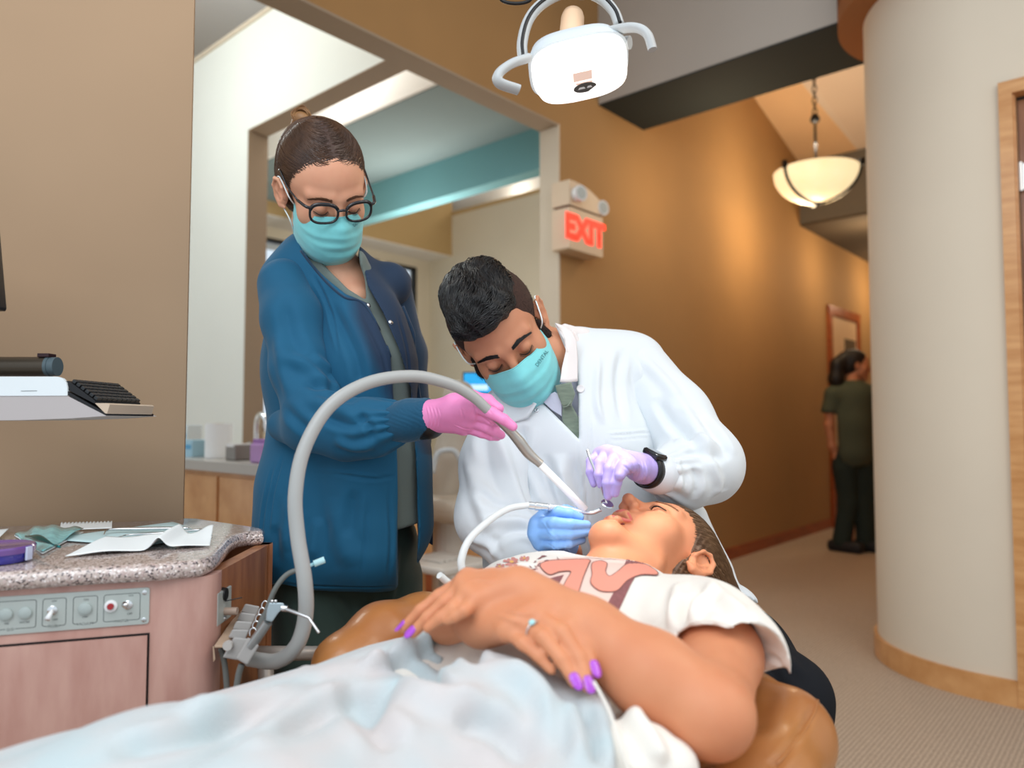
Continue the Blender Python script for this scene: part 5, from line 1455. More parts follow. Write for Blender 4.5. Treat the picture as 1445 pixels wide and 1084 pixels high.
# bias band along the neck edge
nk = [(427, 352), (443, 373), (464, 397), (489, 418), (519, 430), (553, 500), (558, 560)]
q = [hit(jtree, a - 2.5, b + 2)[0] for a, b, *_ in [tuple(x[:2]) for x in bez([(a, b, 0) for a, b in nk], 40)]]
q = [x for x in q if x is not None]
mb = MB(); mb.tube(q, .0024, 8); mb.build('neck_binding', M['navy_dark'], jacket, smooth=True)
# glove
s = S(); hand(s, nw, nkn, nfi, nth, rw=.0275, rk=.0135, rf=.0092, g=.0004, kf=.0028)
s.cone(P(588, 590, 1.245), .0265, nw, .0255, k=.01)
wr = []
for i in range(4): wr.append(([(602 + i * 5, 572 + i), (606 + i * 5, 590), (603 + i * 5, 607)], .0014, .0012))
M['glove_pink'] = mat('glove_pink', srgb('#f08fc4'), rough=0.38, spec=0.5, sss=0.05, var=0.04, vscale=30, bump=0.1, bscale=500)
o, VG, QG = sdf_obj('glove', s, .0015, M['glove_pink'], nurse, rel=1, strokes=wr + [([(668, 566), (672, 580), (668, 596)], .0022, .0012), ([(650, 575), (654, 592)], .0018, -.001), ([(676, 585), (690, 596), (700, 604)], .0016, -.0012), ([(690, 578), (694, 584)], .0012, -.001), ([(640, 600), (655, 606), (670, 608)], .0014, .001)], noise=[(.0004, 120, 3, (1, 1, 1))])
sdf_obj('undercuff', S().cone(P(597, 597, 1.243), .0285, P(606, 597, 1.236), .0275), .002, M['black_plastic'], nurse)
# hair
hs = S()
def np_(x, y, z): return nT((x * nS, y * nS, z * nS))
hs.ell(np_(0, .022, .043), (.0800, .101, .083), nT.M, k=.01)
hs.ell(np_(0, .043, .000), (.079, .080, .080), nT.M, k=.02)
hs.ell(np_(0, -.112, -.034), (.052, .060, .088), nT.M, k=.008, sub=True)     # face opening
hs.box(np_(0, -.10, -.10), (.12, .085, .10), nT.M, rad=.02, k=.01, sub=True)
for q in (-1, 1): hs.ell(np_(q * .090, -.004, -.032), (.020, .024, .032), nT.M, k=.006, sub=True)
hs.box(np_(0, .0, -.16), (.12, .2, .085), nT.M, rad=.02, k=.02, sub=True)
hs.chain([np_(0, -.078, .090), np_(0, -.03, .134), np_(0, .02, .140)], [.0026, .0046, .003], k=.006, sub=True)
VH, QH = hs.mesh(.002); VH = relax(VH, QH, 2)
L = (VH - nT.o) @ nT.M
# combed strands as fine grooves running back from the parting
an = np.arctan2(L[:, 2] - .03, L[:, 1] + .02); NH = normals(VH, QH)
groove = np.sin(an * 60 + 7 * np.sin(L[:, 0] * 34) + 3 * np.sin(L[:, 2] * 60)) * .5 + np.sin(an * 131 + 12 * np.sin(L[:, 0] * 27)) * .5
VH = VH + NH * (.0011 * groove)[:, None]
hairN = mat('hair_brown', srgb('#36221a'), rough=0.36, spec=0.6, col2=srgb('#4a3022'), vscale=9, stretch=(1, 1, 1))
hr = meshobj('hair', VH, QH, hairN, nurse)
htree = bvh(VH, QH)
def walk(T, tree, target_fn, lift=.0012):
    def f(p, i, L, off):
        d = target_fn(p, i) + off
        q = p + d / (np.linalg.norm(d) + 1e-9) * L
        l, n, _, _ = tree.find_nearest(Vector(q))
        if l is None: return None
        l = np.array(l); n = np.array(n); return l + n * lift
    return f
bunc = np_(.0, .058, .128)
def nflow(p, i):
    l = (p - nT.o) @ nT.M
    q = np.sign(l[0]) if abs(l[0]) > .002 else 1.0
    # first out from the parting, then back and down to the bun
    side = min(1, abs(l[0]) / .045)
    d = np.array([q * (1.0 - side * 1.0), .35 + 1.1 * side, -.25 * (1 - side) + .28 * side * (1 if l[1] > .0 else -.3)])
    if l[1] > .03:
        d = (bunc - nT.o) @ nT.M - l
    return nT.M @ (d / np.linalg.norm(d))
roots, _ = sample_surface(VH, QH, 3400, 3, keep=lambda c, N: np.exp(-(((c - nT.o) @ nT.M)[:, 0] / .012) ** 2) * (((c - nT.o) @ nT.M)[:, 2] > .03) + .22 * (((c - nT.o) @ nT.M)[:, 2] > -.03) * (((c - nT.o) @ nT.M)[:, 1] > -.062))
h2 = strands('hair_strands', roots, walk(nT, htree, nflow, .0013), 20, .0078, .00055, mat('hair_strand_brown', srgb('#3c271b'), rough=0.3, spec=0.7, col2=srgb('#5c3f2b'), vscale=25), hr, jit=.04, seed=4)
# bun
def bun_strands():
    mb = MB(); rs = np.random.RandomState(2); c = P(426, 166, 1.42)
    ex = np.array([.85, 0, -.25]); ey = np.array([.2, .1, .95]); ez_ = np.array([.1, -1, .1])
    for i in range(240):
        a0_ = rs.rand() * .9; r1 = .013 + .010 * rs.rand(); r2 = .010 + .009 * rs.rand(); zz = (rs.rand() - .5) * .022; ph = rs.rand() * .6
        pts = [c + ex * (r1 * math.cos(t + ph)) + ey * (r2 * math.sin(t + ph)) + ez_ * (zz + .004 * math.sin(2 * t)) for t in np.linspace(-.7 + a0_, 3.4 + a0_, 14)]
        mb.tube(pts, [.0005 + .0003 * math.sin(k / 13 * 3.14) for k in range(14)], 4, cap=False)
    return mb
s = S(); s.ell(P(427, 169, 1.42), (.019, .018, .015), rot('Y', 20), k=.01); s.ell(P(427, 179, 1.43), (.022, .02, .015), k=.01)
s.cone(P(430, 182, 1.445), .02, P(434, 195, 1.45), .02, k=.02)
bn, _, _ = sdf_obj('hair_bun', s, .0025, mat('hair_light_brown', srgb('#6d4628'), rough=0.4, col2=srgb('#a67c50'), vscale=20), hr)
bun_strands().build('bun_strands', bpy.data.materials['hair_light_brown'], bn, smooth=True)
# face details
mk, VM, QM = mask('face_mask', nT, 1.0, M['mask_teal'], M['mask_strap'], nurse, drop=.0)
mtn = bvh(VM, QM); a_ = proj(nT((.026, -.10, -.030))); b_ = proj(nT((.050, -.085, -.026)))
ux_ = np.array([b_[0] - a_[0], b_[1] - a_[1]]); ux_ /= np.linalg.norm(ux_); uy_ = np.array([ux_[1], -ux_[0]])
text_decal('printed_text', 'DENTAL', tuple((np.array(a_) + np.array(b_)) / 2), ux_ * .8, uy_, 6.0, mtn, mat('mask_print_dark', srgb('#3f7c84'), rough=0.6), mk, lift=.0016)
lashes(nT, nS, nurse); brows(nT, nS, nurse, ntree, mat('brow_brown', srgb('#5c3a24'), rough=0.6), n=260, thick=.0026, rad=.00045)
# glasses

M['glasses_black'] = mat('glasses_black', (0.008, 0.008, 0.010), rough=0.12, coat=0.6)
M['lens'] = mat('lens_clear', (1, 1, 1), rough=0.02, trans=1.0, ior=1.01, spec=0.2)
def gp(x, y, z): return nT((x, y, z))
mbf = MB()
def lens_ring(q):
    out = []
    for t in np.linspace(0, 2 * math.pi, 40, endpoint=False):
        c_, s_2 = math.cos(t), math.sin(t)
        u_ = np.sign(c_) * abs(c_) ** .75 * .0255; v_ = np.sign(s_2) * abs(s_2) ** .75 * (.0185 if s_2 > 0 else .0195)
        out.append((q * .0335 + u_ * (1 + .0 * s_2), v_ * (1 + .10 * q * c_ * (1 if s_2 > 0 else 0))))
    return out
gz = .002
for q in (-1, 1):
    r_ = lens_ring(q); pts = [gp(x, -.1090 + .9 * x * x * 2.2, z + gz - .0) for x, z in r_]
    mbf.tube(pts + [pts[0], pts[1]], [.0024 if r_[i % 40][1] < .006 else .0036 for i in range(42)], 8, cap=False)
mbf.tube(bez([gp(-.0095, -.1100, gz + .005), gp(0, -.1145, gz + .008), gp(.0095, -.1100, gz + .005)], 8), .0026, 8)
for q in (-1, 1):
    mbf.tube(bez([gp(q * .0575, -.1030, gz + .011), gp(q * .066, -.099, gz + .013), gp(q * .0735, -.075, gz + .014)], 10), .0030, 8)
    mbf.tube(bez([gp(q * .0735, -.075, gz + .014), gp(q * .080, -.03, gz + .022), gp(q * .082, .010, gz + .036), gp(q * .080, .03, gz + .02)], 12), .0018, 8)
fr_ = mbf.build('glasses', M['glasses_black'], nurse, smooth=True)
for q in (-1, 1):
    r_ = lens_ring(q); mb = MB(); mb.add([gp(x, -.1090 + .9 * x * x * 2.2, z + gz) for x, z in r_], [tuple(range(40))]); mb.build('glasses_lens', M['lens'], fr_)
# ================================================================ the dentist
FD = np.array([.166, -.79, -.594]); UD = np.array([-.48, -.58, .66])
MD = frame_FU(FD, UD)
dT = Xf(P(718, 502, 1.30) - MD @ np.array([0, -.080, 0]), MD)
skinD = skin_mat('skin_tan', srgb('#cf9270'), srgb('#c08262'))
s = S(); head(s, dT, 1.0, jaw=1.06, nose=1.05, brow=1.1)
def dp(x, y, z): return dT((x, y, z))
s.chain([dp(0, .030, -.035), dp(0, .040, -.075), P(774, 500, 1.40), P(790, 560, 1.47)], [.056, .053, .046, .050], k=.02)
V1, Q1 = s.mesh(.0018); V1 = relax(V1, Q1, 1)
s2 = S()
s2.chain([P(812, 580, 1.48), P(820, 640, 1.48), P(850, 760, 1.50), P(890, 900, 1.52)], [.08, .10, .10, .11], k=.03)
s2.chain([P(720, 590, 1.40), P(695, 720, 1.33), P(745, 775, 1.26), P(800, 782, 1.215)], [.045, .038, .032, .026], k=.02)
s2.chain([P(905, 530, 1.46), P(992, 655, 1.37), P(950, 668, 1.29), P(918, 664, 1.245)], [.045, .04, .034, .026], k=.02)
s2.chain([P(900, 905, 1.52), P(1040, 930, 1.30), P(1112, 985, 1.165), P(1120, 1290, 1.2)], [.08, .06, .045, .04], k=.02)
s2.chain([P(850, 900, 1.50), P(760, 930, 1.25), P(780, 1290, 1.3)], [.085, .055, .04], k=.02)
dwL = P(914, 664, 1.235)
dknL = [P(882, 650, 1.165), P(869, 643, 1.175), P(857, 640, 1.19), P(847, 641, 1.205)]
dfiL = [[P(874, 666, 1.14), P(870, 682, 1.135), P(868, 696, 1.14)],
        [P(860, 662, 1.145), P(857, 682, 1.14), P(858, 700, 1.145)],
        [P(846, 654, 1.165), P(845, 670, 1.155), P(848, 684, 1.155)],
        [P(834, 651, 1.185), P(833, 667, 1.175), P(838, 683, 1.17)]]
dthL = [P(899, 664, 1.19), P(889, 657, 1.155), P(881, 659, 1.135), P(875, 671, 1.125)]
dwR = P(803, 781, 1.215)
dknR = [P(769, 730, 1.175), P(759, 740, 1.165), P(757, 753, 1.165), P(763, 766, 1.17)]
dfiR = [[P(787, 723, 1.15), P(804, 725, 1.15), P(818, 730, 1.155)],
        [P(781, 738, 1.135), P(806, 740, 1.135), P(828, 741, 1.145)],
        [P(781, 753, 1.135), P(806, 754, 1.135), P(830, 751, 1.145)],
        [P(784, 768, 1.14), P(804, 767, 1.14), P(822, 762, 1.15)]]
dthR = [P(785, 760, 1.22), P(778, 732, 1.20), P(798, 722, 1.19), P(815, 724, 1.18)]
for a_ in ((dwL, dknL, dfiL, dthL), (dwR, dknR, dfiR, dthR)): hand(s2, *a_, rw=.025, rk=.0125, rf=.0086, g=-.0012)
V2, Q2 = s2.mesh(.004); V2 = relax(V2, Q2, 2)
dent = meshobj('person', np.concatenate([V1, V2]), np.concatenate([Q1, Q2 + len(V1)]), skinD)
tag(dent, 'seated dark-haired person in a white coat, green tie and aqua mask leaning over the patient', 'person')
dtree = bvh(V1, Q1)

M['coat'] = mat('coat_white', srgb('#dde2e5'), rough=0.8, sheen=0.2, bump=0.15, bscale=1500, var=0.02, vscale=6)
M['shirt_lav'] = mat('shirt_lavender', srgb('#c9c9d8'), rough=0.75, bump=0.2, bscale=1400)
s = S()
s.chain([P(806, 575, 1.46), P(820, 640, 1.47), P(840, 700, 1.47)], [.098, .11, .11], k=.03)
s.cone(P(782, 512, 1.43), .052, P(800, 560, 1.43), .070, k=.02)
cutter(s, [(700, 380), (786, 450), (796, 470), (800, 500), (792, 538), (784, 548), (740, 560), (690, 540)], 0.8, 1.75, k=.003)
sdf_obj('shirt', s, .004, M['shirt_lav'], dent)
# coat
s = S()
s.chain([P(800, 565, 1.47), P(818, 640, 1.465), P(850, 740, 1.48), P(905, 830, 1.48)], [.122, .147, .145, .138], k=.04)
s.cone(P(735, 588, 1.43), .063, P(892, 520, 1.50), .072, k=.06)
s.ell(P(770, 610, 1.44), (.09, .09, .10), k=.06)
s.cone(P(806, 530, 1.47), .076, P(850, 522, 1.49), .076, k=.04)
s.cone(P(812, 500, 1.47), .050, P(840, 520, 1.48), .06, k=.03)
s.chain([P(880, 800, 1.48), P(960, 850, 1.45), P(1030, 868, 1.36)], [.13, .085, .055], k=.05)
s.chain([P(760, 740, 1.40), P(760, 860, 1.40)], [.11, .10], k=.05)
s.chain([P(975, 730, 1.47), P(985, 800, 1.46)], [.03, .05], k=.06)
cutter(s, [(1010, 800), (1046, 838), (1060, 846), (1086, 862), (1140, 900), (1180, 1200), (940, 1200), (1000, 900), (1040, 872)], 1.0, 2.0, k=.003)
cutter(s, [(735, 556), (762, 566), (790, 594), (818, 622), (817, 560), (815, 536), (806, 490), (800, 440), (720, 440), (690, 540)], 0.8, 1.45, k=.003)
cutter(s, [(688, 538), (735, 558), (786, 552), (806, 540), (804, 485), (797, 463), (780, 440), (700, 420)], 0.8, 1.50, k=.003)
VK, QK = s.mesh(.0035); VK = relax(VK, QK, 2); NK = normals(VK, QK); VK = VK + NK * (.0045 * wob(VK, 24, 13, 6, (1, 1, .5)))[:, None]
cst = [([(790, 640), (800, 700), (825, 760)], .012, .008), ([(740, 600), (735, 660), (760, 730)], .012, -.008), ([(720, 610), (745, 680), (770, 720)], .010, .006), ([(700, 660), (740, 700), (760, 740)], .010, .006), ([(770, 640), (790, 700), (810, 740)], .008, -.006),
       ([(818, 622), (822, 680), (832, 760), (850, 800)], .0022, .003), ([(832, 560), (834, 640), (842, 720)], .0022, -.0016), ([(845, 500), (842, 560), (850, 600)], .007, .004), ([(880, 490), (872, 540), (880, 600)], .010, -.005), ([(920, 510), (930, 570), (950, 620)], .012, -.008), ([(900, 500), (905, 560), (925, 610)], .010, .006),
       ([(856, 612), (905, 608), (962, 603)], .0022, .0016), ([(857, 612), (858, 650)], .0016, .0012), ([(963, 604), (952, 640)], .003, -.003), ([(858, 622), (905, 618), (958, 613)], .0016, -.0012), ([(870, 730), (900, 770), (960, 800)], .014, .007), ([(960, 730), (985, 790), (1020, 830)], .010, -.006), ([(930, 740), (950, 790), (1000, 840)], .012, .006), ([(1000, 780), (1010, 810), (1030, 830)], .008, .006)]
cst = [(a, b, c * 1.5) for a, b, c in cst]
VK = folds(VK, QK, cst)
coat = meshobj('coat', VK, QK, M['coat'], dent); ktree = bvh(VK, QK)
# sleeves
def cloth_sleeve(name, pts, rs, m, par, h, strokes, g0, g1, n=11, sd=3, extra=None, noise=.0025):
    s = S(); s.chain(pts, rs, k=.01, kin=.03)
    if extra: extra(s)
    V, Q = s.mesh(h); V = relax(V, Q, 2); N = normals(V, Q); V = V + N * (noise * wob(V, 28, sd))[:, None]
    d = g1 - g0; L = np.linalg.norm(d); dn = d / L; t = (V - g0) @ dn / L; r_ = V - (g0 + (t * L)[:, None] * dn)
    e1 = np.cross(dn, [0.1, 0.2, 1]); e1 /= np.linalg.norm(e1); e2 = np.cross(dn, e1); an = np.arctan2(r_ @ e1, r_ @ e2)
    near = np.linalg.norm(r_, axis=1) < .09
    V = V + N * (np.clip(t, 0, 1.05) ** 2 * (t < 1.3) * near * .0028 * np.sin(an * n + 2 * np.sin(an * 3)))[:, None]
    V = folds(V, Q, strokes); return meshobj(name, V, Q, m, par)
cloth_sleeve('sleeve', [P(898, 532, 1.485), P(950, 590, 1.44), P(992, 655, 1.365), P(962, 672, 1.32), P(938, 669, 1.275)], [.075, .070, .069, .056, .037], M['coat'], coat, .003,
    [([(955, 560), (985, 610), (1010, 660)], .012, .008), ([(925, 560), (950, 600), (985, 630)], .010, -.008), ([(960, 640), (990, 640), (1025, 650)], .009, -.007), ([(950, 625), (985, 622), (1020, 630)], .010, .007), ([(1000, 650), (1015, 680), (1010, 700)], .010, .006), ([(975, 655), (985, 680), (980, 705)], .008, -.006), ([(955, 650), (960, 670), (962, 695)], .006, .004), ([(985, 580), (1015, 620), (1030, 650)], .010, -.006), ([(900, 500), (940, 540), (960, 570)], .012, .006)],
    P(985, 668, 1.34), P(936, 668, 1.27))
cs_ = S(); cs_.chain([P(945, 670, 1.285), P(928, 668, 1.258), P(921, 666, 1.25)], [.034, .0335, .033], k=.01); cs_.cone(P(930, 667, 1.26), .027, P(900, 662, 1.22), .027, k=.004, sub=True)
sdf_obj('cuff', cs_, .0022, mat('coat_rib', srgb('#dfe4ea'), rough=0.85, bump=0.3, bscale=900), coat)
cloth_sleeve('sleeve', [P(722, 592, 1.42), P(702, 655, 1.385), P(697, 728, 1.325), P(735, 768, 1.27), P(778, 784, 1.23)], [.068, .066, .064, .055, .038], M['coat'], coat, .0032,
    [([(655, 640), (675, 700), (690, 750)], .012, .008), ([(680, 600), (690, 660), (720, 720)], .012, -.009), ([(700, 600), (725, 680), (745, 730)], .010, .008), ([(665, 690), (700, 710), (740, 715)], .010, -.007), ([(680, 740), (710, 735), (750, 735)], .009, .007), ([(690, 770), (720, 750), (755, 748)], .008, -.005), ([(660, 760), (690, 770), (700, 790)], .008, .006)],
    P(735, 768, 1.27), P(785, 784, 1.225), sd=8)
# collar leaves
def leaf(name, poly, Yf, m, par, th=.0022):
    """a stiff collar leaf"""
    c = [P(a, b, y) for (a, b), y in zip(poly, Yf)]
    cen = np.mean(c, 0); V = []; Fc = []; R_n = 8; k = len(c)
    for j in range(R_n + 1):
        for q in c: V.append(cen + (q - cen) * (1 - j / R_n))
    for j in range(R_n):
        for i in range(k): i2 = (i + 1) % k; Fc.append((j * k + i, j * k + i2, (j + 1) * k + i2, (j + 1) * k + i))
    o = meshobj(name, V, Fc, m, par); md = o.modifiers.new('thickness', 'SOLIDIFY'); md.thickness = th; md.offset = 0; return o
M['collar'] = mat('collar_white', srgb('#e9e2e0'), rough=0.8, bump=0.2, bscale=1400)
leaf('collar', [(783, 456), (795, 460), (806, 466), (813, 480), (815, 505), (815, 538), (803, 540), (790, 539), (793, 520), (799, 495), (796, 475)], [1.36, 1.365, 1.365, 1.36, 1.355, 1.335, 1.325, 1.315, 1.33, 1.345, 1.355], M['collar'], coat)
s = S(); s.chain([P(797, 464, 1.42), P(822, 474, 1.44), P(850, 488, 1.46)], [.010, .014, .012], k=.01); s.chain([P(810, 472, 1.41), P(820, 500, 1.41), P(824, 545, 1.375), P(824, 580, 1.36)], [.006, .009, .008, .005], k=.01)
sdf_obj('collar_stand', s, .0025, M['collar'], coat)
leaf('collar', [(700, 538), (712, 548), (737, 560), (757, 570), (745, 590), (716, 600), (696, 580), (690, 560)], [1.38, 1.36, 1.33, 1.32, 1.33, 1.35, 1.37, 1.39], M['coat'], coat)
# shirt collar and tie
leaf('shirt_collar', [(762, 563), (783, 553), (792, 560), (793, 588), (778, 578)], [1.335, 1.33, 1.33, 1.335, 1.335], mat('shirt_pale', srgb('#d3d6e6'), rough=0.75), dent)
M['tie'] = mat('tie_green', srgb('#7d8a78'), rough=0.5, sheen=0.4, col2=srgb('#6a7768'), vscale=60, stretch=(1, 1, 4))
s = S(); panel_fn(s, [(783, 544), (806, 539), (812, 556), (806, 572), (794, 574), (788, 560)], 1.325, .006)
panel_fn(s, [(794, 572), (806, 570), (817, 590), (822, 640), (800, 610), (793, 592)], 1.333, .0035)
tie, _, _ = sdf_obj('tie', s, .0018, M['tie'], dent, rel=3)
mb = MB(); mb.tube(bez([P(806, 566, 1.320), P(801, 573, 1.318), P(794, 575, 1.320)], 8), .0014, 6); mb.build('tie_fold', M['tie'], tie, smooth=True)
# snaps and button
for px_, py_, nm_ in ((757, 579, 'snap_button'),):
    l, n = hit(ktree, px_, py_)
    if l is not None:
        n = -n if n[1] > 0 else n
        mb = MB(); mb.lathe([(.0018, .001), (.0030, .0022), (.0042, .001), (.0042, 0)], l, n, 20); mb.build(nm_, M['snap'], coat, smooth=True)
l, n = hit(ktree, 819, 549)
if l is not None:
    n = -n if n[1] > 0 else n
    mb = MB(); mb.lathe([(0, .002), (.005, .002), (.0065, .0028), (.0075, .002), (.0075, 0)], l, n, 24); mb.build('button', mat('button_white', srgb('#e6e2e2'), rough=0.3), coat, smooth=True)
# trousers
s = S(); s.chain([P(900, 905, 1.52), P(1040, 930, 1.30), P(1112, 985, 1.165), P(1120, 1120, 1.18), P(1122, 1290, 1.22)], [.115, .088, .062, .060, .055], k=.03, kin=.03)
s.chain([P(860, 905, 1.52), P(800, 940, 1.32), P(770, 1000, 1.25), P(775, 1290, 1.3)], [.11, .08, .065, .055], k=.03, kin=.03)
sdf_obj('trousers', s, .005, mat('trousers_black', (0.014, 0.015, 0.018), rough=0.9, spec=0.1, bump=0.3, bscale=1200), dent, noise=[(.004, 26, 3, (1, 1, 1))], strokes=[([(1080, 900), (1110, 930), (1140, 960)], .01, .005), ([(1060, 900), (1090, 950), (1120, 1000)], .01, -.005)])
mb = MB()
for px_, Y_ in ((1122, 1.22), (775, 1.3)):
    q = P(px_, 1290, Y_); mb.box((q[0], q[1] - .05, .04), (.10, .28, .08), rot('Z', -10), bev=.03)
mb.build('shoes', bpy.data.materials['shoe_black'], dent, smooth=True)
# gloves
gw = [([(900 + i * 5, 648 + i), (903 + i * 5, 665), (899 + i * 5, 682)], .0014, .0012) for i in range(3)]
M['glove_lav'] = mat('glove_lavender', srgb('#b3a2e0'), rough=0.38, spec=0.5, sss=0.05, var=0.04, vscale=30, bump=0.1, bscale=500)
M['glove_blue'] = mat('glove_blue', srgb('#86b4ee'), rough=0.38, spec=0.5, sss=0.05, var=0.05, vscale=30, bump=0.1, bscale=500)
s = S(); hand(s, dwL, dknL, dfiL, dthL, rw=.0265, rk=.0125, rf=.0088, g=.0003, kf=.0024)
sdf_obj('glove', s, .0014, M['glove_lav'], dent, rel=1, strokes=gw + [([(878, 655), (890, 668), (888, 684)], .0018, -.0012), ([(866, 650), (862, 664)], .0012, -.0008), ([(893, 652), (896, 662), (893, 672)], .0014, .001)], noise=[(.0004, 120, 3, (1, 1, 1))])
s = S(); hand(s, dwR, dknR, dfiR, dthR, rw=.0255, rk=.0125, rf=.0088, g=.0003, kf=.0024)
sdf_obj('glove', s, .0014, M['glove_blue'], dent, rel=1, strokes=[([(765, 735), (775, 750), (790, 765)], .002, .001), ([(770, 765), (785, 775), (800, 777)], .0015, -.001), ([(795, 770), (803, 778), (806, 786)], .0014, .001)], noise=[(.0004, 120, 7, (1, 1, 1))])
# watch
wt = thing('wrist_watch', tuple(P(917, 664, 1.24)), 'black smart watch strapped over the cuff of the lavender glove', 'watch')
wd_ = P(934, 668, 1.265) - P(905, 663, 1.225); wd_ /= np.linalg.norm(wd_); wc = P(914.5, 664.5, 1.236)
mb = MB(); mb.lathe([(.0272, -.0085), (.0292, -.0085), (.0300, 0), (.0292, .0085), (.0272, .0085)], wc, wd_, 40); mb.build('strap', M['black_plastic'], wt, smooth=True)
up_ = np.array([-.15, -.55, .8]); up_ -= wd_ * (up_ @ wd_); up_ /= np.linalg.norm(up_); sd_ = np.cross(wd_, up_)
mb = MB(); mb.box(wc + up_ * .0300, (.030, .034, .0105), np.stack([wd_, sd_, up_], 1), bev=.0035); mb.build('watch_case', M['glasses_black'], wt, smooth=True, auto=40)
mb = MB(); mb.box(wc + up_ * .0355, (.024, .028, .0008), np.stack([wd_, sd_, up_], 1), bev=.0003); mb.build('watch_glass', mat('watch_glass', (0.004, 0.004, 0.006), rough=0.03, coat=1.0), wt, smooth=True, auto=40)

# hair: long on top, clipped at the sides
hairD = mat('hair_black', (0.007, 0.006, 0.006), rough=0.33, spec=0.55, var=0.4, vscale=30)
fadeD = mat('hair_clipped', srgb('#4a3026'), rough=0.8, col2=srgb('#2a1b16'), vscale=500, bump=0.6, bscale=900)
hs = S()
hs.ell(dp(0, .018, .041), (.0825, .0985, .0825), dT.M, k=.01)
hs.ell(dp(0, .045, .000), (.072, .072, .07), dT.M, k=.02)
hs.ell(dp(0, -.120, -.020), (.064, .064, .082), dT.M, k=.004, sub=True)
for q in (-1, 1):
    hs.box(dp(q * .08, -.082, .030), (.05, .030, .030), dT.M, rad=.004, k=.003, sub=True)
    hs.ell(dp(q * .088, .012, -.010), (.022, .024, .034), dT.M, k=.004, sub=True)
hs.box(dp(0, .0, -.12), (.12, .2, .085), dT.M, rad=.02, k=.01, sub=True)
hs.box(dp(0, -.122, -.03), (.12, .065, .05), dT.M, rad=.01, k=.003, sub=True)
VF, QF = hs.mesh(.002); VF = relax(VF, QF, 1)
hd = meshobj('hair', VF, QF, fadeD, dent)
tp_ = S()
tp_.ell(dp(0, .018, .062), (.068, .090, .070), dT.M, k=.01)
tp_.ell(dp(0, -.050, .092), (.052, .034, .027), dT.M, k=.03)
tp_.ell(dp(-.016, -.070, .086), (.042, .022, .020), dT.M, k=.02)
tp_.ell(dp(0, .01, .110), (.054, .07, .022), dT.M, k=.03)
tp_.ell(dp(0, -.118, -.004), (.075, .052, .076), dT.M, k=.008, sub=True)
tp_.box(dp(0, .0, -.022), (.13, .2, .075), dT.M @ rot('X', -6), rad=.02, k=.015, sub=True)
VT, QT = tp_.mesh(.002); VT = relax(VT, QT, 2); NT = normals(VT, QT)
L = (VT - dT.o) @ dT.M
ph_ = L[:, 0] * 240 + 5 * np.sin(L[:, 1] * 55 + 3 * np.sin(L[:, 0] * 40)) + 2 * np.sin(L[:, 2] * 70)
VT = VT + NT * (.0020 * np.sin(ph_ * .75) + .0010 * wob(VT, 60, 4))[:, None]
ht_ = meshobj('hair_top', VT, QT, hairD, hd); ttree = bvh(VT, QT)
rs9 = np.random.RandomState(8)
def dflow(p, i):
    l = (p - dT.o) @ dT.M
    d = np.array([-.55 + .5 * math.sin(l[0] * 60 + l[1] * 20), -1.0 + .35 * math.sin(l[2] * 90), .25 - .1 * i + .3 * math.sin(l[1] * 60)])
    return dT.M @ (d / np.linalg.norm(d))
roots, _ = sample_surface(VT, QT, 5200, 6)
def dwalk(p, i, Ls, off):
    d = dflow(p, i) + off; q = p + d / np.linalg.norm(d) * Ls
    l, n, _, _ = ttree.find_nearest(Vector(q))
    if l is None: return None
    l = np.array(l); n = np.array(n); return l + n * (.0010 + .0030 * math.sin(min(1, i / 5) * 2.6))
strands('hair_strands', roots, dwalk, 8, .0078, .00085, hairD, ht_, jit=.22, seed=9)
# stubble strands on the clipped sides
roots, nr = sample_surface(VF, QF, 3500, 12)
def swalk(p, i, Ls, off):
    d = dT.M @ np.array([0, .35, -1.0]) + off * 1.2; l, n, _, _ = ftree.find_nearest(Vector(p)); return p + (d / np.linalg.norm(d) * .8 + np.array(n) * .35) * Ls
ftree = bvh(VF, QF)
strands('clipped_hair', roots, swalk, 3, .0012, .00022, mat('stubble', (0.02, 0.014, 0.012), rough=0.6), hd, jit=.3, seed=3)
# beard along the jaw
s = S(); q = 1
s.chain([dp(.068, -.014, -.010), dp(.066, -.016, -.040), dp(.054, -.024, -.072), dp(.034, -.050, -.098), dp(.0, -.072, -.112)], [.007, .012, .015, .016, .016], k=.01)
s.chain([dp(-.068, -.014, -.010), dp(-.066, -.016, -.040), dp(-.054, -.024, -.072), dp(-.034, -.050, -.098), dp(.0, -.072, -.112)], [.007, .012, .015, .016, .016], k=.01)
VB, QB = s.mesh(.0025)
bd = meshobj('beard', relax(VB, QB, 1), QB, mat('beard_dark', srgb('#2a1a14'), rough=0.8, bump=0.8, bscale=700), dent)
roots, _ = sample_surface(VB, QB, 2500, 4); btree = bvh(VB, QB)
def bwalk(p, i, Ls, off):
    l, n, _, _ = btree.find_nearest(Vector(p)); d = dT.M @ np.array([0, -.2, -1.0]) + off; return p + (d / np.linalg.norm(d) + np.array(n) * .4) * Ls
strands('beard_hairs', roots, bwalk, 3, .0018, .0003, hairD, bd, jit=.3, seed=5)
mkd, VMd, QMd = mask('face_mask', dT, 1.04, M['mask_teal'], M['mask_strap'], dent, wid=1.03)
lashes(dT, 1.0, dent); brows(dT, 1.0, dent, dtree, hairD, n=420, thick=.0042, rad=.0005, length=.010, z0=.016)
mtree = bvh(VMd, QMd)
a_ = proj(dT((.020 * 1.04, -.10, -.028))); b_ = proj(dT((.050 * 1.04, -.085, -.020)))
ux_ = np.array([b_[0] - a_[0], b_[1] - a_[1]]); ux_ /= np.linalg.norm(ux_); uy_ = np.array([ux_[1], -ux_[0]])
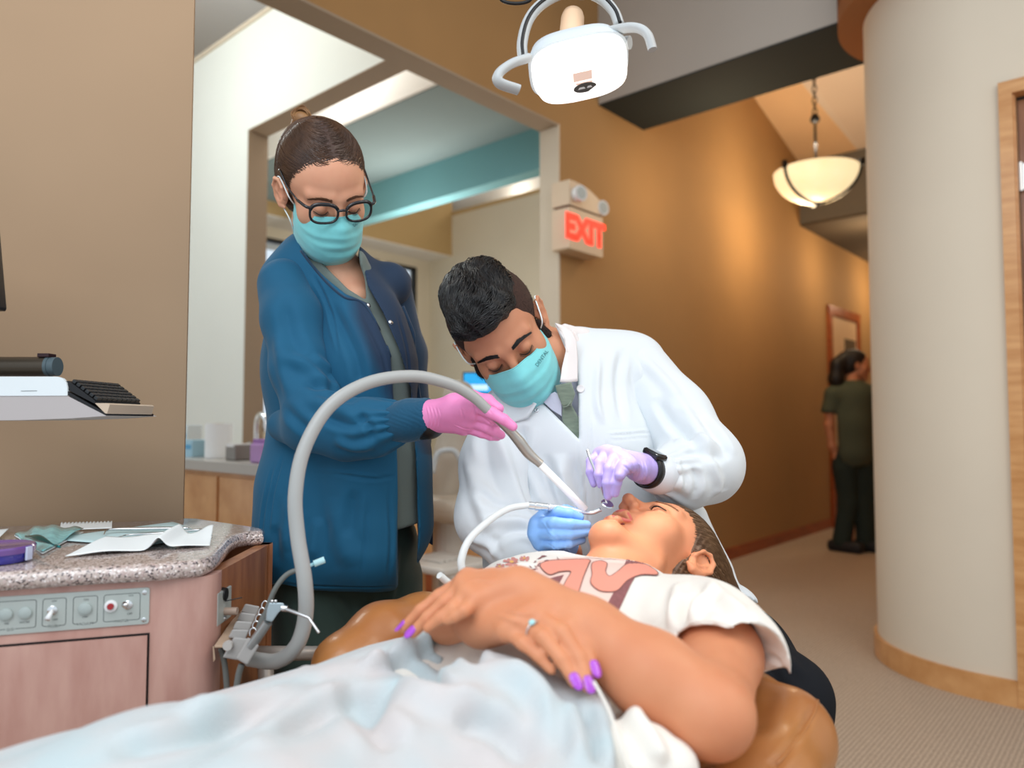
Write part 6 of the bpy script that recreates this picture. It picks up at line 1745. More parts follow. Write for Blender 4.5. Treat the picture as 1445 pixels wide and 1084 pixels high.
text_decal('printed_text', 'DENTAL', (764, 506), ux_, uy_, 7.0, mtree, mat('mask_print', srgb('#3f7c84'), rough=0.6), mkd, lift=.0016)
# dental stool
st = thing('dental_stool', (float(P(890, 900, 1.55)[0]), 1.55, 0), 'round black wheeled stool under the person in the white coat', 'stool')
q = P(890, 900, 1.55); zs = q[2] - .15
mb = MB(); mb.lathe([(0, zs + .03), (.16, zs + .03), (.19, zs + .01), (.19, zs - .03), (.15, zs - .05), (0, zs - .05)], (q[0], q[1], 0), UP, 36); mb.build('seat', M['black_plastic'], st, smooth=True, auto=50)
mb = MB(); mb.tube([(q[0], q[1], zs - .04), (q[0], q[1], .09)], .025, 16); mb.build('post', M['steel'], st, smooth=True, auto=40)
for k in range(5):
    an = k * 1.2566 + .3; d = np.array([math.cos(an), math.sin(an), 0])
    mb = MB(); mb.tube([np.array([q[0], q[1], .09]) + d * .02, np.array([q[0], q[1], .075]) + d * .26], [.018, .012], 10); lg = mb.build('leg', M['steel'], st, smooth=True)
    mb = MB(); c = np.array([q[0], q[1], .03]) + d * .26; mb.tube([c - np.cross(d, UP) * .012, c + np.cross(d, UP) * .012], .03, 20); mb.build('caster', M['black_plastic'], lg, smooth=True, auto=40)
# ================================================================ the reclining patient and the chair
Ap = np.array([.66, .75, 0]); Ap /= np.linalg.norm(Ap); Sd = np.array([Ap[1], -Ap[0], 0])   # Sd: toward the near side (own left)
C0 = np.array([.128, 1.08, .78])
def BP(a, b, z): return C0 + Ap * a + Sd * b + UP * (z - .78)      # along the body, toward the near side, height
MP = frame_FU((-.22, .03, .97), (.66, .75, .03))
pT = Xf(P(925, 791, 1.205), MP)
def pp_(x, y, z): return pT((x, y, z))
skinP = skin_mat('skin_peach', srgb('#dc966e'), srgb('#cf855f'))
s = S(); head(s, pT, 1.0, mouth_open=1.0, jaw=.96, nose=.9)
s.chain([pp_(0, .030, -.030), pp_(0, .036, -.080), BP(0.03, 0, .80), BP(-.02, 0, .775)], [.051, .050, .056, .075], k=.02)
s.cone(BP(-.03, -.12, .77), .045, BP(-.03, .12, .77), .045, k=.05)
V1, Q1 = s.mesh(.0018); V1 = relax(V1, Q1, 1)
s2 = S()
for b in (-.06, .06): s2.chain([BP(-.06, b, .75), BP(-.25, b, .69), BP(-.5, b, .66)], [.07, .06, .05], k=.03)
for b in (-.09, .09): s2.chain([BP(-.5, b, .66), BP(-.95, b, .64), BP(-1.35, b, .55)], [.05, .045, .04], k=.03)
shL = BP(-.045, .165, .775); elL = P(1003, 1008, .735); wrL = P(735, 832, .835)
s2.chain([shL, P(1012, 925, .875), elL], [.049, .048, .038], k=.02)
s2.chain([elL, elL + (wrL - elL) * .28, elL + (wrL - elL) * .62, wrL], [.038, .0415, .034, .0255], k=.02)
shR = BP(-.045, -.165, .775); elR = BP(-.12, -.19, .72); wrR = P(632, 872, .90)
s2.chain([shR, elR, wrR], [.046, .036, .026], k=.02)
knL = [P(660, 817, .862), P(655, 826, .848), P(660, 838, .832), P(672, 848, .82)]
fiL = [[P(620, 842, .855), P(594, 862, .850), P(570, 886, .850)],
       [P(628, 850, .836), P(604, 872, .832), P(583, 893, .832)],
       [P(640, 858, .818), P(622, 872, .816), P(604, 886, .816)],
       [P(655, 862, .806), P(642, 870, .806), P(632, 876, .808)]]
thL = [P(712, 822, .87), P(690, 838, .89), P(665, 850, .90), P(645, 862, .905)]
hand(s2, wrL, knL, fiL, thL, rw=.0245, rk=.0118, rf=.0084)
knR = [P(770, 862, .80), P(752, 868, .79), P(734, 878, .785), P(716, 890, .785)]
fiR = [[P(806, 882, .772), P(826, 910, .758), P(837, 946, .742)],
       [P(793, 893, .760), P(817, 928, .745), P(829, 968, .728)],
       [P(766, 899, .757), P(792, 930, .742), P(811, 963, .730)],
       [P(738, 908, .762), P(760, 926, .752), P(778, 946, .745)]]
thR = [P(690, 850, .845), P(720, 845, .825), P(750, 846, .815), P(775, 852, .81)]
s2.cone(wrR, .026, P(700, 874, .84), .022, k=.02)
hand(s2, P(672, 878, .862), knR, fiR, thR, rw=.030, rk=.0120, rf=.0082, kp=.016)
V2, Q2 = s2.mesh(.0026); V2 = relax(V2, Q2, 1)
V2 = folds(V2, Q2, [([(700, 820), (680, 818), (662, 818)], .003, .0012), ([(720, 862), (740, 866), (752, 868)], .0025, .0012), ([(700, 868), (720, 874), (736, 880)], .0025, .0012)])
pat = meshobj('person', np.concatenate([V1, V2]), np.concatenate([Q1, Q2 + len(V1)]), skinP)
tag(pat, 'reclining person in a cream printed T-shirt with open mouth, closed eyes and folded hands', 'person')
ptree = bvh(V1, Q1); p2tree = bvh(V2, Q2)
lips = mat('lip_pink', srgb('#cf6a5c'), rough=0.35, coat=0.2)
lashes(pT, 1.0, pat, th=.0011); brows(pT, 1.0, pat, ptree, mat('brow_light', srgb('#8a5f42'), rough=0.6), n=130, thick=.002, rad=.00035)
for nm_, pts, r_ in (('lips', [(-.0225, -.0805, -.0775), (-.010, -.0920, -.0655), (0, -.0942, -.0660), (.010, -.0920, -.0655), (.0225, -.0805, -.0775), (.010, -.0890, -.0922), (0, -.0912, -.0932), (-.010, -.0890, -.0922), (-.0225, -.0805, -.0775)], .0036),):
    mb = MB(); b_ = bez([pT(p) for p in pts], 56); mb.tube(b_, [r_ * (.75 + .35 * abs(math.sin(2 * math.pi * i / len(b_)))) for i in range(len(b_))], 10, cap=False); mb.build(nm_, lips, pat, smooth=True)
mb = MB(); mb.tube(bez([pT(p) for p in ((-.015, -.074, -.0725), (0, -.0815, -.0722), (.015, -.074, -.0725))], 12), .0042, 10, flat=1.0); mb.build('teeth', mat('teeth_white', srgb('#f4efe6'), rough=0.2), pat, smooth=True)
s = S(); s.ell(pT((0, -.066, -.082)), (.014, .020, .008), MP); sdf_obj('tongue', s, .0018, mat('tongue_pink', srgb('#b8504a'), rough=0.4), pat)
# nails
nail = mat('nail_purple', srgb('#b04ad0'), rough=0.15, coat=0.8)
def nail_at(p1, p2, up=None, sc=1.0):
    """oval nail over the last part of a finger running p1 -> p2"""
    d = p2 - p1; d /= np.linalg.norm(d); v = np.array(CAM) - p2; v /= np.linalg.norm(v)
    if up is not None: v = np.array(up, float)
    n = v - d * (v @ d); n /= np.linalg.norm(n); w_ = np.cross(d, n)
    V = []; Fc = []; nu, nv = 10, 10
    for i in range(nu + 1):
        for j in range(nv + 1):
            u, t = i / nu * 2 - 1, j / nv
            ww = (.0052 * (1 - (max(0, t - .55) / .47) ** 2.4) ** .5 if t > .55 else .0052 * (1 - (max(0, .3 - t) / .3) ** 2 * .35)) * sc
            V.append(p2 + d * (t * .0165 - .0070) * sc + w_ * (u * ww) + n * (.0068 * sc * math.sqrt(max(0, 1 - (u * .62) ** 2)) - .0006 * t + .0004))
    for i in range(nu):
        for j in range(nv): a_ = i * (nv + 1) + j; Fc.append((a_, a_ + nv + 1, a_ + nv + 2, a_ + 1))
    o = meshobj('fingernail', V, np.array(Fc), nail, pat); md = o.modifiers.new('thickness', 'SOLIDIFY'); md.thickness = .0007
    return o
for f, kk_ in ((fiR[0], (.3, -.6, .7)), (fiR[1], (.25, -.7, .6)), (fiR[2], (.2, -.8, .5))): nail_at(f[1], f[2], kk_, 1.05)
for f, kk_ in ((fiL[0], (-.7, -.3, .6)), (fiL[1], (-.3, -.7, .6))): nail_at(f[1], f[2], kk_, .95)
# ring
rg = thing('finger_ring', tuple(fiR[2][0]), 'slim ring with a pale blue stone worn on the lower hand', 'ring')
rc = knR[2] + (fiR[2][0] - knR[2]) * .62; rd_ = fiR[2][0] - knR[2]; rd_ /= np.linalg.norm(rd_)
mb = MB(); mb.tube([rc + .0102 * (np.cross(rd_, [0, 0, 1.]) / np.linalg.norm(np.cross(rd_, [0, 0, 1.])) * math.cos(t) + np.cross(rd_, np.cross(rd_, [0, 0, 1.]) / np.linalg.norm(np.cross(rd_, [0, 0, 1.]))) * math.sin(t)) for t in np.linspace(0, 2 * math.pi, 30)], .0009, 8, cap=False); mb.build('band', M['chrome'], rg, smooth=True)
gn = np.array([0, -.6, .8]); gn -= rd_ * (gn @ rd_); gn /= np.linalg.norm(gn)
mb = MB(); mb.lathe([(0, .0035), (.0026, .0030), (.0040, .0012), (.003, -.0008), (0, -.001)], rc + gn * .0105, gn, 12); mb.build('stone', mat('stone_aqua', srgb('#a9dfe2'), rough=0.05, coat=1.0), rg, smooth=True)

# shirt
M['tee'] = mat('tee_cream', srgb('#efe9df'), rough=0.85, sheen=0.2, bump=0.25, bscale=1200, var=0.02, vscale=6)
s = S()
for b in (-.062, .062): s.chain([BP(-.07, b, .765), BP(-.20, b, .728), BP(-.36, b, .69)], [.090, .077, .068], k=.05, kin=.03)
s.cone(BP(-.035, -.14, .77), .066, BP(-.035, .14, .77), .066, k=.05)
s.cone(BP(.0, -.05, .785), .062, BP(.0, .05, .785), .062, k=.04)
s.ell(BP(-.12, .0, .79), (.11, .11, .06), k=.04)
M0 = P(1012, 925, .875); ax_ = (M0 - shL) / np.linalg.norm(M0 - shL)
s.chain([shL, shL + ax_ * .05, shL + ax_ * .095], [.067, .065, .063], k=.04)
s.chain([shL + Sd * .02 + Ap * .02, P(1082, 915, .97)], [.055, .022], k=.05)
s.cone(shL + ax_ * .06, .050, shL + ax_ * .135, .051, k=.004, sub=True)
s.chain([pp_(0, .030, -.030), pp_(0, .036, -.075), BP(0.045, 0, .815)], [.057, .057, .062], k=.008, sub=True)
s.ell(BP(.055, 0, .85), (.07, .07, .07), k=.02, sub=True)
s.chain([BP(-.26, .13, .700), BP(-.33, .19, .668), P(892, 1072, .71), P(948, 1084, .70)], [.052, .042, .036, .024], k=.04, kin=.02)
cutter(s, [(953, 905), (958, 893), (975, 883), (1010, 882), (1036, 892), (1052, 908), (1062, 935), (1064, 952), (1085, 946), (1110, 941), (1130, 1000), (1060, 1120), (960, 1000)], 0.5, 1.05, k=.002)
VP_, QP_ = s.mesh(.0032); VP_ = relax(VP_, QP_, 2); NP_ = normals(VP_, QP_); VP_ = VP_ + NP_ * (.0028 * wob(VP_, 24, 21))[:, None]
VP_ = folds(VP_, QP_, [([(960, 900), (962, 860), (990, 830)], .008, -.007), ([(975, 880), (985, 850), (1010, 825)], .008, .006), ([(955, 890), (950, 850), (960, 820)], .008, .006), ([(985, 815), (1020, 840), (1060, 880)], .012, .006), ([(1000, 850), (1040, 870), (1070, 905)], .009, -.004),
    ([(905, 900), (930, 870), (940, 830)], .012, -.004), ([(800, 786), (840, 792), (900, 796), (930, 806)], .003, .003), ([(860, 1000), (890, 1040), (900, 1080)], .008, -.006), ([(880, 990), (920, 1040), (940, 1080)], .008, .007), ([(700, 790), (720, 800), (760, 795)], .008, .004), ([(1062, 930), (1085, 925), (1105, 938)], .004, -.003)])
tee = meshobj('t_shirt', VP_, QP_, M['tee'], pat); teet = bvh(VP_, QP_)
# neck hem
# printed graphic on the chest
salmon = mat('print_salmon', srgb('#ee9b86'), rough=0.8); brownp = mat('print_brown', srgb('#8d5f57'), rough=0.8); pinkp = mat('print_pink', srgb('#f0cfc2'), rough=0.8); mauve = mat('print_mauve', srgb('#8e5c5c'), rough=0.85, var=.1, vscale=200); rosep = mat('print_rose', srgb('#cf8d84'), rough=0.8); yel = mat('print_yellow', srgb('#e8b765'), rough=0.8)
def grow(poly, d):
    n = len(poly); out = []
    ar = sum(poly[i][0] * poly[(i + 1) % n][1] - poly[(i + 1) % n][0] * poly[i][1] for i in range(n)); sg = 1 if ar > 0 else -1
    for i in range(n):
        a, b, c = np.array(poly[i - 1], float), np.array(poly[i], float), np.array(poly[(i + 1) % n], float)
        t = (b - a) / (np.linalg.norm(b - a) + 1e-9) + (c - b) / (np.linalg.norm(c - b) + 1e-9); t /= np.linalg.norm(t) + 1e-9
        out.append(tuple(b + sg * d * np.array([t[1], -t[0]])))
    return out
def smoothp(poly, n=8):
    pts = [(a, b, 0) for a, b in poly]; q = bez([pts[-1]] + pts + [pts[0], pts[1]], n * (len(pts) + 2)); per = max(2, (n * (len(pts) + 2)) // (len(pts) + 2)); q = q[per:-per - 1]; return [(x[0], x[1]) for x in q]
let1 = [(763, 800), (772, 794), (795, 792), (830, 791), (830, 798), (823, 815), (815, 840), (808, 868), (790, 862), (778, 850), (790, 838), (800, 820), (806, 808), (790, 808), (775, 812)]
let2 = [(836, 797), (848, 793), (856, 797), (854, 808), (860, 815), (872, 808), (885, 798), (905, 797), (918, 802), (928, 812), (905, 812), (885, 820), (872, 833), (860, 836), (845, 834), (834, 824), (836, 812)]
bg_ = [(760, 792), (800, 787), (838, 786), (880, 790), (900, 796), (890, 815), (872, 850), (855, 872), (800, 870), (770, 850), (740, 835)]
decal('print_background', [bg_], teet, pinkp, tee, .0006)
decal('print_stripe', [[(884, 790), (908, 795), (890, 826), (872, 864), (852, 862), (868, 832)]], teet, mauve, tee, .0010)
decal('print_triangle', [[(772, 818), (796, 812), (785, 832), (778, 842), (766, 832)]], teet, mauve, tee, .0010)
for lt in (let1, let2):
    sm = smoothp(lt, 5)
    decal('print_outline', [grow(sm, 1.3)], teet, brownp, tee, .0014, .6); decal('print_letter', [sm], teet, salmon, tee, .0018, .6)
rs = np.random.RandomState(11); pet = []; lf = []; yl = []
for cx, cy, R0 in ((722, 794, 11), (706, 800, 7), (740, 789, 7)):
    for k in range(8):
        an = k * .785 + rs.rand() * .3; r1 = R0 * (.8 + .3 * rs.rand())
        pet.append([(cx + r1 * .25 * math.cos(an - .5), cy + r1 * .25 * math.sin(an - .5) * .55), (cx + r1 * math.cos(an - .28), cy + r1 * math.sin(an - .28) * .55), (cx + r1 * 1.1 * math.cos(an), cy + r1 * 1.1 * math.sin(an) * .55), (cx + r1 * math.cos(an + .28), cy + r1 * math.sin(an + .28) * .55), (cx + r1 * .25 * math.cos(an + .5), cy + r1 * .25 * math.sin(an + .5) * .55)])
    yl.append([(cx + R0 * .3 * math.cos(t), cy + R0 * .17 * math.sin(t)) for t in np.linspace(0, 6.2, 8, endpoint=False)])
for k in range(26):
    cx, cy = 748 + rs.rand() * 42, 784 + rs.rand() * 22; an = rs.rand() * 3.14; L_ = 3.5 + 2 * rs.rand(); dx_, dy_ = math.cos(an), math.sin(an) * .6
    lf.append([(cx - dx_ * L_, cy - dy_ * L_), (cx - dy_ * 1.1, cy + dx_ * 1.1), (cx + dx_ * L_, cy + dy_ * L_), (cx + dy_ * 1.1, cy - dx_ * 1.1)])
decal('print_petals', pet, teet, rosep, tee, .0010, .8); decal('print_flower_hearts', yl, teet, yel, tee, .0014, .8); decal('print_leaves', lf, teet, mauve, tee, .0010, .7)
# sleeve and neck hems as stitched ridges
def ridge(px_pts, tree, r, m, par, name):
    q = [hit(tree, a[0], a[1])[0] for a in bez([(a, b, 0) for a, b in px_pts], 50)]; q = [x for x in q if x is not None]
    if len(q) > 3:
        mb = MB(); mb.tube(q, r, 6); mb.build(name, m, par, smooth=True)
ridge([(960, 888), (978, 878), (1010, 877), (1038, 887), (1056, 905)], teet, .0009, M['tee'], tee, 'sleeve_seam')
mb = MB(); mb.tube(bez([P(838, 962, .72), P(858, 1000, .70), P(872, 1040, .68), P(890, 1100, .66)], 24), .0016, 8); mb.build('drawstring', M['tee'], tee, smooth=True)

# patient hair
hs = S()
hs.ell(pp_(0, .022, .046), (.083, .104, .0885), pT.M, k=.01)
hs.ell(pp_(0, .045, .000), (.074, .078, .078), pT.M, k=.02)
hs.ell(pp_(0, -.106, -.042), (.070, .070, .090), pT.M, k=.008, sub=True)
hs.box(pp_(0, -.09, -.10), (.12, .085, .10), pT.M, rad=.02, k=.01, sub=True)
for q in (-1, 1): hs.ell(pp_(q * .086, .004, -.022), (.022, .027, .038), pT.M, k=.006, sub=True)
hs.box(pp_(0, .0, -.15), (.12, .2, .085), pT.M, rad=.02, k=.02, sub=True)
hs.chain([pp_(.02, .07, .09), pp_(.03, .11, .11), pp_(.04, .135, .10)], [.05, .035, .02], k=.04)
VH, QH = hs.mesh(.0022); VH = relax(VH, QH, 2); L = (VH - pT.o) @ pT.M; NH = normals(VH, QH)
an = np.arctan2(L[:, 0], -L[:, 1] + .12)
VH = VH + NH * (.0006 * np.sin(an * 120 + 4 * np.sin(L[:, 2] * 40)))[:, None]
hairP = mat('hair_ash_brown', srgb('#5a4030'), rough=0.38, spec=0.6, col2=srgb('#8a6848'), vscale=8)
hp_ = meshobj('hair', VH, QH, hairP, pat); hpt = bvh(VH, QH)
def pflow(p, i):
    l = (p - pT.o) @ pT.M; d = np.array([l[0] * 1.5, .75, .75 - l[1] * 6]); return pT.M @ (d / np.linalg.norm(d))
roots, _ = sample_surface(VH, QH, 2600, 5, keep=lambda c, N: (N[:, 1] < .3) * 1.0)
strands('hair_strands', roots, walk(pT, hpt, pflow, .0008), 9, .009, .00045, hairP, hp_, jit=.08, seed=2)

# ---------------------------------------------------------------- blanket
s = S()
Rb = np.stack([Ap, Sd, UP], 1)
s.box(BP(-.66, .01, .675), (.385, .258, .070), Rb, rad=.06, k=.02)
s.chain([BP(-.20, -.09, .715), BP(-.33, -.09, .712), BP(-.60, -.09, .695), BP(-1.0, -.10, .68)], [.076, .073, .068, .065], k=.05)
s.chain([BP(-.20, .09, .715), BP(-.33, .09, .722), BP(-.60, .10, .725), BP(-1.0, .11, .71)], [.076, .073, .070, .068], k=.05)
s.cone(BP(-.29, .20, .72), .055, BP(-.40, .24, .69), .05, k=.05)
s.cone(BP(-.32, .262, .66), .02, BP(-.95, .27, .64), .03, k=.04); s.cone(BP(-.32, -.25, .66), .02, BP(-.95, -.26, .64), .03, k=.04)
cutter(s, [(1000, 900), (1000, 1200), (876, 1200), (868, 1040), (856, 985), (838, 962), (812, 972), (782, 952), (752, 938), (728, 925), (690, 905), (660, 890), (630, 896), (590, 898), (560, 900), (520, 908), (440, 934), (500, 700), (1000, 700)], .3, 1.3, k=.012)
VB, QB = s.mesh(.0045); VB = relax(VB, QB, 3); NB = normals(VB, QB)
VB = VB + NB * (.008 * wob(VB, 13, 31, 6, (1, 1, .3)) + .004 * wob(VB, 34, 32))[:, None]
VB = folds(VB, QB, [(a, b, c * 1.5) for a, b, c in [([(510, 905), (560, 930), (600, 960), (640, 975)], .010, -.009), ([(505, 945), (560, 920), (620, 905)], .010, .009), ([(480, 975), (520, 1010), (560, 1060)], .014, -.010), ([(520, 960), (600, 985), (690, 985)], .016, .009), ([(700, 930), (760, 975), (790, 1050)], .014, .009), ([(640, 1010), (700, 1030), (750, 1080)], .014, -.009), ([(800, 985), (812, 1030), (818, 1080)], .008, .007), ([(825, 985), (838, 1030), (845, 1080)], .007, -.007), ([(240, 1000), (330, 1000), (440, 960)], .014, .009), ([(150, 1060), (260, 1040), (360, 1010)], .012, -.008), ([(350, 1060), (420, 1000), (500, 970)], .016, .010), ([(640, 905), (655, 920), (680, 935)], .008, -.008), ([(590, 905), (610, 925), (625, 940)], .007, .006)]])
M['blanket'] = mat('blanket_fleece', srgb('#d0cac9'), rough=0.95, sheen=0.4, col2=srgb('#bfd0d4'), vscale=11, detail=2, bump=0.6, bscale=500)
bk = meshobj('blanket', VB, QB, M['blanket'], None); tag(bk, 'pale grey fleece blanket rumpled over the legs of the reclining person', 'blanket')

# ---------------------------------------------------------------- treatment chair
ch = thing('treatment_chair', tuple(np.array([C0[0] - .3, C0[1] - .33, 0])), 'tan leather reclined dental treatment chair carrying the patient', 'dental chair')
def leather():
    return mat('tan_leather', srgb('#a96a3a'), rough=0.32, spec=0.5, coat=0.15, col2=srgb('#bb8048'), vscale=5, bump=0.12, bscale=700)
M['leather'] = leather()
s = S()
s.box(BP(-.30, .0, .655), (.365, .25, .035), Rb, rad=.03, k=.02)
s.chain([BP(.03, .10, .665), BP(.035, .20, .675), BP(.0, .265, .67), BP(-.10, .285, .655), BP(-.30, .285, .645), BP(-.6, .27, .64)], [.045, .050, .055, .052, .05, .045], k=.03, kin=.02)
s.chain([BP(.03, -.10, .665), BP(.03, -.20, .685), BP(.0, -.255, .70), BP(-.10, -.27, .722), BP(-.18, -.27, .722), BP(-.25, -.265, .70), BP(-.29, -.25, .64)], [.045, .050, .05, .052, .052, .045, .03], k=.03, kin=.02)
V, Q = s.mesh(.005); V = relax(V, Q, 2)
V = folds(V, Q, [([(1152, 985), (1135, 1025), (1100, 1075), (1085, 1084)], .004, -.004), ([(1090, 960), (1075, 1000), (1060, 1040)], .02, -.006)])
bkr = meshobj('backrest', V, Q, M['leather'], ch)
q = [hit(bvh(V, Q), a[0], a[1])[0] for a in bez([(1156, 978, 0), (1148, 1008, 0), (1125, 1045, 0), (1095, 1080, 0)], 24)]; q = [x for x in q if x is not None]
if len(q) > 3: mb = MB(); mb.tube(q, .002, 6); mb.build('piping', M['leather'], bkr, smooth=True)
s = S(); s.box(BP(-.95, 0, .60), (.38, .24, .04), Rb, rad=.035); sdf_obj('seat', s, .008, M['leather'], ch)
s = S(); s.ell(pp_(0, .145, .02), (.12, .075, .035), np.stack([Sd, Ap, UP], 1)); sdf_obj('headrest', s, .006, M['leather'], ch)
mb = MB(); mb.box(BP(-.45, 0, .55), (.55, .2, .12), Rb, bev=.03); mb.tube([BP(-.45, 0, .5), BP(-.45, 0, .08)], .09, 28); mb.box(BP(-.40, 0, .04), (.7, .45, .08), Rb, bev=.03); mb.tube([BP(.02, 0, .66), pp_(0, .17, .0)], .018, 12)
mb.build('pedestal', mat('chair_base_cream', srgb('#cfc8bc'), rough=0.45), ch)
# ================================================================ hoses and instruments
def tubeobj(name, pts, r, m, label, cat, par=None, n=18, seg=80):
    mb = MB(); b_ = bez(pts, seg); rr = np.interp(np.linspace(0, 1, len(b_)), np.linspace(0, 1, len(r)), r) if hasattr(r, '__len__') else r
    mb.tube(b_, rr, n); o = mb.build(name, m, par, smooth=True, auto=60); return tag(o, label, cat) if label else o
M['hose_grey'] = mat('hose_grey', srgb('#a9a9a6'), rough=0.35, spec=0.5)
M['hose_dark'] = mat('hose_dark', srgb('#6d6f6b'), rough=0.5)
M['hose_white'] = mat('hose_white', srgb('#e2e4e2'), rough=0.35)
sh = thing('suction_hose', tuple(P(432, 800, 1.02)), 'thick grey suction hose arching from the holder to the pink glove', 'hose')
tubeobj('hose', [P(352, 930, 1.06), P(390, 933, 1.04), P(418, 912, 1.02), P(431, 870, 1.01), P(430, 820, 1.0), P(420, 755, 1.0), P(417, 695, 1.0), P(430, 632, 1.01), P(465, 574, 1.03), P(518, 541, 1.06), P(580, 531, 1.09), P(632, 541, 1.115), P(665, 558, 1.13), P(690, 580, 1.14)], [.0105, .0108, .0105, .0103, .0102, .010, .0098, .0096, .0094, .0094, .0092, .0088, .0086, .0078], M['hose_grey'], None, None, sh, 22, 140)
mb = MB(); b_ = bez([P(686, 577, 1.148), P(700, 589, 1.148), P(716, 604, 1.15), P(732, 622, 1.155), P(746, 640, 1.16), P(763, 655, 1.163)], 40)
mb.tube(b_, np.interp(np.linspace(0, 1, len(b_)), [0, .25, .5, .62, .8, .95, 1], [.0068, .0075, .0078, .0088, .0085, .0070, .0070]), 20); mb.build('suction_handle', mat('handle_satin', srgb('#b5b0a8'), rough=0.3, metal=0.6), sh, smooth=True, auto=50)
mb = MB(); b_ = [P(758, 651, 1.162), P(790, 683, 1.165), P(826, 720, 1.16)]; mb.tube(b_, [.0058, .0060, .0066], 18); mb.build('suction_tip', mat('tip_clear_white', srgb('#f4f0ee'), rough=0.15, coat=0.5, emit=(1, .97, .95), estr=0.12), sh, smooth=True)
# handpiece with its white hose
hp = thing('dental_handpiece', tuple(P(790, 718, 1.16)), 'chrome collared dental handpiece on a white hose held by the blue glove', 'handpiece')
tubeobj('hose', [P(620, 812, 1.06), P(640, 826, 1.08), P(652, 812, 1.09), P(651, 790, 1.09), P(662, 762, 1.10), P(690, 735, 1.12), P(718, 718, 1.135), P(746, 713, 1.145)], [.0050, .0055, .0055, .0058, .0056, .0054, .0052, .0048], M['hose_white'], None, None, hp, 16, 100)
mb = MB()
a_ = P(746, 713, 1.145); b_ = P(772, 716, 1.15); d_ = (b_ - a_)
for t0, t1, r in ((0, .28, .0058), (.28, .34, .0050), (.34, .62, .0064), (.62, .68, .0054), (.68, .95, .0060), (.95, 1.0, .0066)):
    mb.tube([a_ + d_ * t0, a_ + d_ * t1], r, 18)
mb.build('collar', M['chrome'], hp, smooth=True, auto=40)
mb = MB(); mb.tube(bez([b_, P(795, 718, 1.155), P(818, 722, 1.158), P(834, 724, 1.16), P(848, 719, 1.16)], 20), [.0056, .0056, .0055, .0053, .005, .0048, .0045, .0042, .004, .0038, .0036, .0034, .0032, .003, .003, .003, .0032, .0034, .0034, .0034, .0034][:21], 14); mb.build('handpiece_body', mat('handpiece_silver', srgb('#dfe3e8'), rough=0.2, metal=0.7), hp, smooth=True)
# mirror handle
mi = thing('mouth_mirror', tuple(P(831, 640, 1.17)), 'thin steel mouth mirror held between lavender gloved fingers', 'mouth mirror')
mb = MB(); mb.tube([P(829, 635, 1.165), P(833, 648, 1.165), P(843, 672, 1.152), P(852, 700, 1.15)], [.0022, .0024, .0020, .0012], 12); mb.build('mirror_handle', M['steel'], mi, smooth=True)
mb = MB(); c = P(857, 711, 1.15); mb.lathe([(0, .001), (.0095, .001), (.0105, 0), (.0095, -.0012), (0, -.0012)], c, (.3, -.5, .8), 20); mb.tube([P(852, 700, 1.15), c], .001, 8); mb.build('mirror_head', M['chrome'], mi, smooth=True, auto=40)

# ---------------------------------------------------------------- instrument holder on the cabinet side
Yh = 1.04
def H(px, py, Y=Yh): return P(px, py, Y)
ih = thing('instrument_holder', tuple(H(340, 900)), 'grey instrument holder block on a bracket at the end of the cabinet', 'instrument holder')
M['holder'] = mat('holder_grey', srgb('#a7a39f'), rough=0.45)
M['bracket'] = mat('bracket_tan', srgb('#b59a82'), rough=0.45)
# bracket plate: front edge and receding top
def hull(name, front, Y0, Y1, m, par, bev=.0015, shift=(0, 0)):
    mb = MB(); n = len(front); V = [P(a, b, Y0) for a, b in front]; off = P(front[0][0] + shift[0], front[0][1] + shift[1], Y1) - P(front[0][0], front[0][1], Y0)
    V = V + [v + off for v in V]; mb.add(V, [tuple(range(n))[::-1], tuple(range(n, 2 * n))] + [(i, (i + 1) % n, n + (i + 1) % n, n + i) for i in range(n)])
    o = mb.build(name, m, par)
    if bev: md = o.modifiers.new('bevel', 'BEVEL'); md.width = bev; md.segments = 2; md.limit_method = 'ANGLE'
    return o
hull('bracket', [(302, 912), (304, 931), (301, 935), (300, 912)], 1.02, 1.03, M['bracket'], ih)
hull('bracket_top', [(302, 911), (337, 911), (337, 915), (302, 915)], 1.02, 1.16, M['bracket'], ih, shift=(34, -50))
hull('holder_block', [(314, 928), (330, 899), (356, 902), (336, 932)], 1.00, 1.05, M['holder'], ih, .002)
hull('holder_cradle', [(333, 930), (350, 899), (366, 911), (349, 939)], .985, 1.03, M['holder'], ih, .002)
for k in range(4):
    hull('holder_slot', [(322 + k * 6, 900 - k * 12), (328 + k * 6, 888 - k * 12), (352 + k * 5, 889 - k * 11), (346 + k * 5, 903 - k * 11)], 1.03 + k * .03, 1.06 + k * .03, M['holder'], ih, .002)
mb = MB(); c = H(323, 910, .998); mb.tube([c, c + np.array([0, -.006, 0])], .0062, 24); mb.build('holder_knob', mat('knob_grey', srgb('#b8b2ac'), rough=0.4), ih, smooth=True, auto=40)
mb = MB()
for k in range(5):
    c = H(357 + k * 4.2, 893 - k * 9.5, 1.02 + .01 * k); mb.tube([c + .0045 * np.array([math.cos(t), .6 * math.sin(t) - t * .0, math.sin(t)]) * np.array([1.0, .5, 1.4]) for t in np.linspace(-.5, 3.9, 14)], .0009, 8)
mb.build('wire_loops', M['chrome'], ih, smooth=True)
mb = MB()
mb.tube(bez([H(312, 915, 1.04), H(318, 945, 1.04), H(322, 1000, 1.04)], 16), .004, 10); mb.tube(bez([H(341, 938, 1.0), H(336, 956, 1.0), H(330, 1000, 1.0)], 16), .0042, 10)
mb.build('supply_tube', M['hose_dark'], ih, smooth=True)
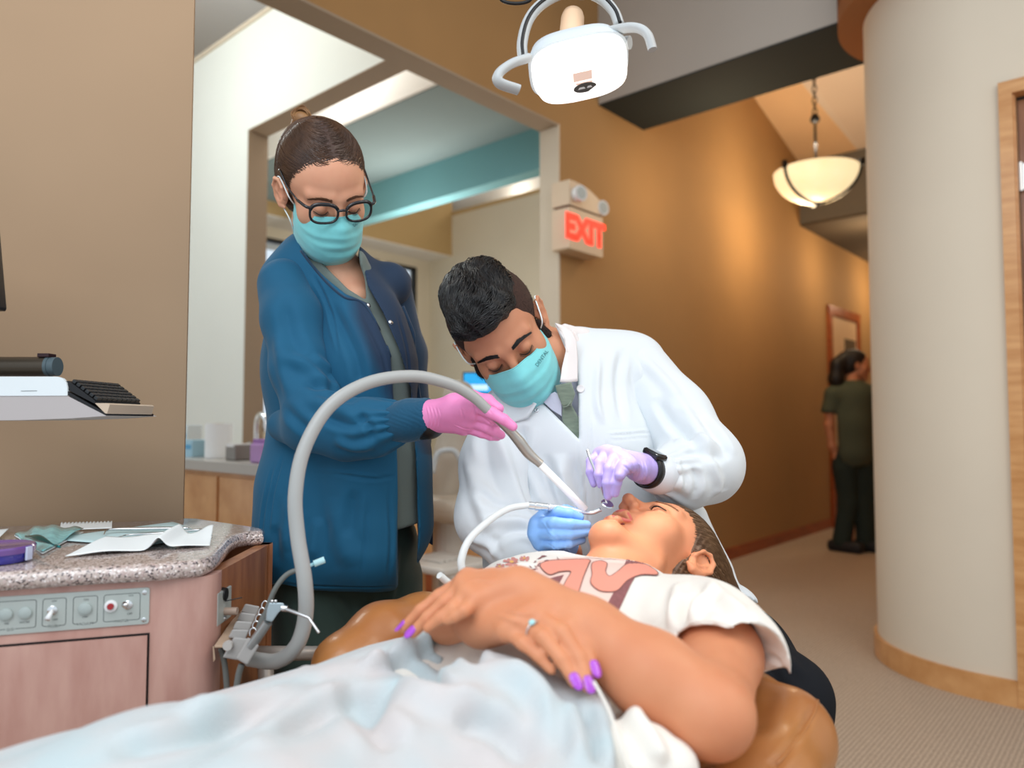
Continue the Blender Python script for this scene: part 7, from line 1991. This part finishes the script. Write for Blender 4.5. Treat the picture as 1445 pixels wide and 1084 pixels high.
mb = MB(); mb.tube([H(360, 922, 1.16), H(480, 922, 1.2)], .011, 16); mb.tube([H(375, 934, 1.16), H(376, 1100, 1.16)], .012, 16); mb.build('support_rail', mat('rail_grey', srgb('#a49c94'), rough=0.4, metal=0.3), ih, smooth=True)
# air-water syringe
sy = thing('water_syringe', tuple(H(370, 870)), 'silver three way syringe with a bent nozzle resting in the holder', 'syringe')
mb = MB(); a_, b_ = H(354, 912, .99), H(378, 878, .985); mb.tube([a_, b_], [.0068, .0062], 20); mb.build('syringe_handle', mat('syringe_silver', srgb('#a9aaa8'), rough=0.3, metal=0.8), sy, smooth=True, auto=50)
s = S(); panel_fn(s, [(380, 850), (400, 851), (402, 856), (392, 866), (384, 878), (375, 876), (376, 862)], .985, .0055); sdf_obj('syringe_head', s, .0012, mat('head_blue_silver', srgb('#aebcc2'), rough=0.25, metal=0.6), sy, rel=3)
mb = MB(); mb.tube([H(402, 859, .98), H(436, 872, .96), H(450, 893, .955)], [.0023, .0019, .0017], 12); mb.build('nozzle', M['steel'], sy, smooth=True, auto=60)
for px_ in (384, 389):
    mb = MB(); c = H(px_, 850, .98); mb.tube([c, c + UP * .003], .0018, 12); mb.build('trigger_button', M['chrome'], sy, smooth=True)
mb = MB(); c = H(401, 858, .982); mb.tube([c - np.array([.003, 0, 0]), c + np.array([.004, 0, -.001])], .0042, 16); mb.build('nozzle_collar', M['chrome'], sy, smooth=True, auto=40)
# saliva ejector
se = thing('saliva_ejector', tuple(H(380, 850)), 'bent grey saliva ejector tube with a pale aqua tip beside the syringe', 'saliva ejector')
mb = MB(); mb.tube(bez([H(368, 884, 1.03), H(376, 862, 1.03), H(388, 832, 1.03), H(405, 811, 1.035), H(428, 802, 1.04)], 30), .0036, 14); mb.build('ejector_tube', M['hose_dark'], se, smooth=True)
mb = MB(); mb.tube([H(426, 803, 1.04), H(444, 795.5, 1.045)], .0026, 12); mb.build('clear_tube', mat('clear_aqua', srgb('#a8dbe6'), rough=0.1, coat=0.5), se, smooth=True)
mb = MB(); a_, b_ = H(443, 796, 1.045), H(458, 790, 1.05); mb.tube([a_, b_], .0048, 16); mb.build('ejector_tip', mat('tip_aqua', srgb('#bfe9ee'), rough=0.3), se, smooth=True, auto=40)
mb = MB(); mb.tube([H(366, 888, 1.03), H(374, 868, 1.03)], .0055, 14); mb.build('ejector_valve', M['hose_dark'], se, smooth=True, auto=40)

# ---------------------------------------------------------------- person in the corridor
Yb = 6.0
def BG(px, py, Y=Yb): return P(px, py, Y)
skinB = skin_mat('skin_warm', srgb('#c98a66'), srgb('#bd7c5a'))
bT = Xf(BG(1209, 516), rot('Z', 75) @ rot('X', 6))
s = S(); head(s, bT, 1.0)
s.chain([bT((0, .03, -.04)), BG(1203, 548)], [.052, .055], k=.02)
s.chain([BG(1172, 560), BG(1170, 600), BG(1174, 630), BG(1180, 640)], [.045, .036, .030, .028], k=.02)
s.chain([BG(1180, 645), BG(1184, 652, 5.97)], [.03, .018], k=.02)
s.chain([BG(1238, 560), BG(1242, 600), BG(1240, 640)], [.045, .036, .03], k=.02)
for k in range(4): s.chain([BG(1182 + k * 1.6, 649, 5.98 + .015 * k), BG(1184 + k * 1.6, 656, 5.98 + .015 * k), BG(1185 + k * 1.6, 662, 5.99 + .015 * k)], [.009, .0085, .007], k=.003)
s.chain([BG(1205, 560), BG(1205, 640)], [.11, .10], k=.05)
s.chain([BG(1196, 640), BG(1198, 765)], [.07, .04], k=.03); s.chain([BG(1216, 640), BG(1218, 765)], [.07, .04], k=.03)
bpn, VbN, QbN = sdf_obj('person', s, .006, skinB, None, rel=1)
tag(bpn, 'distant person with a dark ponytail in green scrubs walking down the corridor', 'person')
s = S(); s.chain([BG(1205, 562), BG(1203, 600), BG(1203, 638)], [.155, .150, .165], k=.05); s.cone(BG(1178, 556), .075, BG(1236, 556), .075, k=.05)
s.chain([BG(1176, 558), BG(1170, 580)], [.068, .066], k=.03); s.chain([BG(1238, 558), BG(1244, 580)], [.068, .066], k=.03)
cutter(s, [(1150, 582), (1181, 584), (1184, 640), (1192, 660), (1260, 655), (1260, 800), (1100, 800)], 5.0, 7.0, k=.01)
sdf_obj('scrub_top', s, .012, mat('bg_scrub', srgb('#4a5040'), rough=0.85), bpn, noise=[(.006, 14, 3, (1, 1, 1))])
s = S(); s.cone(BG(1196, 645), .11, BG(1216, 645), .11, k=.05); s.chain([BG(1192, 660), BG(1196, 710), BG(1188, 764)], [.10, .072, .075], k=.04); s.chain([BG(1220, 660), BG(1220, 710), BG(1222, 768)], [.10, .075, .075], k=.03)
sdf_obj('trousers', s, .012, mat('bg_trousers', srgb('#26312c'), rough=0.85), bpn, noise=[(.006, 14, 5, (1, 1, 1))])
mb = MB()
for a in (1188, 1222): q = BG(a, 770); mb.box((q[0] + .02, q[1] - .03, .045), (.12, .28, .09), rot('Z', 40), bev=.035)
mb.build('shoes', bpy.data.materials['shoe_black'], bpn, smooth=True)
s = S(); s.ell(bT((0, .03, .045)), (.085, .105, .088), bT.M); s.ell(bT((0, .06, -.01)), (.08, .08, .08), bT.M, k=.03); s.ell(bT((0, -.11, -.04)), (.08, .075, .095), bT.M, k=.01, sub=True)
s.chain([BG(1192, 505), BG(1182, 515), BG(1180, 535), BG(1184, 558)], [.05, .055, .06, .035], k=.03)
sdf_obj('hair', s, .008, mat('bg_hair', (0.012, 0.009, 0.008), rough=0.5), bpn, noise=[(.004, 40, 3, (1, 1, .3))])
# ================================================================ light and camera
sc = bpy.context.scene
w = bpy.data.worlds.new('world'); sc.world = w; w.use_nodes = True
bg = w.node_tree.nodes['Background']; bg.inputs['Color'].default_value = (0.80, 0.90, 1.0, 1); bg.inputs['Strength'].default_value = 1.0
def area(name, loc, tgt, size, power, color=(1, 1, 1), sy=None, spread=180):
    l = bpy.data.lights.new(name, 'AREA'); l.size = size; l.energy = power; l.color = color; l.spread = math.radians(spread)
    if sy: l.shape = 'RECTANGLE'; l.size_y = sy
    o = bpy.data.objects.new(name, l); col.objects.link(o); o.location = loc
    d = Vector(tgt) - Vector(loc); o.rotation_euler = d.to_track_quat('-Z', 'Y').to_euler(); return o
def spot(name, loc, tgt, ang, power, color=(1, 1, 1), blend=0.4, rad=0.03):
    l = bpy.data.lights.new(name, 'SPOT'); l.spot_size = math.radians(ang); l.energy = power; l.color = color; l.spot_blend = blend; l.shadow_soft_size = rad
    o = bpy.data.objects.new(name, l); col.objects.link(o); o.location = loc
    d = Vector(tgt) - Vector(loc); o.rotation_euler = d.to_track_quat('-Z', 'Y').to_euler(); return o
def point(name, loc, power, color=(1, 1, 1), rad=0.1):
    l = bpy.data.lights.new(name, 'POINT'); l.energy = power; l.color = color; l.shadow_soft_size = rad
    o = bpy.data.objects.new(name, l); col.objects.link(o); o.location = loc; return o
area('key_ceiling_light', (-0.6, -0.4, 2.6), (0.1, 1.3, 0.9), 1.6, 31, (0.93, 0.97, 1.0))
area('fill_ceiling_light', (1.6, 0.6, 2.7), (0.4, 1.6, 0.9), 1.2, 17, (1.0, 0.86, 0.7))
WARM = (1.0, 0.77, 0.50)
cpt = a0 - B * 0.55
for t, pw in ((-1.2, 9), (0.25, 21), (1.9, 16), (3.5, 20)):
    q = cpt + A * t
    point('corridor_lamp', (q[0], q[1], 2.55), pw, WARM, 0.15)
q = b0 - A * 0.2 + B * 1.5
point('left_room_lamp', tuple(bb + A * 1.4 + B * 1.4 + UP * 2.2), 34, (1, 0.97, 0.9), 0.3)
point('left_room_lamp', tuple(bb - A * 1.1 + B * 1.0 + UP * 3.0), 44, (0.95, 1.0, 0.97), 0.3)
point('far_room_lamp', tuple(fr0 - A * 1.3 + B * 1.6 + UP * 1.5), 16, (1, 0.93, 0.82), 0.2)
point('recess_fill', tuple(f0 + A * .12 + B * .5 + UP * .12), 3.0, (1, .95, .85), .05)  # added fill with no fitting, brightens the strip above the far wall
point('cove_bounce_fill', tuple(kb - A * 0.35 + B * 1.0 + UP * 3.3), 14, (1, 0.95, 0.92), 0.2)  # added fill standing in for light bounced off the white ceiling
point('pendant_glow', tuple(cb_ + UP * .22), 9, (1, .86, .68), .1)
cam = bpy.data.cameras.new('camera'); co = bpy.data.objects.new('camera', cam); col.objects.link(co)
co.location = (0, 0, CAMZ); co.rotation_euler = (math.pi / 2 + PITCH, 0, 0)
cam.sensor_width = 36; cam.lens = 36 * FPX / 1445; cam.clip_start = 0.02
cam.dof.use_dof = True; cam.dof.focus_distance = 1.28; cam.dof.aperture_fstop = 2.6
sc.camera = co
sc.view_settings.view_transform = 'Standard'; sc.view_settings.look = 'None'; sc.view_settings.exposure = 0.0; sc.view_settings.gamma = 1.0
sc.cycles.use_denoising = True
sc.cycles.max_bounces = 8; sc.cycles.diffuse_bounces = 4; sc.cycles.transparent_max_bounces = 8
sc.cycles.sample_clamp_indirect = 4.0
sp_ = spot('dental_light_beam', tuple(c0 + ax * .07), (0.165, 1.17, .90), 24, 22, (1.0, .96, .92), .6, .05)
